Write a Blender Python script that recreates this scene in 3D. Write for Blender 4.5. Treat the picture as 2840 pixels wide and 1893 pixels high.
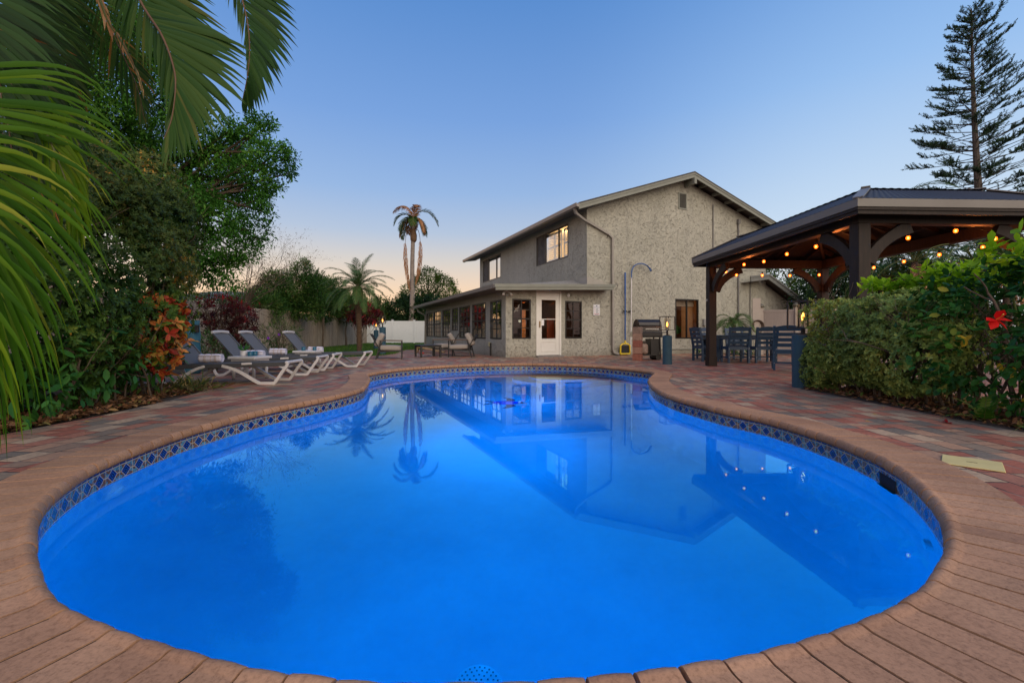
import bpy, bmesh, math, random
import numpy as np
from mathutils import Vector, Matrix, noise

for o in list(bpy.data.objects):
    bpy.data.objects.remove(o, do_unlink=True)
random.seed(7)
RNG = np.random.default_rng(7)
PI = math.pi
R = math.radians
SC = bpy.context.scene
COL = SC.collection

# ------------------------------------------------------------------ camera, sky, sun
F, U0, V0, H = 1265.0, 1420.0, 922.0, 0.85      # focal length in photo pixels, horizon row, eye height
cam_d = bpy.data.cameras.new('camera')
cam = bpy.data.objects.new('camera', cam_d)
COL.objects.link(cam)
cam.location = (0, 0, H)
cam.rotation_euler = (R(90), 0, 0)
cam_d.sensor_width = 36
cam_d.lens = F / 2840 * 36
cam_d.shift_y = -(1893 / 2 - V0) / 2840
cam_d.clip_start = 0.05
cam_d.clip_end = 2000
SC.camera = cam


def srgb(r, g, b):
    def c(x):
        x /= 255.0
        return x / 12.92 if x <= 0.04045 else ((x + 0.055) / 1.055) ** 2.4
    return (c(r), c(g), c(b), 1)


W = bpy.data.worlds.new('World')
SC.world = W
W.use_nodes = True
wn, wl = W.node_tree.nodes, W.node_tree.links
wn.clear()
sky = wn.new('ShaderNodeTexSky')
sky.sky_type = 'NISHITA'
sky.sun_disc = False
sky.sun_elevation = R(1.5)
sky.sun_rotation = R(-60)
sky.air_density = 1.0
sky.dust_density = 1.0
sky.ozone_density = 2.0
tc = wn.new('ShaderNodeTexCoord')
sp = wn.new('ShaderNodeSeparateXYZ')
wl.new(tc.outputs['Generated'], sp.inputs[0])


def wramp(stops):
    r = wn.new('ShaderNodeValToRGB')
    e = r.color_ramp.elements
    while len(e) > 1:
        e.remove(e[-1])
    e[0].position, e[0].color = stops[0][0], stops[0][1]
    for p, c in stops[1:]:
        k = e.new(p)
        k.color = c
    wl.new(sp.outputs['Z'], r.inputs['Fac'])
    return r


# dusk glow of the western sky (ahead, left of centre) and the clearer sky to the right
r1 = wramp([(0.0, srgb(246, 176, 120)), (0.035, srgb(252, 200, 152)), (0.09, srgb(246, 214, 184)), (0.15, srgb(216, 208, 202)), (0.21, srgb(180, 196, 220)), (0.29, srgb(150, 182, 226)),
            (0.42, srgb(120, 162, 222)), (0.6, srgb(88, 140, 208)), (1.0, srgb(58, 108, 182))])
r2 = wramp([(0.0, srgb(226, 222, 214)), (0.06, srgb(236, 240, 244)), (0.2, srgb(204, 224, 244)), (0.42, srgb(152, 192, 240)),
            (0.6, srgb(110, 160, 224)), (1.0, srgb(64, 114, 190))])
mr = wn.new('ShaderNodeMapRange')
mr.interpolation_type = 'SMOOTHSTEP'
mr.inputs['From Min'].default_value = 0.05
mr.inputs['From Max'].default_value = 0.62
wl.new(sp.outputs['X'], mr.inputs['Value'])
mx = wn.new('ShaderNodeMixRGB')
wl.new(mr.outputs[0], mx.inputs['Fac'])
wl.new(r1.outputs[0], mx.inputs[1])
wl.new(r2.outputs[0], mx.inputs[2])
# pink-warm glow added to the unseen sky behind the camera, filling the walls
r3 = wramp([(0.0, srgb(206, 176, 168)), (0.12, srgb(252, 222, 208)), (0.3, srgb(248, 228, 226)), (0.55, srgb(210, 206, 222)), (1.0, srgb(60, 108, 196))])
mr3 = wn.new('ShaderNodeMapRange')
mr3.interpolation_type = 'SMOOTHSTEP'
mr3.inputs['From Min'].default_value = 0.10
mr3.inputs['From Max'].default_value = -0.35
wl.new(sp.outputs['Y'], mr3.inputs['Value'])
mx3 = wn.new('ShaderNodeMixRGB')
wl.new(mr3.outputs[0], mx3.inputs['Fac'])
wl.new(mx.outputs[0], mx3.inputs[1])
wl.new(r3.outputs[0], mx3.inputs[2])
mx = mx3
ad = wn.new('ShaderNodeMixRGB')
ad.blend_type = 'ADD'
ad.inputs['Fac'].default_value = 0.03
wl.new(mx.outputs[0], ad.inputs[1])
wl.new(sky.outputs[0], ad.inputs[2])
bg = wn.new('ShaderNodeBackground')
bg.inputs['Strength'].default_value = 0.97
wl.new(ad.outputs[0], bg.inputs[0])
wo = wn.new('ShaderNodeOutputWorld')
wl.new(bg.outputs[0], wo.inputs[0])

sun_d = bpy.data.lights.new('sun', 'SUN')
sun_d.energy = 2.1
sun_d.angle = R(70)
sun_d.color = (1.0, 0.86, 0.64)
sun = bpy.data.objects.new('sun', sun_d)
COL.objects.link(sun)
sun.rotation_euler = (Vector((0.36, -0.72, 0.52))).to_track_quat('Z', 'Y').to_euler()

SC.view_settings.view_transform = 'Standard'
SC.view_settings.look = 'None'
SC.view_settings.exposure = 0.0
SC.view_settings.gamma = 1.0
SC.render.engine = 'CYCLES'
cy = SC.cycles
cy.use_denoising = True
cy.max_bounces = 8
cy.diffuse_bounces = 3
cy.glossy_bounces = 4
cy.transmission_bounces = 6
cy.transparent_max_bounces = 16
cy.caustics_reflective = False
cy.caustics_refractive = False
cy.sample_clamp_indirect = 4.0


# ------------------------------------------------------------------ helpers
def P(u, v, Y):
    """world point at depth Y seen at photo pixel (u, v)"""
    return Vector(((u - U0) / F * Y, Y, H - (v - V0) / F * Y))


def G(u, v, z=0.0):
    """world point on the level z seen at photo pixel (u, v)"""
    Y = (H - z) * F / (v - V0)
    return Vector(((u - U0) / F * Y, Y, z))


def tag(o, label=None, cat=None, group=None, kind=None):
    if label: o['label'] = label
    if cat: o['category'] = cat
    if group: o['group'] = group
    if kind: o['kind'] = kind
    return o


def thing(name, label, cat, loc=(0, 0, 0), rz=0.0, group=None, scale=1.0):
    o = bpy.data.objects.new(name, None)
    COL.objects.link(o)
    o.location = loc
    o.rotation_euler = (0, 0, rz)
    o.scale = (scale, scale, scale)
    o.empty_display_size = 0.2
    return tag(o, label, cat, group)


def copy_tree(o, parent=None):
    c = o.copy()
    COL.objects.link(c)
    if parent: c.parent = parent
    for ch in list(o.children):
        copy_tree(ch, c)
    return c


def place(src, first, loc, rz=0.0, label=None, scale=None):
    c = src if first else copy_tree(src)
    c.location = loc
    c.rotation_euler = (0, 0, rz)
    if scale: c.scale = (scale, scale, scale)
    if label: c['label'] = label
    return c


class MB:
    def __init__(s):
        s.v, s.f = [], []

    def add(s, vs, fs):
        b = len(s.v)
        s.v.extend([tuple(p) for p in vs])
        s.f.extend([tuple(b + i for i in f) for f in fs])
        return s

    def box(s, a, b, T=None):
        x0, x1 = sorted((a[0], b[0])); y0, y1 = sorted((a[1], b[1])); z0, z1 = sorted((a[2], b[2]))
        vs = [(x0, y0, z0), (x1, y0, z0), (x1, y1, z0), (x0, y1, z0), (x0, y0, z1), (x1, y0, z1), (x1, y1, z1), (x0, y1, z1)]
        if T: vs = [T(*p) for p in vs]
        return s.add(vs, [(0, 3, 2, 1), (4, 5, 6, 7), (0, 1, 5, 4), (1, 2, 6, 5), (2, 3, 7, 6), (3, 0, 4, 7)])

    def cbox(s, c, d, rz=0):
        m = Matrix.Rotation(rz, 3, 'Z')
        hx, hy, hz = d[0] / 2, d[1] / 2, d[2] / 2
        c = Vector(c)
        return s.box((-hx, -hy, -hz), (hx, hy, hz), lambda x, y, z: c + m @ Vector((x, y, z)))

    def bar(s, p, q, w, h=None, up=(0, 0, 1)):
        """rectangular bar from p to q, w across, h along 'up'"""
        h = h or w
        p, q = Vector(p), Vector(q)
        d = (q - p).normalized()
        u = Vector(up)
        if abs(d.dot(u)) > 0.98: u = Vector((1, 0, 0))
        sd = d.cross(u).normalized()
        u = sd.cross(d).normalized()
        vs = []
        for c in (p, q):
            for a, b in ((-1, -1), (1, -1), (1, 1), (-1, 1)):
                vs.append(c + sd * a * w / 2 + u * b * h / 2)
        return s.add(vs, [(0, 3, 2, 1), (4, 5, 6, 7), (0, 1, 5, 4), (1, 2, 6, 5), (2, 3, 7, 6), (3, 0, 4, 7)])

    def sweep(s, pts, w, h, up=(0, 0, 1)):
        """rectangular section swept along points; w, h may be lists"""
        pts = [Vector(p) for p in pts]
        n = len(pts)
        b0 = len(s.v)
        for i, p in enumerate(pts):
            d = (pts[min(i + 1, n - 1)] - pts[max(i - 1, 0)]).normalized()
            u = Vector(up)
            sd = d.cross(u).normalized()
            u2 = sd.cross(d).normalized()
            ww = w[i] if isinstance(w, (list, tuple)) else w
            hh = h[i] if isinstance(h, (list, tuple)) else h
            for a, b in ((-1, -1), (1, -1), (1, 1), (-1, 1)):
                s.v.append(tuple(p + sd * a * ww / 2 + u2 * b * hh / 2))
        for i in range(n - 1):
            for k in range(4):
                k2 = (k + 1) % 4
                s.f.append((b0 + i * 4 + k, b0 + i * 4 + k2, b0 + i * 4 + 4 + k2, b0 + i * 4 + 4 + k))
        s.f.append((b0 + 3, b0 + 2, b0 + 1, b0))
        e = b0 + (n - 1) * 4
        s.f.append((e, e + 1, e + 2, e + 3))
        return s

    def tube(s, pts, r, n=8, caps=True):
        pts = [Vector(p) for p in pts]
        m = len(pts)
        b0 = len(s.v)
        ref = None
        for i, p in enumerate(pts):
            d = (pts[min(i + 1, m - 1)] - pts[max(i - 1, 0)])
            d = d.normalized() if d.length > 1e-9 else Vector((0, 0, 1))
            if ref is None:
                ref = Vector((1, 0, 0)) if abs(d.x) < 0.9 else Vector((0, 1, 0))
            a = d.cross(ref).normalized()
            b = a.cross(d).normalized()
            ref = b
            rr = r[i] if isinstance(r, (list, tuple)) else r
            for k in range(n):
                t = 2 * PI * k / n
                s.v.append(tuple(p + a * math.cos(t) * rr + b * math.sin(t) * rr))
        for i in range(m - 1):
            for k in range(n):
                k2 = (k + 1) % n
                s.f.append((b0 + i * n + k, b0 + i * n + k2, b0 + (i + 1) * n + k2, b0 + (i + 1) * n + k))
        if caps:
            s.f.append(tuple(b0 + k for k in reversed(range(n))))
            s.f.append(tuple(b0 + (m - 1) * n + k for k in range(n)))
        return s

    def lathe(s, prof, n=20, c=(0, 0, 0)):
        b0 = len(s.v)
        for r, z in prof:
            for k in range(n):
                t = 2 * PI * k / n
                s.v.append((c[0] + r * math.cos(t), c[1] + r * math.sin(t), c[2] + z))
        for i in range(len(prof) - 1):
            for k in range(n):
                k2 = (k + 1) % n
                s.f.append((b0 + i * n + k, b0 + i * n + k2, b0 + (i + 1) * n + k2, b0 + (i + 1) * n + k))
        s.f.append(tuple(b0 + k for k in reversed(range(n))))
        e = b0 + (len(prof) - 1) * n
        s.f.append(tuple(e + k for k in range(n)))
        return s

    def prism(s, poly, y0, y1, T=None):
        """poly of (x, z), extruded along y"""
        n = len(poly)
        vs = [(x, y0, z) for x, z in poly] + [(x, y1, z) for x, z in poly]
        if T: vs = [T(*p) for p in vs]
        fs = [tuple(range(n)), tuple(reversed(range(n, 2 * n)))]
        for k in range(n):
            k2 = (k + 1) % n
            fs.append((k2, k, n + k, n + k2))
        return s.add(vs, fs)

    def build(s, name, mat, parent=None, smooth=False, bevel=0.0, seg=1, recalc=True):
        me = bpy.data.meshes.new(name)
        me.from_pydata(s.v, [], s.f)
        if recalc or bevel:
            bm = bmesh.new()
            bm.from_mesh(me)
            bmesh.ops.recalc_face_normals(bm, faces=bm.faces[:])
            if bevel:
                es = [e for e in bm.edges if len(e.link_faces) == 2 and e.calc_face_angle(0) > 0.6]
                bmesh.ops.bevel(bm, geom=es, offset=bevel, segments=seg, affect='EDGES', profile=0.6, clamp_overlap=True)
            bm.to_mesh(me)
            bm.free()
        if smooth:
            me.polygons.foreach_set('use_smooth', [True] * len(me.polygons))
        o = bpy.data.objects.new(name, me)
        COL.objects.link(o)
        if mat: me.materials.append(mat)
        if parent: o.parent = parent
        return o


def smooth_by_angle(o, ang=0.6):
    me = o.data
    bm = bmesh.new(); bm.from_mesh(me)
    for f in bm.faces: f.smooth = True
    for e in bm.edges:
        if len(e.link_faces) == 2 and e.calc_face_angle(0) > ang: e.smooth = False
    bm.to_mesh(me); bm.free()
    return o


def catmull(pts, n, closed=False):
    pts = [Vector(p) for p in pts]
    m = len(pts)
    out = []
    segs = m if closed else m - 1
    for i in range(segs):
        if closed:
            a, b, c, d = pts[(i - 1) % m], pts[i], pts[(i + 1) % m], pts[(i + 2) % m]
        else:
            a, b, c, d = pts[max(i - 1, 0)], pts[i], pts[i + 1], pts[min(i + 2, m - 1)]
        for k in range(n):
            t = k / n
            out.append(0.5 * ((2 * b) + (c - a) * t + (2 * a - 5 * b + 4 * c - d) * t * t + (3 * b - a - 3 * c + d) * t ** 3))
    if not closed: out.append(pts[-1])
    return out


# ------------------------------------------------------------------ materials
def newmat(name):
    m = bpy.data.materials.new(name)
    m.use_nodes = True
    nt = m.node_tree
    return m, nt.nodes, nt.links, nt.nodes['Principled BSDF']


def N(nodes, typ, **kw):
    n = nodes.new(typ)
    for k, v in kw.items():
        if k == 'ins':
            for a, b in v.items(): n.inputs[a].default_value = b
        else:
            setattr(n, k, v)
    return n


def ramp(nodes, stops, interp='LINEAR'):
    r = nodes.new('ShaderNodeValToRGB')
    e = r.color_ramp.elements
    while len(e) > 1: e.remove(e[-1])
    e[0].position = stops[0][0]; e[0].color = (*stops[0][1][:3], 1)
    for p, c in stops[1:]:
        k = e.new(p); k.color = (*c[:3], 1)
    r.color_ramp.interpolation = interp
    return r


def M(name, col, rough=0.6, metal=0.0, var=0.12, scale=6.0, bump=0.0, bscale=40.0, spec=0.5, stretch=None, dist=0.01):
    m, n, l, b = newmat(name)
    tcn = n.new('ShaderNodeTexCoord')
    mp = n.new('ShaderNodeMapping')
    l.new(tcn.outputs['Object'], mp.inputs[0])
    if stretch: mp.inputs['Scale'].default_value = stretch
    nz = N(n, 'ShaderNodeTexNoise', ins={'Scale': scale, 'Detail': 6.0, 'Roughness': 0.6})
    l.new(mp.outputs[0], nz.inputs['Vector'])
    c0 = tuple(max(0, x * (1 - var * 1.6)) for x in col[:3])
    c1 = tuple(min(1, x * (1 + var * 1.6)) for x in col[:3])
    rp = ramp(n, [(0.25, c0), (0.75, c1)])
    l.new(nz.outputs['Fac'], rp.inputs[0])
    l.new(rp.outputs[0], b.inputs['Base Color'])
    b.inputs['Roughness'].default_value = rough
    b.inputs['Metallic'].default_value = metal
    b.inputs['Specular IOR Level'].default_value = spec
    if bump:
        nb = N(n, 'ShaderNodeTexNoise', ins={'Scale': bscale, 'Detail': 5.0})
        l.new(mp.outputs[0], nb.inputs['Vector'])
        bp = N(n, 'ShaderNodeBump', ins={'Strength': bump, 'Distance': dist})
        l.new(nb.outputs['Fac'], bp.inputs['Height'])
        l.new(bp.outputs[0], b.inputs['Normal'])
    return m


def emit(name, col, s):
    m, n, l, b = newmat(name)
    b.inputs['Base Color'].default_value = (*col[:3], 1)
    b.inputs['Emission Color'].default_value = (*col[:3], 1)
    b.inputs['Emission Strength'].default_value = s
    return m


def leafmat(name, stops=None, rough=0.45, trans=0.25, spec=0.16, vein=None, gain=1.5):
    stops = [(p, tuple(min(1, x * gain) for x in c)) for p, c in stops]
    rough = max(rough, .42)
    m, n, l, b = newmat(name)
    at = N(n, 'ShaderNodeAttribute', attribute_name='rnd')
    rp = ramp(n, stops)
    l.new(at.outputs['Fac'], rp.inputs[0])
    col = rp.outputs[0]
    if vein:
        uv = N(n, 'ShaderNodeAttribute', attribute_name='lv')      # 0 at the midrib, 1 at the margin
        mxv = n.new('ShaderNodeMixRGB')
        rv = ramp(n, vein[1])
        l.new(uv.outputs['Fac'], rv.inputs[0])
        l.new(rv.outputs[0], mxv.inputs['Fac'])
        mxv.inputs[2].default_value = (*vein[0][:3], 1)
        l.new(col, mxv.inputs[1])
        col = mxv.outputs[0]
    l.new(col, b.inputs['Base Color'])
    b.inputs['Roughness'].default_value = rough
    b.inputs['Specular IOR Level'].default_value = spec
    if trans:
        tr = n.new('ShaderNodeBsdfTranslucent')
        l.new(col, tr.inputs['Color'])
        ms = n.new('ShaderNodeMixShader')
        ms.inputs[0].default_value = trans
        l.new(b.outputs[0], ms.inputs[1])
        l.new(tr.outputs[0], ms.inputs[2])
        l.new(ms.outputs[0], n['Material Output'].inputs[0])
    return m


def glassmat(name, tint=(1, 1, 1), ior=1.5, boost=0.03):
    m, n, l, b = newmat(name)
    n.remove(b)
    fr = N(n, 'ShaderNodeFresnel', ins={'IOR': ior})
    ad2 = N(n, 'ShaderNodeMath', operation='ADD', use_clamp=True)
    ad2.inputs[1].default_value = boost
    l.new(fr.outputs[0], ad2.inputs[0])
    t = n.new('ShaderNodeBsdfTransparent'); t.inputs[0].default_value = (*tint, 1)
    g = n.new('ShaderNodeBsdfGlossy'); g.inputs['Roughness'].default_value = 0.02
    nz = N(n, 'ShaderNodeTexNoise', ins={'Scale': 2.5, 'Detail': 1.0})
    tcn = n.new('ShaderNodeTexCoord'); l.new(tcn.outputs['Object'], nz.inputs['Vector'])
    bp = N(n, 'ShaderNodeBump', ins={'Strength': 0.25, 'Distance': 0.02})
    l.new(nz.outputs['Fac'], bp.inputs['Height']); l.new(bp.outputs[0], g.inputs['Normal'])
    ms = n.new('ShaderNodeMixShader')
    l.new(ad2.outputs[0], ms.inputs[0]); l.new(t.outputs[0], ms.inputs[1]); l.new(g.outputs[0], ms.inputs[2])
    l.new(ms.outputs[0], n['Material Output'].inputs[0])
    return m


# ------------------------------------------------------------------ foliage tools (numpy)
def np_mesh(name, V, Fc, rnd, mat, parent=None, lv=None, smooth=False):
    """V (n,3), Fc (m,k) faces, rnd per face"""
    me = bpy.data.meshes.new(name)
    nv, nf, k = len(V), len(Fc), Fc.shape[1]
    me.vertices.add(nv)
    me.vertices.foreach_set('co', np.asarray(V, np.float32).ravel())
    me.loops.add(nf * k)
    me.loops.foreach_set('vertex_index', np.asarray(Fc, np.int32).ravel())
    me.polygons.add(nf)
    me.polygons.foreach_set('loop_start', np.arange(0, nf * k, k, dtype=np.int32))
    me.polygons.foreach_set('loop_total', np.full(nf, k, np.int32))
    if smooth: me.polygons.foreach_set('use_smooth', np.ones(nf, bool))
    at = me.attributes.new('rnd', 'FLOAT', 'FACE')
    at.data.foreach_set('value', np.asarray(rnd, np.float32))
    if lv is not None:
        a2 = me.attributes.new('lv', 'FLOAT', 'POINT')
        a2.data.foreach_set('value', np.asarray(lv, np.float32))
    me.update(calc_edges=True)
    me.validate()
    o = bpy.data.objects.new(name, me)
    COL.objects.link(o)
    me.materials.append(mat)
    if parent: o.parent = parent
    return o


def unit(a):
    return a / np.maximum(np.linalg.norm(a, axis=1, keepdims=True), 1e-9)


def leaf_arrays(Pn, D, Nn, L, Wd, fold=0.25, curl=0.15, rnd=None):
    """one folded leaf per row: base, two sides, rib middle, tip"""
    n = len(Pn)
    L = np.broadcast_to(np.asarray(L, float).reshape(-1, 1), (n, 1))
    Wd = np.broadcast_to(np.asarray(Wd, float).reshape(-1, 1), (n, 1))
    D = unit(D)
    S = unit(np.cross(D, Nn))
    Nn = unit(np.cross(S, D))
    b = Pn
    m = Pn + D * L * 0.5 - Nn * Wd * fold
    l1 = Pn + D * L * 0.28 - S * Wd * 0.40
    r1 = Pn + D * L * 0.28 + S * Wd * 0.40
    l2 = Pn + D * L * 0.66 - S * Wd * 0.46 - Nn * L * curl * 0.3
    r2 = Pn + D * L * 0.66 + S * Wd * 0.46 - Nn * L * curl * 0.3
    t = Pn + D * L - Nn * L * curl
    V = np.stack([b, l1, r1, l2, r2, m, t], 1).reshape(-1, 3)
    tr = np.array([[0, 5, 1], [0, 2, 5], [1, 5, 3], [2, 4, 5], [3, 5, 6], [5, 4, 6]])
    Fc = (np.arange(n)[:, None, None] * 7 + tr[None]).reshape(-1, 3)
    if rnd is None: rnd = RNG.random(n)
    lv = np.tile(np.array([0.1, 1, 1, 1, 1, 0.0, 0.6]), n)
    return V, Fc, np.repeat(rnd, 6), lv


class Leaves:
    def __init__(s): s.V, s.F, s.R, s.L, s.n = [], [], [], [], 0

    def add(s, V, Fc, r, lv=None):
        s.V.append(V); s.F.append(Fc + s.n); s.R.append(r)
        s.L.append(lv if lv is not None else np.ones(len(V)))
        s.n += len(V)
        return s

    def build(s, name, mat, parent=None, smooth=False):
        return np_mesh(name, np.concatenate(s.V), np.concatenate(s.F), np.concatenate(s.R), mat, parent, np.concatenate(s.L), smooth)


def rand_unit(n):
    a = RNG.normal(size=(n, 3))
    return unit(a)


def fnoise(Pn, sc, seed=0.0):
    return np.array([noise.noise(Vector((p[0] * sc + seed, p[1] * sc, p[2] * sc))) for p in Pn])


def blob_points(blobs, n, rough=0.22, nsc=1.1, depth=0.35, zmin=0.05, seed=3.0, gap=None, keep=None, shape=2.0, front=None):
    """points near the surface of a union of ellipsoids (cx,cy,cz,rx,ry,rz), uneven, with gaps"""
    bl = [np.array(b, float) for b in blobs]
    area = np.array([(b[3] * b[4] + b[4] * b[5] + b[3] * b[5]) for b in bl])
    cnt = np.maximum((n * area / area.sum()).astype(int), 4)
    Ps, Ns = [], []
    for i, b in enumerate(bl):
        d = rand_unit(cnt[i])
        if shape != 2.0:
            q = (np.abs(d) ** shape).sum(1, keepdims=True) ** (-1 / shape)
            d = d * q
        p0 = b[:3] + d * b[3:]
        disp = fnoise(p0, nsc, seed) * rough * 2 + fnoise(p0, nsc * 3, seed + 9) * rough * 0.8
        rad = 1 + disp - RNG.random(cnt[i]) ** 1.6 * depth
        p = b[:3] + d * b[3:] * rad[:, None]
        nn = unit(d / b[3:])
        ok = p[:, 2] > zmin
        if front is not None:
            ok &= (unit(np.array([[0, 0, H]]) - p) * nn).sum(1) > front
        for j, c in enumerate(bl):
            if j != i:
                q = (((p - c[:3]) / c[3:]) ** 2).sum(1)
                ok &= q > 0.5
        if gap is not None:
            ok &= fnoise(p, nsc * 2.3, seed + 20) > gap
        if keep is not None:
            ok &= keep(p)
        Ps.append(p[ok]); Ns.append(nn[ok])
    return np.concatenate(Ps), np.concatenate(Ns)


def rosettes(Pn, Nn, k, L, Wd, tilt=(0.2, 0.9), fold=0.25, curl=0.1, jit=0.25, tonal=None):
    """whorls of k leaves about axis Nn at Pn"""
    n = len(Pn)
    A = unit(Nn + RNG.normal(size=(n, 3)) * jit)
    ref = np.where(np.abs(A[:, 2:3]) < 0.9, np.array([[0, 0, 1.0]]), np.array([[1.0, 0, 0]]))
    B = unit(np.cross(A, ref)); C = np.cross(A, B)
    base = RNG.random(n) if tonal is None else tonal
    out = Leaves()
    ph0 = RNG.random(n) * 6.28
    for i in range(k):
        ph = ph0 + i * 2.4
        tl = tilt[0] + (tilt[1] - tilt[0]) * ((i + RNG.random(n)) / k)
        rad = B * np.cos(ph)[:, None] + C * np.sin(ph)[:, None]
        D = A * np.sin(tl)[:, None] + rad * np.cos(tl)[:, None]
        up = A * np.cos(tl)[:, None] - rad * np.sin(tl)[:, None]
        s = L * (0.7 + 0.5 * RNG.random(n))
        out.add(*leaf_arrays(Pn + A * L * 0.15 * i / k, D, up, s, s * Wd / L, fold, curl, np.clip(base + RNG.normal(size=n) * 0.08, 0, 1)))
    return out


def loose_leaves(Pn, Nn, L, Wd, k=1, jit=0.7, droop=0.2, spread=0.0, tonal=None, fold=0.2, curl=0.15):
    out = Leaves()
    n = len(Pn)
    base = RNG.random(n) if tonal is None else tonal
    for i in range(k):
        Q = Pn + RNG.normal(size=Pn.shape) * spread
        D = unit(Nn + RNG.normal(size=(n, 3)) * jit + np.array([[0, 0, -droop]]))
        up = unit(np.array([[0, 0, 1.0]]) + RNG.normal(size=(n, 3)) * 0.5 + Nn * 0.4)
        s = L * (0.65 + 0.6 * RNG.random(n))
        out.add(*leaf_arrays(Q, D, up, s, s * Wd / L, fold, curl, np.clip(base + RNG.normal(size=n) * 0.1, 0, 1)))
    return out


def tone(Pn, sc=1.3, seed=5.0, mix=0.55):
    """clumped tonal value 0..1 for leaf colour"""
    a = fnoise(Pn, sc, seed) * 0.9 + 0.5
    return np.clip(a * mix + RNG.random(len(Pn)) * (1 - mix), 0, 1)


def frond(ctrl, nl=50, Lmax=0.6, wid=0.03, ang=0.6, droop=0.5, lift=0.15, start=0.12, prof=None, up=(0, 0, 1), seg=5, rr=0.012, sides=(-1, 1), wob=0.12, tonal=0.5, tvar=0.2, fold=0.0, split=0.0, ang_end=None, dexp=1):
    """a palm frond: returns (Leaves, rachis MB)"""
    pts = catmull(ctrl, 10)
    cum = [0.0]
    for a, b in zip(pts, pts[1:]): cum.append(cum[-1] + (b - a).length)
    T = cum[-1]

    def at(s):
        s = min(max(s, 0), T - 1e-6)
        for i in range(len(cum) - 1):
            if cum[i + 1] >= s:
                t = (s - cum[i]) / max(cum[i + 1] - cum[i], 1e-9)
                return pts[i].lerp(pts[i + 1], t), (pts[i + 1] - pts[i]).normalized()
        return pts[-1], (pts[-1] - pts[-2]).normalized()
    Vs, Fs, Rs = [], [], []
    nb = 0
    U = Vector(up).normalized()
    cols = 3 if fold else 2
    for sd in sides:
        for i in range(nl):
            t = (i + random.random() * 0.5) / nl
            p, tg = at(T * (start + (1 - start) * t))
            lp = prof(t) if prof else math.sin(PI * min(0.12 + t * 0.86, 1)) ** 0.6
            L = Lmax * lp * random.uniform(0.88, 1.08)
            if L < 0.03: continue
            side = tg.cross(U)
            side = side.normalized() if side.length > 1e-3 else Vector((1, 0, 0))
            upv = side.cross(tg).normalized()
            a0 = ang if ang_end is None else ang + (ang_end - ang) * t
            a = a0 + 0.3 * t + random.uniform(-wob, wob)
            d = side * sd * math.cos(a) + tg * math.sin(a) + upv * (lift + random.uniform(-wob, wob))
            d.normalize()
            dr = droop * random.uniform(0.75, 1.3)
            w = wid * (0.6 + 0.5 * lp)
            rv = min(max(tonal + random.gauss(0, tvar), 0), 1)
            q = p.copy(); dd = d.copy()
            nrm = d.cross(tg).normalized()
            step = L / seg
            for k in range(seg + 1):
                x = k / seg
                ww = w * (0.35 + 1.3 * x if x < 0.45 else (1 - x) / 0.55 * 0.93) + 0.0006
                acr = dd.cross(nrm)
                acr = acr.normalized() if acr.length > 1e-4 else tg
                if cols == 3:
                    Vs += [q - acr * ww / 2 + nrm * ww * fold, q, q + acr * ww / 2 + nrm * ww * fold]
                else:
                    Vs += [q - acr * ww / 2, q + acr * ww / 2]
                if k < seg:
                    for c in range(cols - 1):
                        b = nb + k * cols + c
                        Fs.append((b, b + 1, b + 1 + cols, b + cols)); Rs.append(rv)
                dd = (dd + Vector((0, 0, -1)) * dr * 1.6 * (x ** dexp) * (dexp + 1) / seg).normalized()
                q = q + dd * step
            nb += cols * (seg + 1)
    lv = Leaves().add(np.array([tuple(v) for v in Vs]), np.array(Fs), np.array(Rs))
    mb = MB().tube(pts[::2] + [pts[-1]], [rr * (1 - 0.8 * i / (len(pts[::2]))) for i in range(len(pts[::2]) + 1)], 6)
    return lv, mb


def branchy(mb, p, d, length, r, depth, spread=0.5, up=0.1, n=4, shrink=0.7, sec=6, out=None, kids=(2, 3)):
    """recursive branches into MB"""
    pts = [Vector(p)]
    d = Vector(d).normalized()
    for i in range(n):
        d = (d + Vector((random.gauss(0, 0.14), random.gauss(0, 0.14), random.gauss(0, 0.1) + up * 0.3))).normalized()
        pts.append(pts[-1] + d * length / n)
    mb.tube(pts, [r * (1 - (1 - shrink) * i / n) for i in range(n + 1)], sec, caps=False)
    if out is not None and depth <= 1: out.extend(pts[1:])
    if depth > 0:
        for _ in range(random.randint(*kids)):
            k = random.randint(max(1, n // 2), n)
            nd = (d + Vector((random.gauss(0, spread), random.gauss(0, spread), random.gauss(0, spread * 0.6) + up))).normalized()
            branchy(mb, pts[k], nd, length * random.uniform(0.55, 0.8), r * shrink * 0.75, depth - 1, spread, up, n, shrink, max(4, sec - 1), out, kids)

# ================================================================== POOL
PX = [(1211,1877),(1402,1873),(1500,1868),(1740,1848),(1839,1834),(2031,1804),(2147,1779),(2287,1737),(2357,1712),(2468,1664),(2543,1623),(2590,1586),
      (2610,1553),(2620,1521),(2613,1481),(2602,1446),(2567,1393),(2514,1338),(2450,1294),(2392,1265),(2299,1227),(2206,1196),(2112,1169),(2002,1146),
      (1914,1122),(1856,1105),(1815,1085),(1799,1068),(1796,1058),(1806,1047),(1813,1041),(1805,1036),(1780,1031),(1695,1022),(1610,1016),(1482,1012.5),
      (1355,1014),(1227,1019),(1100,1029),(1028,1041),(1020,1045),(1027,1054),(1014,1079),(981,1093),(935,1105),(888,1116),(794,1135),(701,1156),(607,1182),
      (514,1209),(420,1243),(327,1280),(262,1311),(187,1360),(140,1402),(117,1439),(105,1491),(105,1532),(115,1583),(147,1634),(191,1666),(274,1707),
      (382,1744),(542,1792),(701,1832),(829,1851),(1033,1873)]
ZT, ZB, ZWAT = 0.024, -0.042, -0.15
ctrl = [G(u, v, 0.027 if v > 1600 else -0.02).to_2d().to_3d() for u, v in PX]
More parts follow.
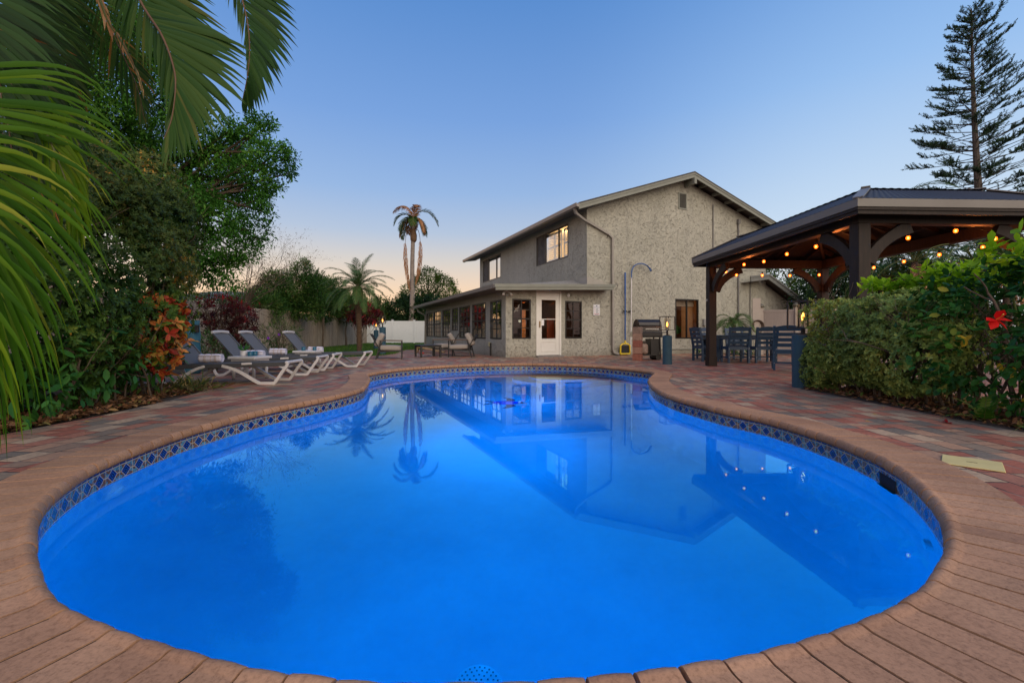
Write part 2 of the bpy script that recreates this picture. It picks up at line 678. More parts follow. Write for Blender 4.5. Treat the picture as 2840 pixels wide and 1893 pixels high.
cv = catmull(ctrl, 8, closed=True)
# resample evenly and smooth a little
def resample(pts, n):
    m = len(pts); cum = [0]
    for i in range(m): cum.append(cum[-1] + (pts[(i + 1) % m] - pts[i]).length)
    T = cum[-1]; out = []; j = 0
    for i in range(n):
        s = T * i / n
        while cum[j + 1] < s: j += 1
        t = (s - cum[j]) / max(cum[j + 1] - cum[j], 1e-9)
        out.append(pts[j].lerp(pts[(j + 1) % m], t))
    return out, T
NO = 480
OUT, PER = resample(cv, NO)
for _ in range(5):
    OUT = [(OUT[i - 1] + OUT[i] * 2 + OUT[(i + 1) % NO]) / 4 for i in range(NO)]
OUT, PER = resample(OUT, NO)
def area2(p): return sum(p[i].x * p[(i + 1) % len(p)].y - p[(i + 1) % len(p)].x * p[i].y for i in range(len(p)))
if area2(OUT) < 0: OUT.reverse()
# outward normals, smoothed
NRM = []
for i in range(NO):
    t = OUT[(i + 2) % NO] - OUT[i - 2]
    NRM.append(Vector((t.y, -t.x, 0)).normalized())
for _ in range(6):
    NRM = [(NRM[i - 1] + NRM[i] * 2 + NRM[(i + 1) % NO]).normalized() for i in range(NO)]

def at_out(s, off, z=0.0):
    """point on the outline at arc position s (0..NO), pushed outward"""
    i = int(math.floor(s)) % NO; t = s - math.floor(s); j = (i + 1) % NO
    p = OUT[i].lerp(OUT[j], t); n = NRM[i].lerp(NRM[j], t).normalized()
    return Vector((p.x + n.x * off, p.y + n.y * off, z))

def offset_ring(off, z=0.0, pull=0):
    ring = [Vector((OUT[i].x + NRM[i].x * off, OUT[i].y + NRM[i].y * off, z)) for i in range(NO)]
    for _ in range(pull):
        ring = [(ring[i - 1] + ring[i] * 2 + ring[(i + 1) % NO]) / 4 for i in range(NO)]
    return ring

CW = 0.36      # coping width

# --- sheets with a hole
def sheet(name, outer, z, mat, holes=(), kind='structure'):
    bm = bmesh.new()
    es = []
    for loop in [outer] + list(holes):
        vs = [bm.verts.new((p[0], p[1], z)) for p in loop]
        es += [bm.edges.new((vs[i], vs[(i + 1) % len(vs)])) for i in range(len(vs))]
    bmesh.ops.triangle_fill(bm, use_beauty=True, use_dissolve=False, edges=es)
    for f in bm.faces:
        if f.normal.z < 0: f.normal_flip()
    me = bpy.data.meshes.new(name)
    bm.to_mesh(me); bm.free()
    o = bpy.data.objects.new(name, me); COL.objects.link(o); me.materials.append(mat)
    if kind: o['kind'] = kind
    return o

# paver material ---------------------------------------------------
def paver_mat():
    m, n, l, b = newmat('paving')
    tcn = n.new('ShaderNodeTexCoord')
    mp = n.new('ShaderNodeMapping'); mp.inputs['Rotation'].default_value = (0, 0, R(4))
    l.new(tcn.outputs['Object'], mp.inputs[0])
    # tumbled edges
    nz = N(n, 'ShaderNodeTexNoise', ins={'Scale': 14.0, 'Detail': 3.0})
    l.new(mp.outputs[0], nz.inputs['Vector'])
    sb = N(n, 'ShaderNodeVectorMath', operation='SUBTRACT'); sb.inputs[1].default_value = (0.5, 0.5, 0.5)
    l.new(nz.outputs['Color'], sb.inputs[0])
    sc = N(n, 'ShaderNodeVectorMath', operation='SCALE'); sc.inputs['Scale'].default_value = 0.016
    l.new(sb.outputs[0], sc.inputs[0])
    av = N(n, 'ShaderNodeVectorMath', operation='ADD')
    l.new(mp.outputs[0], av.inputs[0]); l.new(sc.outputs[0], av.inputs[1])
    sx = n.new('ShaderNodeSeparateXYZ'); l.new(av.outputs[0], sx.inputs[0])

    def mth(op, a, bb=None, c=None):
        k = N(n, 'ShaderNodeMath', operation=op)
        for i, v in enumerate((a, bb, c)):
            if v is None: continue
            if isinstance(v, (int, float)): k.inputs[i].default_value = v
            else: l.new(v, k.inputs[i])
        return k.outputs[0]
    WR, LN = 0.165, 0.255
    xr = mth('DIVIDE', sx.outputs['X'], WR)
    ix = mth('FLOOR', xr)
    fx = mth('SUBTRACT', xr, ix)
    wn1 = N(n, 'ShaderNodeTexWhiteNoise', noise_dimensions='1D'); l.new(ix, wn1.inputs['W'])
    yo = mth('ADD', mth('DIVIDE', sx.outputs['Y'], LN), mth('MULTIPLY', wn1.outputs['Value'], 5.3))
    iy = mth('FLOOR', yo)
    fy = mth('SUBTRACT', yo, iy)
    # one stone in three is cut in two
    cm = n.new('ShaderNodeCombineXYZ'); l.new(ix, cm.inputs[0]); l.new(iy, cm.inputs[1])
    w0 = N(n, 'ShaderNodeTexWhiteNoise', noise_dimensions='2D'); l.new(cm.outputs[0], w0.inputs['Vector'])
    cut = mth('GREATER_THAN', w0.outputs['Value'], 0.72)
    fy2 = mth('MULTIPLY', fy, mth('ADD', 1.0, cut))
    hy = mth('FLOOR', fy2)
    fyy = mth('SUBTRACT', fy2, hy)
    cm2 = n.new('ShaderNodeCombineXYZ'); l.new(ix, cm2.inputs[0]); l.new(iy, cm2.inputs[1]); l.new(mth('ADD', hy, 3.0), cm2.inputs[2])
    w1 = N(n, 'ShaderNodeTexWhiteNoise', noise_dimensions='3D'); l.new(cm2.outputs[0], w1.inputs['Vector'])
    ex = mth('MULTIPLY', mth('MINIMUM', fx, mth('SUBTRACT', 1.0, fx)), WR)
    ly = mth('DIVIDE', LN, mth('ADD', 1.0, cut))
    ey = mth('MULTIPLY', mth('MINIMUM', fyy, mth('SUBTRACT', 1.0, fyy)), ly)
    ed = mth('MINIMUM', ex, ey)
    jr = N(n, 'ShaderNodeMapRange', interpolation_type='SMOOTHSTEP'); jr.inputs['From Min'].default_value = 0.002; jr.inputs['From Max'].default_value = 0.0075
    l.new(ed, jr.inputs['Value'])
    er = N(n, 'ShaderNodeMapRange', interpolation_type='SMOOTHSTEP'); er.inputs['From Min'].default_value = 0.0; er.inputs['From Max'].default_value = 0.016
    l.new(ed, er.inputs['Value'])
    rp = ramp(n, [(0.0, (.34, .12, .075)), (0.17, (.38, .165, .105)), (0.3, (.30, .20, .135)), (0.42, (.42, .25, .155)), (0.55, (.19, .16, .125)),
                  (0.68, (.46, .33, .215)), (0.8, (.27, .205, .145)), (0.9, (.42, .18, .11)), (1.0, (.38, .27, .18))], 'CONSTANT')
    l.new(w1.outputs['Value'], rp.inputs[0])
    n2 = N(n, 'ShaderNodeTexNoise', ins={'Scale': 30.0, 'Detail': 8.0, 'Roughness': 0.7}); l.new(tcn.outputs['Object'], n2.inputs['Vector'])
    n3 = N(n, 'ShaderNodeTexNoise', ins={'Scale': 1.1, 'Detail': 4.0}); l.new(tcn.outputs['Object'], n3.inputs['Vector'])
    h1 = ramp(n, [(0.3, (.62, .62, .62)), (0.7, (1.2, 1.2, 1.2))]); l.new(n2.outputs['Fac'], h1.inputs[0])
    h2 = ramp(n, [(0.3, (.82, .82, .82)), (0.7, (1.22, 1.18, 1.14))]); l.new(n3.outputs['Fac'], h2.inputs[0])
    m1 = N(n, 'ShaderNodeMixRGB', blend_type='MULTIPLY'); m1.inputs['Fac'].default_value = 1
    l.new(rp.outputs[0], m1.inputs[1]); l.new(h1.outputs[0], m1.inputs[2])
    m2 = N(n, 'ShaderNodeMixRGB', blend_type='MULTIPLY'); m2.inputs['Fac'].default_value = 1
    l.new(m1.outputs[0], m2.inputs[1]); l.new(h2.outputs[0], m2.inputs[2])
    # joints: dark sand, here and there pale
    n4 = N(n, 'ShaderNodeTexNoise', ins={'Scale': 2.2, 'Detail': 2.0}); l.new(tcn.outputs['Object'], n4.inputs['Vector'])
    jc = ramp(n, [(0.5, (.045, .036, .028)), (0.62, (.26, .21, .16))]); l.new(n4.outputs['Fac'], jc.inputs[0])
    m3 = n.new('ShaderNodeMixRGB'); l.new(jr.outputs[0], m3.inputs['Fac']); l.new(jc.outputs[0], m3.inputs[1]); l.new(m2.outputs[0], m3.inputs[2])
    l.new(m3.outputs[0], b.inputs['Base Color'])
    rr = N(n, 'ShaderNodeMapRange'); rr.inputs['To Min'].default_value = 0.55; rr.inputs['To Max'].default_value = 0.85
    l.new(n2.outputs['Fac'], rr.inputs['Value']); l.new(rr.outputs[0], b.inputs['Roughness'])
    b.inputs['Specular IOR Level'].default_value = 0.35
    hh = mth('ADD', er.outputs[0], mth('MULTIPLY', n2.outputs['Fac'], 0.35))
    tilt = mth('MULTIPLY', w1.outputs['Value'], 0.5)
    hh = mth('ADD', hh, tilt)
    bp = N(n, 'ShaderNodeBump', ins={'Strength': 0.7, 'Distance': 0.008})
    l.new(hh, bp.inputs['Height']); l.new(bp.outputs[0], b.inputs['Normal'])
    return m
M_PAVE = paver_mat()
M_SOIL = M('soil', (.055, .038, .026), .95, var=.45, scale=9, bump=.8, bscale=35, dist=.03)
M_LAWN = M('lawn_turf', (.035, .075, .015), .95, var=.3, scale=12, bump=.6, bscale=60, dist=.02)

hole0 = offset_ring(CW - 0.02, 0, 2)
sheet('ground', [(-250, -60), (250, -60), (250, 320), (-250, 320)], -0.012, M_SOIL, [hole0])
PAT = [(-4.25, -1.5), (-4.24, 2.6), (-4.25, 3.8), (-4.21, 4.7), (-4.30, 5.7), (-4.45, 6.5), (-5.2, 6.95), (-6.55, 7.4), (-6.75, 9), (-6.8, 12), (-6.5, 14.4), (-5.9, 15.8),
       (-5.1, 16.7), (-4.75, 17.6), (-4.95, 19.5), (-5.3, 22.4), (-4.2, 23.2), (-2.4, 23.6), (0.5, 21.5), (3, 20), (9, 22), (14.5, 24), (14.5, -1.5)]
patio = sheet('patio', PAT, 0.0, M_PAVE, [hole0])
LAW = [(-11.9, 15), (-6.3, 15), (-5.7, 15.95), (-4.9, 16.8), (-4.6, 17.6), (-4.8, 19.5), (-5.15, 22.3), (-4.0, 23.0), (-2.2, 23.3), (-2, 60), (-40, 60), (-40, 38), (-11.9, 38)]
sheet('lawn', LAW, -0.006, M_LAWN)

# --- coping -------------------------------------------------------
def stone_mat():
    m, n, l, b = newmat('coping_stone')
    g = n.new('ShaderNodeNewGeometry'); tcn = n.new('ShaderNodeTexCoord')
    rp = ramp(n, [(0, (.39, .215, .125)), (.4, (.47, .262, .152)), (.7, (.43, .245, .142)), (1, (.51, .29, .17))])
    l.new(g.outputs['Random Per Island'], rp.inputs[0])
    n2 = N(n, 'ShaderNodeTexNoise', ins={'Scale': 70.0, 'Detail': 8.0, 'Roughness': 0.75}); l.new(tcn.outputs['Object'], n2.inputs['Vector'])
    n3 = N(n, 'ShaderNodeTexNoise', ins={'Scale': 2.5, 'Detail': 5.0}); l.new(tcn.outputs['Object'], n3.inputs['Vector'])
    h1 = ramp(n, [(0.28, (.5, .47, .45)), (0.5, (.98, .98, .98)), (0.72, (1.2, 1.2, 1.2))]); l.new(n2.outputs['Fac'], h1.inputs[0])
    h2 = ramp(n, [(0.3, (.78, .77, .76)), (0.7, (1.08, 1.07, 1.06))]); l.new(n3.outputs['Fac'], h2.inputs[0])
    m1 = N(n, 'ShaderNodeMixRGB', blend_type='MULTIPLY'); m1.inputs['Fac'].default_value = 1
    l.new(rp.outputs[0], m1.inputs[1]); l.new(h1.outputs[0], m1.inputs[2])
    m2 = N(n, 'ShaderNodeMixRGB', blend_type='MULTIPLY'); m2.inputs['Fac'].default_value = 1
    l.new(m1.outputs[0], m2.inputs[1]); l.new(h2.outputs[0], m2.inputs[2])
    l.new(m2.outputs[0], b.inputs['Base Color'])
    b.inputs['Roughness'].default_value = 0.72
    b.inputs['Specular IOR Level'].default_value = 0.3
    bp = N(n, 'ShaderNodeBump', ins={'Strength': 0.35, 'Distance': 0.004})
    l.new(n2.outputs['Fac'], bp.inputs['Height']); l.new(bp.outputs[0], b.inputs['Normal'])
    return m
M_COPE = stone_mat()
pool = thing('swimming_pool', 'freeform swimming pool glowing bright blue with diamond tile band and tan coping', 'swimming pool', (0, 0, 0))
mb = MB()
nst = int(PER / 0.118)
prof = [(0.05, ZB), (0.018, ZB + .001), (0.006, ZB + .008), (0.0, ZB + .022), (0.001, ZT - .026), (0.007, ZT - .010), (0.017, ZT + .002), (0.030, ZT + .0075), (0.042, ZT + .006), (0.056, ZT + .0), (0.066, ZT - .002), (0.20, ZT - .001), (CW - .016, ZT), (CW - .006, ZT), (CW, ZT - .006), (CW, ZB)]
for k in range(nst):
    a, bq = NO * k / nst, NO * (k + 1) / nst
    gp = 0.0042 / PER * NO
    a += gp * random.uniform(.7, 1.6); bq -= gp * random.uniform(.7, 1.6)
    dz = random.uniform(-.0009, .0009); do = random.uniform(-.003, .003)
    nb = len(mb.v); ns = 3
    for i in range(ns + 1):
        s = a + (bq - a) * i / ns
        edge = 0.0022 if i in (0, ns) else 0.0
        for off, z in prof:
            mb.v.append(tuple(at_out(s, off + do + (edge * .8 if off < .04 else 0), z + dz - (edge if off < .05 and z > .012 else 0))))
    m = len(prof)
    for i in range(ns):
        for j in range(m - 1):
            mb.f.append((nb + i * m + j, nb + i * m + j + 1, nb + (i + 1) * m + j + 1, nb + (i + 1) * m + j))
    mb.f.append(tuple(nb + j for j in range(m)))
    mb.f.append(tuple(nb + ns * m + j for j in reversed(range(m))))
cope = mb.build('coping', M_COPE, pool)
smooth_by_angle(cope, 0.7)
# mortar bed under the stones
mb = MB(); nb = 0
ra, rb, rc = offset_ring(0.03, ZB + .004), offset_ring(0.06, ZT - .0065), offset_ring(CW + .0, ZT - .0065)
for rg in (ra, rb, rc): mb.v += [tuple(p) for p in rg]
for j in range(2):
    for i in range(NO):
        k = (i + 1) % NO
        mb.f.append((j * NO + i, j * NO + k, (j + 1) * NO + k, (j + 1) * NO + i))
mb.build('mortar', M('mortar', (.03, .022, .016), .95), pool)

# --- tile band
def tile_mat():
    m, n, l, b = newmat('pool_tile')
    uv = n.new('ShaderNodeUVMap')
    sx = n.new('ShaderNodeSeparateXYZ'); l.new(uv.outputs[0], sx.inputs[0])

    def mth(op, a, bb=None, c=None):
        k = N(n, 'ShaderNodeMath', operation=op)
        for i, v in enumerate((a, bb, c)):
            if v is None: continue
            if isinstance(v, (int, float)): k.inputs[i].default_value = v
            else: l.new(v, k.inputs[i])
        return k.outputs[0]
    u, v = sx.outputs['X'], sx.outputs['Y']          # u in diamonds, v in metres
    fu = mth('ABSOLUTE', mth('SUBTRACT', mth('FRACT', u), 0.5))
    fv = mth('DIVIDE', mth('SUBTRACT', v, -0.104), 0.090)       # -0.5..0.5 over the tile
    av = mth('ABSOLUTE', fv)
    dia = mth('ADD', mth('DIVIDE', fu, 0.36), mth('DIVIDE', av, 0.5))
    inside = mth('LESS_THAN', dia, 0.94)
    band = mth('LESS_THAN', av, 0.5)
    # grout
    g1 = mth('LESS_THAN', mth('ABSOLUTE', mth('SUBTRACT', dia, 1.0)), 0.065)
    fh = mth('FRACT', mth('MULTIPLY', u, 2.0))
    g2 = mth('LESS_THAN', mth('MINIMUM', fh, mth('SUBTRACT', 1.0, fh)), 0.035)
    g2 = mth('MULTIPLY', g2, mth('GREATER_THAN', dia, 1.0))
    g3 = mth('LESS_THAN', mth('ABSOLUTE', mth('SUBTRACT', av, 0.52)), 0.03)
    g4 = mth('MULTIPLY', mth('LESS_THAN', av, 0.04), mth('GREATER_THAN', fu, 0.36))
    grout = mth('MAXIMUM', mth('MAXIMUM', g1, g2), mth('MAXIMUM', g3, g4))
    nz = N(n, 'ShaderNodeTexNoise', ins={'Scale': 27.0, 'Detail': 3.0, 'Roughness': 0.6})
    tcn = n.new('ShaderNodeTexCoord'); l.new(tcn.outputs['Object'], nz.inputs['Vector'])
    rp = ramp(n, [(0.3, (.02, .06, .12)), (0.43, (.13, .40, .60)), (0.49, (.03, .10, .22)), (0.54, (.17, .075, .03)), (0.75, (.30, .155, .075))])
    l.new(nz.outputs['Fac'], rp.inputs[0])
    # inner diamond with a little four-armed figure
    rp2 = ramp(n, [(0.35, (.003, .010, .06)), (0.6, (.012, .07, .48))])
    st = mth('ABSOLUTE', mth('SUBTRACT', mth('MULTIPLY', fu, 3.0), mth('MULTIPLY', av, 2.2)))
    n5 = mth('MULTIPLY', mth('ADD', mth('SINE', mth('MULTIPLY', dia, 16.0)), 1.0), 0.5)
    l.new(mth('ADD', mth('MULTIPLY', n5, 0.6), mth('MULTIPLY', st, 0.5)), rp2.inputs[0])
    mi = n.new('ShaderNodeMixRGB'); l.new(inside, mi.inputs[0]); l.new(rp.outputs[0], mi.inputs[1]); l.new(rp2.outputs[0], mi.inputs[2])
    tr = n.new('ShaderNodeMixRGB'); l.new(band, tr.inputs[0]); tr.inputs[1].default_value = (.008, .03, .22, 1); l.new(mi.outputs[0], tr.inputs[2])
    gr = n.new('ShaderNodeMixRGB'); l.new(grout, gr.inputs[0]); l.new(tr.outputs[0], gr.inputs[1]); gr.inputs[2].default_value = (.50, .44, .32, 1)
    # plaster below the trim
    pl = n.new('ShaderNodeMixRGB'); l.new(mth('LESS_THAN', v, -0.172), pl.inputs[0]); l.new(gr.outputs[0], pl.inputs[1]); pl.inputs[2].default_value = (.45, .68, .82, 1)
    l.new(pl.outputs[0], b.inputs['Base Color'])
    ro = mth('ADD', mth('MULTIPLY', grout, 0.6), 0.12)
    l.new(ro, b.inputs['Roughness'])
    bp = N(n, 'ShaderNodeBump', ins={'Strength': 0.5, 'Distance': 0.002}); bp.invert = True
    l.new(grout, bp.inputs['Height']); l.new(bp.outputs[0], b.inputs['Normal'])
    return m
def ring_mesh(name, rings, mat, parent, fill=False, uvper=None):
    bm = bmesh.new()
    uvl = bm.loops.layers.uv.new('UVMap')
    vv = [[bm.verts.new(p) for p in rg] for rg in rings]
    for j in range(len(rings) - 1):
        for i in range(NO):
            k = (i + 1) % NO
            f = bm.faces.new((vv[j][k], vv[j][i], vv[j + 1][i], vv[j + 1][k]))
            f.smooth = True
            if uvper:
                us = [(i + 1), i, i, (i + 1)]
                zs = [rings[j][k].z, rings[j][i].z, rings[j + 1][i].z, rings[j + 1][k].z]
                for lp, a, z in zip(f.loops, us, zs): lp[uvl].uv = (a * uvper / NO, z)
    if fill:
        es = []
        for i in range(NO):
            es.append(bm.edges.get((vv[-1][i], vv[-1][(i + 1) % NO])))
        r = bmesh.ops.triangle_fill(bm, use_beauty=True, use_dissolve=False, edges=es)
    for f in bm.faces:
        pass
    me = bpy.data.meshes.new(name); bm.to_mesh(me); bm.free()
    o = bpy.data.objects.new(name, me); COL.objects.link(o); me.materials.append(mat); o.parent = parent
    return o
ndia = round(PER / 0.138)
ring_mesh('tile_band', [offset_ring(0.022, ZB + .01), offset_ring(0.022, -0.19)], tile_mat(), pool, uvper=ndia)

def plaster_mat():
    m, n, l, b = newmat('pool_plaster')
    tcn = n.new('ShaderNodeTexCoord')
    n2 = N(n, 'ShaderNodeTexNoise', ins={'Scale': 1.4, 'Detail': 7.0, 'Roughness': 0.65}); l.new(tcn.outputs['Object'], n2.inputs['Vector'])
    rp = ramp(n, [(0.35, (.50, .62, .70)), (0.65, (.62, .74, .80))]); l.new(n2.outputs['Fac'], rp.inputs[0])
    l.new(rp.outputs[0], b.inputs['Base Color'])
    b.inputs['Roughness'].default_value = 0.8
    return m
M_PLAS = plaster_mat()
DEEP = -1.35
ring_mesh('basin', [offset_ring(0.022, -0.188), offset_ring(0.022, DEEP + .45), offset_ring(-0.02, DEEP + .27, 2), offset_ring(-0.12, DEEP + .11, 6), offset_ring(-0.26, DEEP + .03, 12), offset_ring(-0.42, DEEP, 24)],
          M_PLAS, pool, fill=True)

# --- water
def water_mat():
    m, n, l, b = newmat('pool_water')
    n.remove(b)
    tcn = n.new('ShaderNodeTexCoord')
    mp = n.new('ShaderNodeMapping'); mp.inputs['Scale'].default_value = (1, .45, 1); l.new(tcn.outputs['Object'], mp.inputs[0])
    n1 = N(n, 'ShaderNodeTexNoise', ins={'Scale': 5.0, 'Detail': 3.0}); l.new(mp.outputs[0], n1.inputs['Vector'])
    bp = N(n, 'ShaderNodeBump', ins={'Strength': 0.008, 'Distance': 0.02})
    l.new(n1.outputs['Fac'], bp.inputs['Height'])
    fr = N(n, 'ShaderNodeFresnel', ins={'IOR': 1.40})
    rf = N(n, 'ShaderNodeBsdfRefraction', ins={'IOR': 1.33, 'Roughness': 0.0})
    gl = N(n, 'ShaderNodeBsdfGlossy', ins={'Roughness': 0.0})
    tint = ramp(n, [(0.06, (.04, 1, 1)), (0.18, (.16, 1, 1)), (0.34, (.5, 1, 1)), (0.6, (.9, 1, 1))])
    l.new(fr.outputs[0], tint.inputs[0]); l.new(tint.outputs[0], gl.inputs['Color'])
    ms = n.new('ShaderNodeMixShader')
    for k in (fr, rf, gl): l.new(bp.outputs[0], k.inputs['Normal'])
    l.new(fr.outputs[0], ms.inputs[0]); l.new(rf.outputs[0], ms.inputs[1]); l.new(gl.outputs[0], ms.inputs[2])
    l.new(ms.outputs[0], n['Material Output'].inputs[0])
    return m
water = sheet('water', [p for p in offset_ring(0.0205)], ZWAT, water_mat())

# --- fittings
def near_s(p):
    return min(range(NO), key=lambda i: (OUT[i].x - p[0]) ** 2 + (OUT[i].y - p[1]) ** 2)
s0 = near_s(G(2448, 1330, -.1))
dw = 0.105 / PER * NO
mb = MB()
n0 = 6
for i in range(n0 + 1):
    s = s0 - dw + 2 * dw * i / n0
    mb.v += [tuple(at_out(s, .018, -.075)), tuple(at_out(s, .018, -.17))]
for i in range(n0): mb.f.append((i * 2, i * 2 + 2, i * 2 + 3, i * 2 + 1))
mb.build('skimmer_mouth', M('skimmer_shade', (.004, .004, .005), .9), pool)  # flat dark panel, painted as the shade inside the skimmer opening
mb = MB()
c = G(2446, 1336, -.1)
for sgn in (0, ):
    a = at_out(s0 - dw, .012, -.16); bq = at_out(s0 + dw, .012, -.16)
    mb.bar(a, bq, .02, .012)
mb.build('skimmer_sill', M('grout_grey', (.3, .3, .3), .6), pool)

dr = thing('pool_drain', 'round perforated white drain cover on the pool floor', 'drain', (-0.16, 2.17, DEEP + .004))
MB().lathe([(.115, 0), (.115, .008), (.105, .014), (.0, .026)], 40).build('cover', M('drain_white', (.75, .85, .9), .4), dr, True)
mb = MB()
for rr_, nn in ((.025, 6), (.05, 12), (.075, 18), (.095, 24)):
    for k in range(nn):
        t = 2 * PI * k / nn
        mb.cbox((rr_ * math.cos(t), rr_ * math.sin(t), .0262 - .012 * rr_ / .105 + .0), (.008, .008, .003))
mb.build('hole', M('drain_hole', (.01, .03, .06), .9), dr)

# return fitting in the right wall
sr = near_s((2.12, 2.38))
pr = at_out(sr, .015, -.40)
rt = thing('return_jet', 'small round white water inlet low on the right pool wall', 'pool inlet', tuple(pr))
nn_ = NRM[sr]
MB().tube([Vector((0, 0, 0)) + nn_ * .02, Vector((0, 0, 0)) - nn_ * .02], .05, 20).build('ring', M('fitting_white', (.8, .85, .88), .35), rt)

# turtle mosaic on the floor
tt = thing('turtle_mosaic', 'dark blue sea turtle mosaic laid in the pool floor', 'mosaic', (-0.13, 7.85, DEEP + .003), R(180))
def blobpoly(mb, pts, z): mb.add([(x, y, z) for x, y in pts], [tuple(range(len(pts)))])
mb = MB(); blobpoly(mb, [(.24 * math.cos(t) * (1 - .12 * math.cos(t)), .17 * math.sin(t)) for t in [2 * PI * k / 24 for k in range(24)]], .004)
mb.build('shell', M('mosaic_blue', (.03, .07, .45), .4, var=.8, scale=18), tt, recalc=False)
mb = MB()
blobpoly(mb, [(-.20, .05), (-.30, .07), (-.36, 0), (-.30, -.07), (-.20, -.05)], .002)
for sg in (-1, 1):
    blobpoly(mb, [(-.14, .10 * sg), (-.20, .30 * sg), (-.08, .46 * sg), (.04, .52 * sg), (-.04, .34 * sg), (-.02, .15 * sg)], .002)
    blobpoly(mb, [(.18, .08 * sg), (.30, .20 * sg), (.36, .18 * sg), (.26, .05 * sg)], .002)
mb.build('flippers', M('mosaic_dark', (.012, .02, .09), .4, var=.6, scale=22), tt, recalc=False)

# round underwater step at the far end
st_c = (1.15, 10.6)
for nm, rr_, zz, lab in (('pool_step', 1.15, -.72, 'lower round step under water at the far end of the pool'), ('pool_step', .75, -.42, 'upper round step under water at the far end of the pool')):
    MB().lathe([(rr_, DEEP), (rr_, zz - .02), (rr_ - .02, zz)], 48, (0, 0, 0)).build(nm, M_PLAS, None).location = (st_c[0], st_c[1] + .1, 0)
    tag(COL.objects[-1], lab, 'pool step')

# underwater lamps
for k, (x, y, z, e) in enumerate([(0.05, 1.9, -.40, 36), (-1.2, 3.5, -.6, 32), (1.0, 3.6, -.6, 22), (-0.1, 5.3, -.5, 66), (0.1, 7.7, -.5, 52), (-0.9, 9.9, -.5, 34), (1.4, 9.4, -.35, 16)]):
    ld = bpy.data.lights.new('pool_light', 'POINT'); ld.energy = e * 1.55; ld.color = (0.0, 0.21, 1.0); ld.shadow_soft_size = 0
    lo = bpy.data.objects.new('pool_light', ld); COL.objects.link(lo); lo.location = (x, y, z); lo.parent = pool

# deck lid (yellow)
mb = MB()
pa = [G(2571.6, 1257.7), G(2740, 1279.4), G(2840, 1318), G(2650.7, 1292)]
cx = sum((p for p in pa), Vector()) / 4
ang0 = math.atan2((pa[1] - pa[0]).y, (pa[1] - pa[0]).x)
lid = thing('deck_lid', 'square pale yellow skimmer lid set in the paving beside the coping', 'skimmer lid', (cx.x, cx.y, 0.002), ang0 + R(-3))
mb = MB().cbox((0, 0, .004), (.285, .285, .008)).build('cover', M('lid_yellow', (.62, .52, .22), .6, var=.06), lid, bevel=.003)
MB().cbox((0, 0, .0083), (.05, .012, .001)).build('finger_slot', M('slot_dark', (.15, .11, .04), .8), lid)

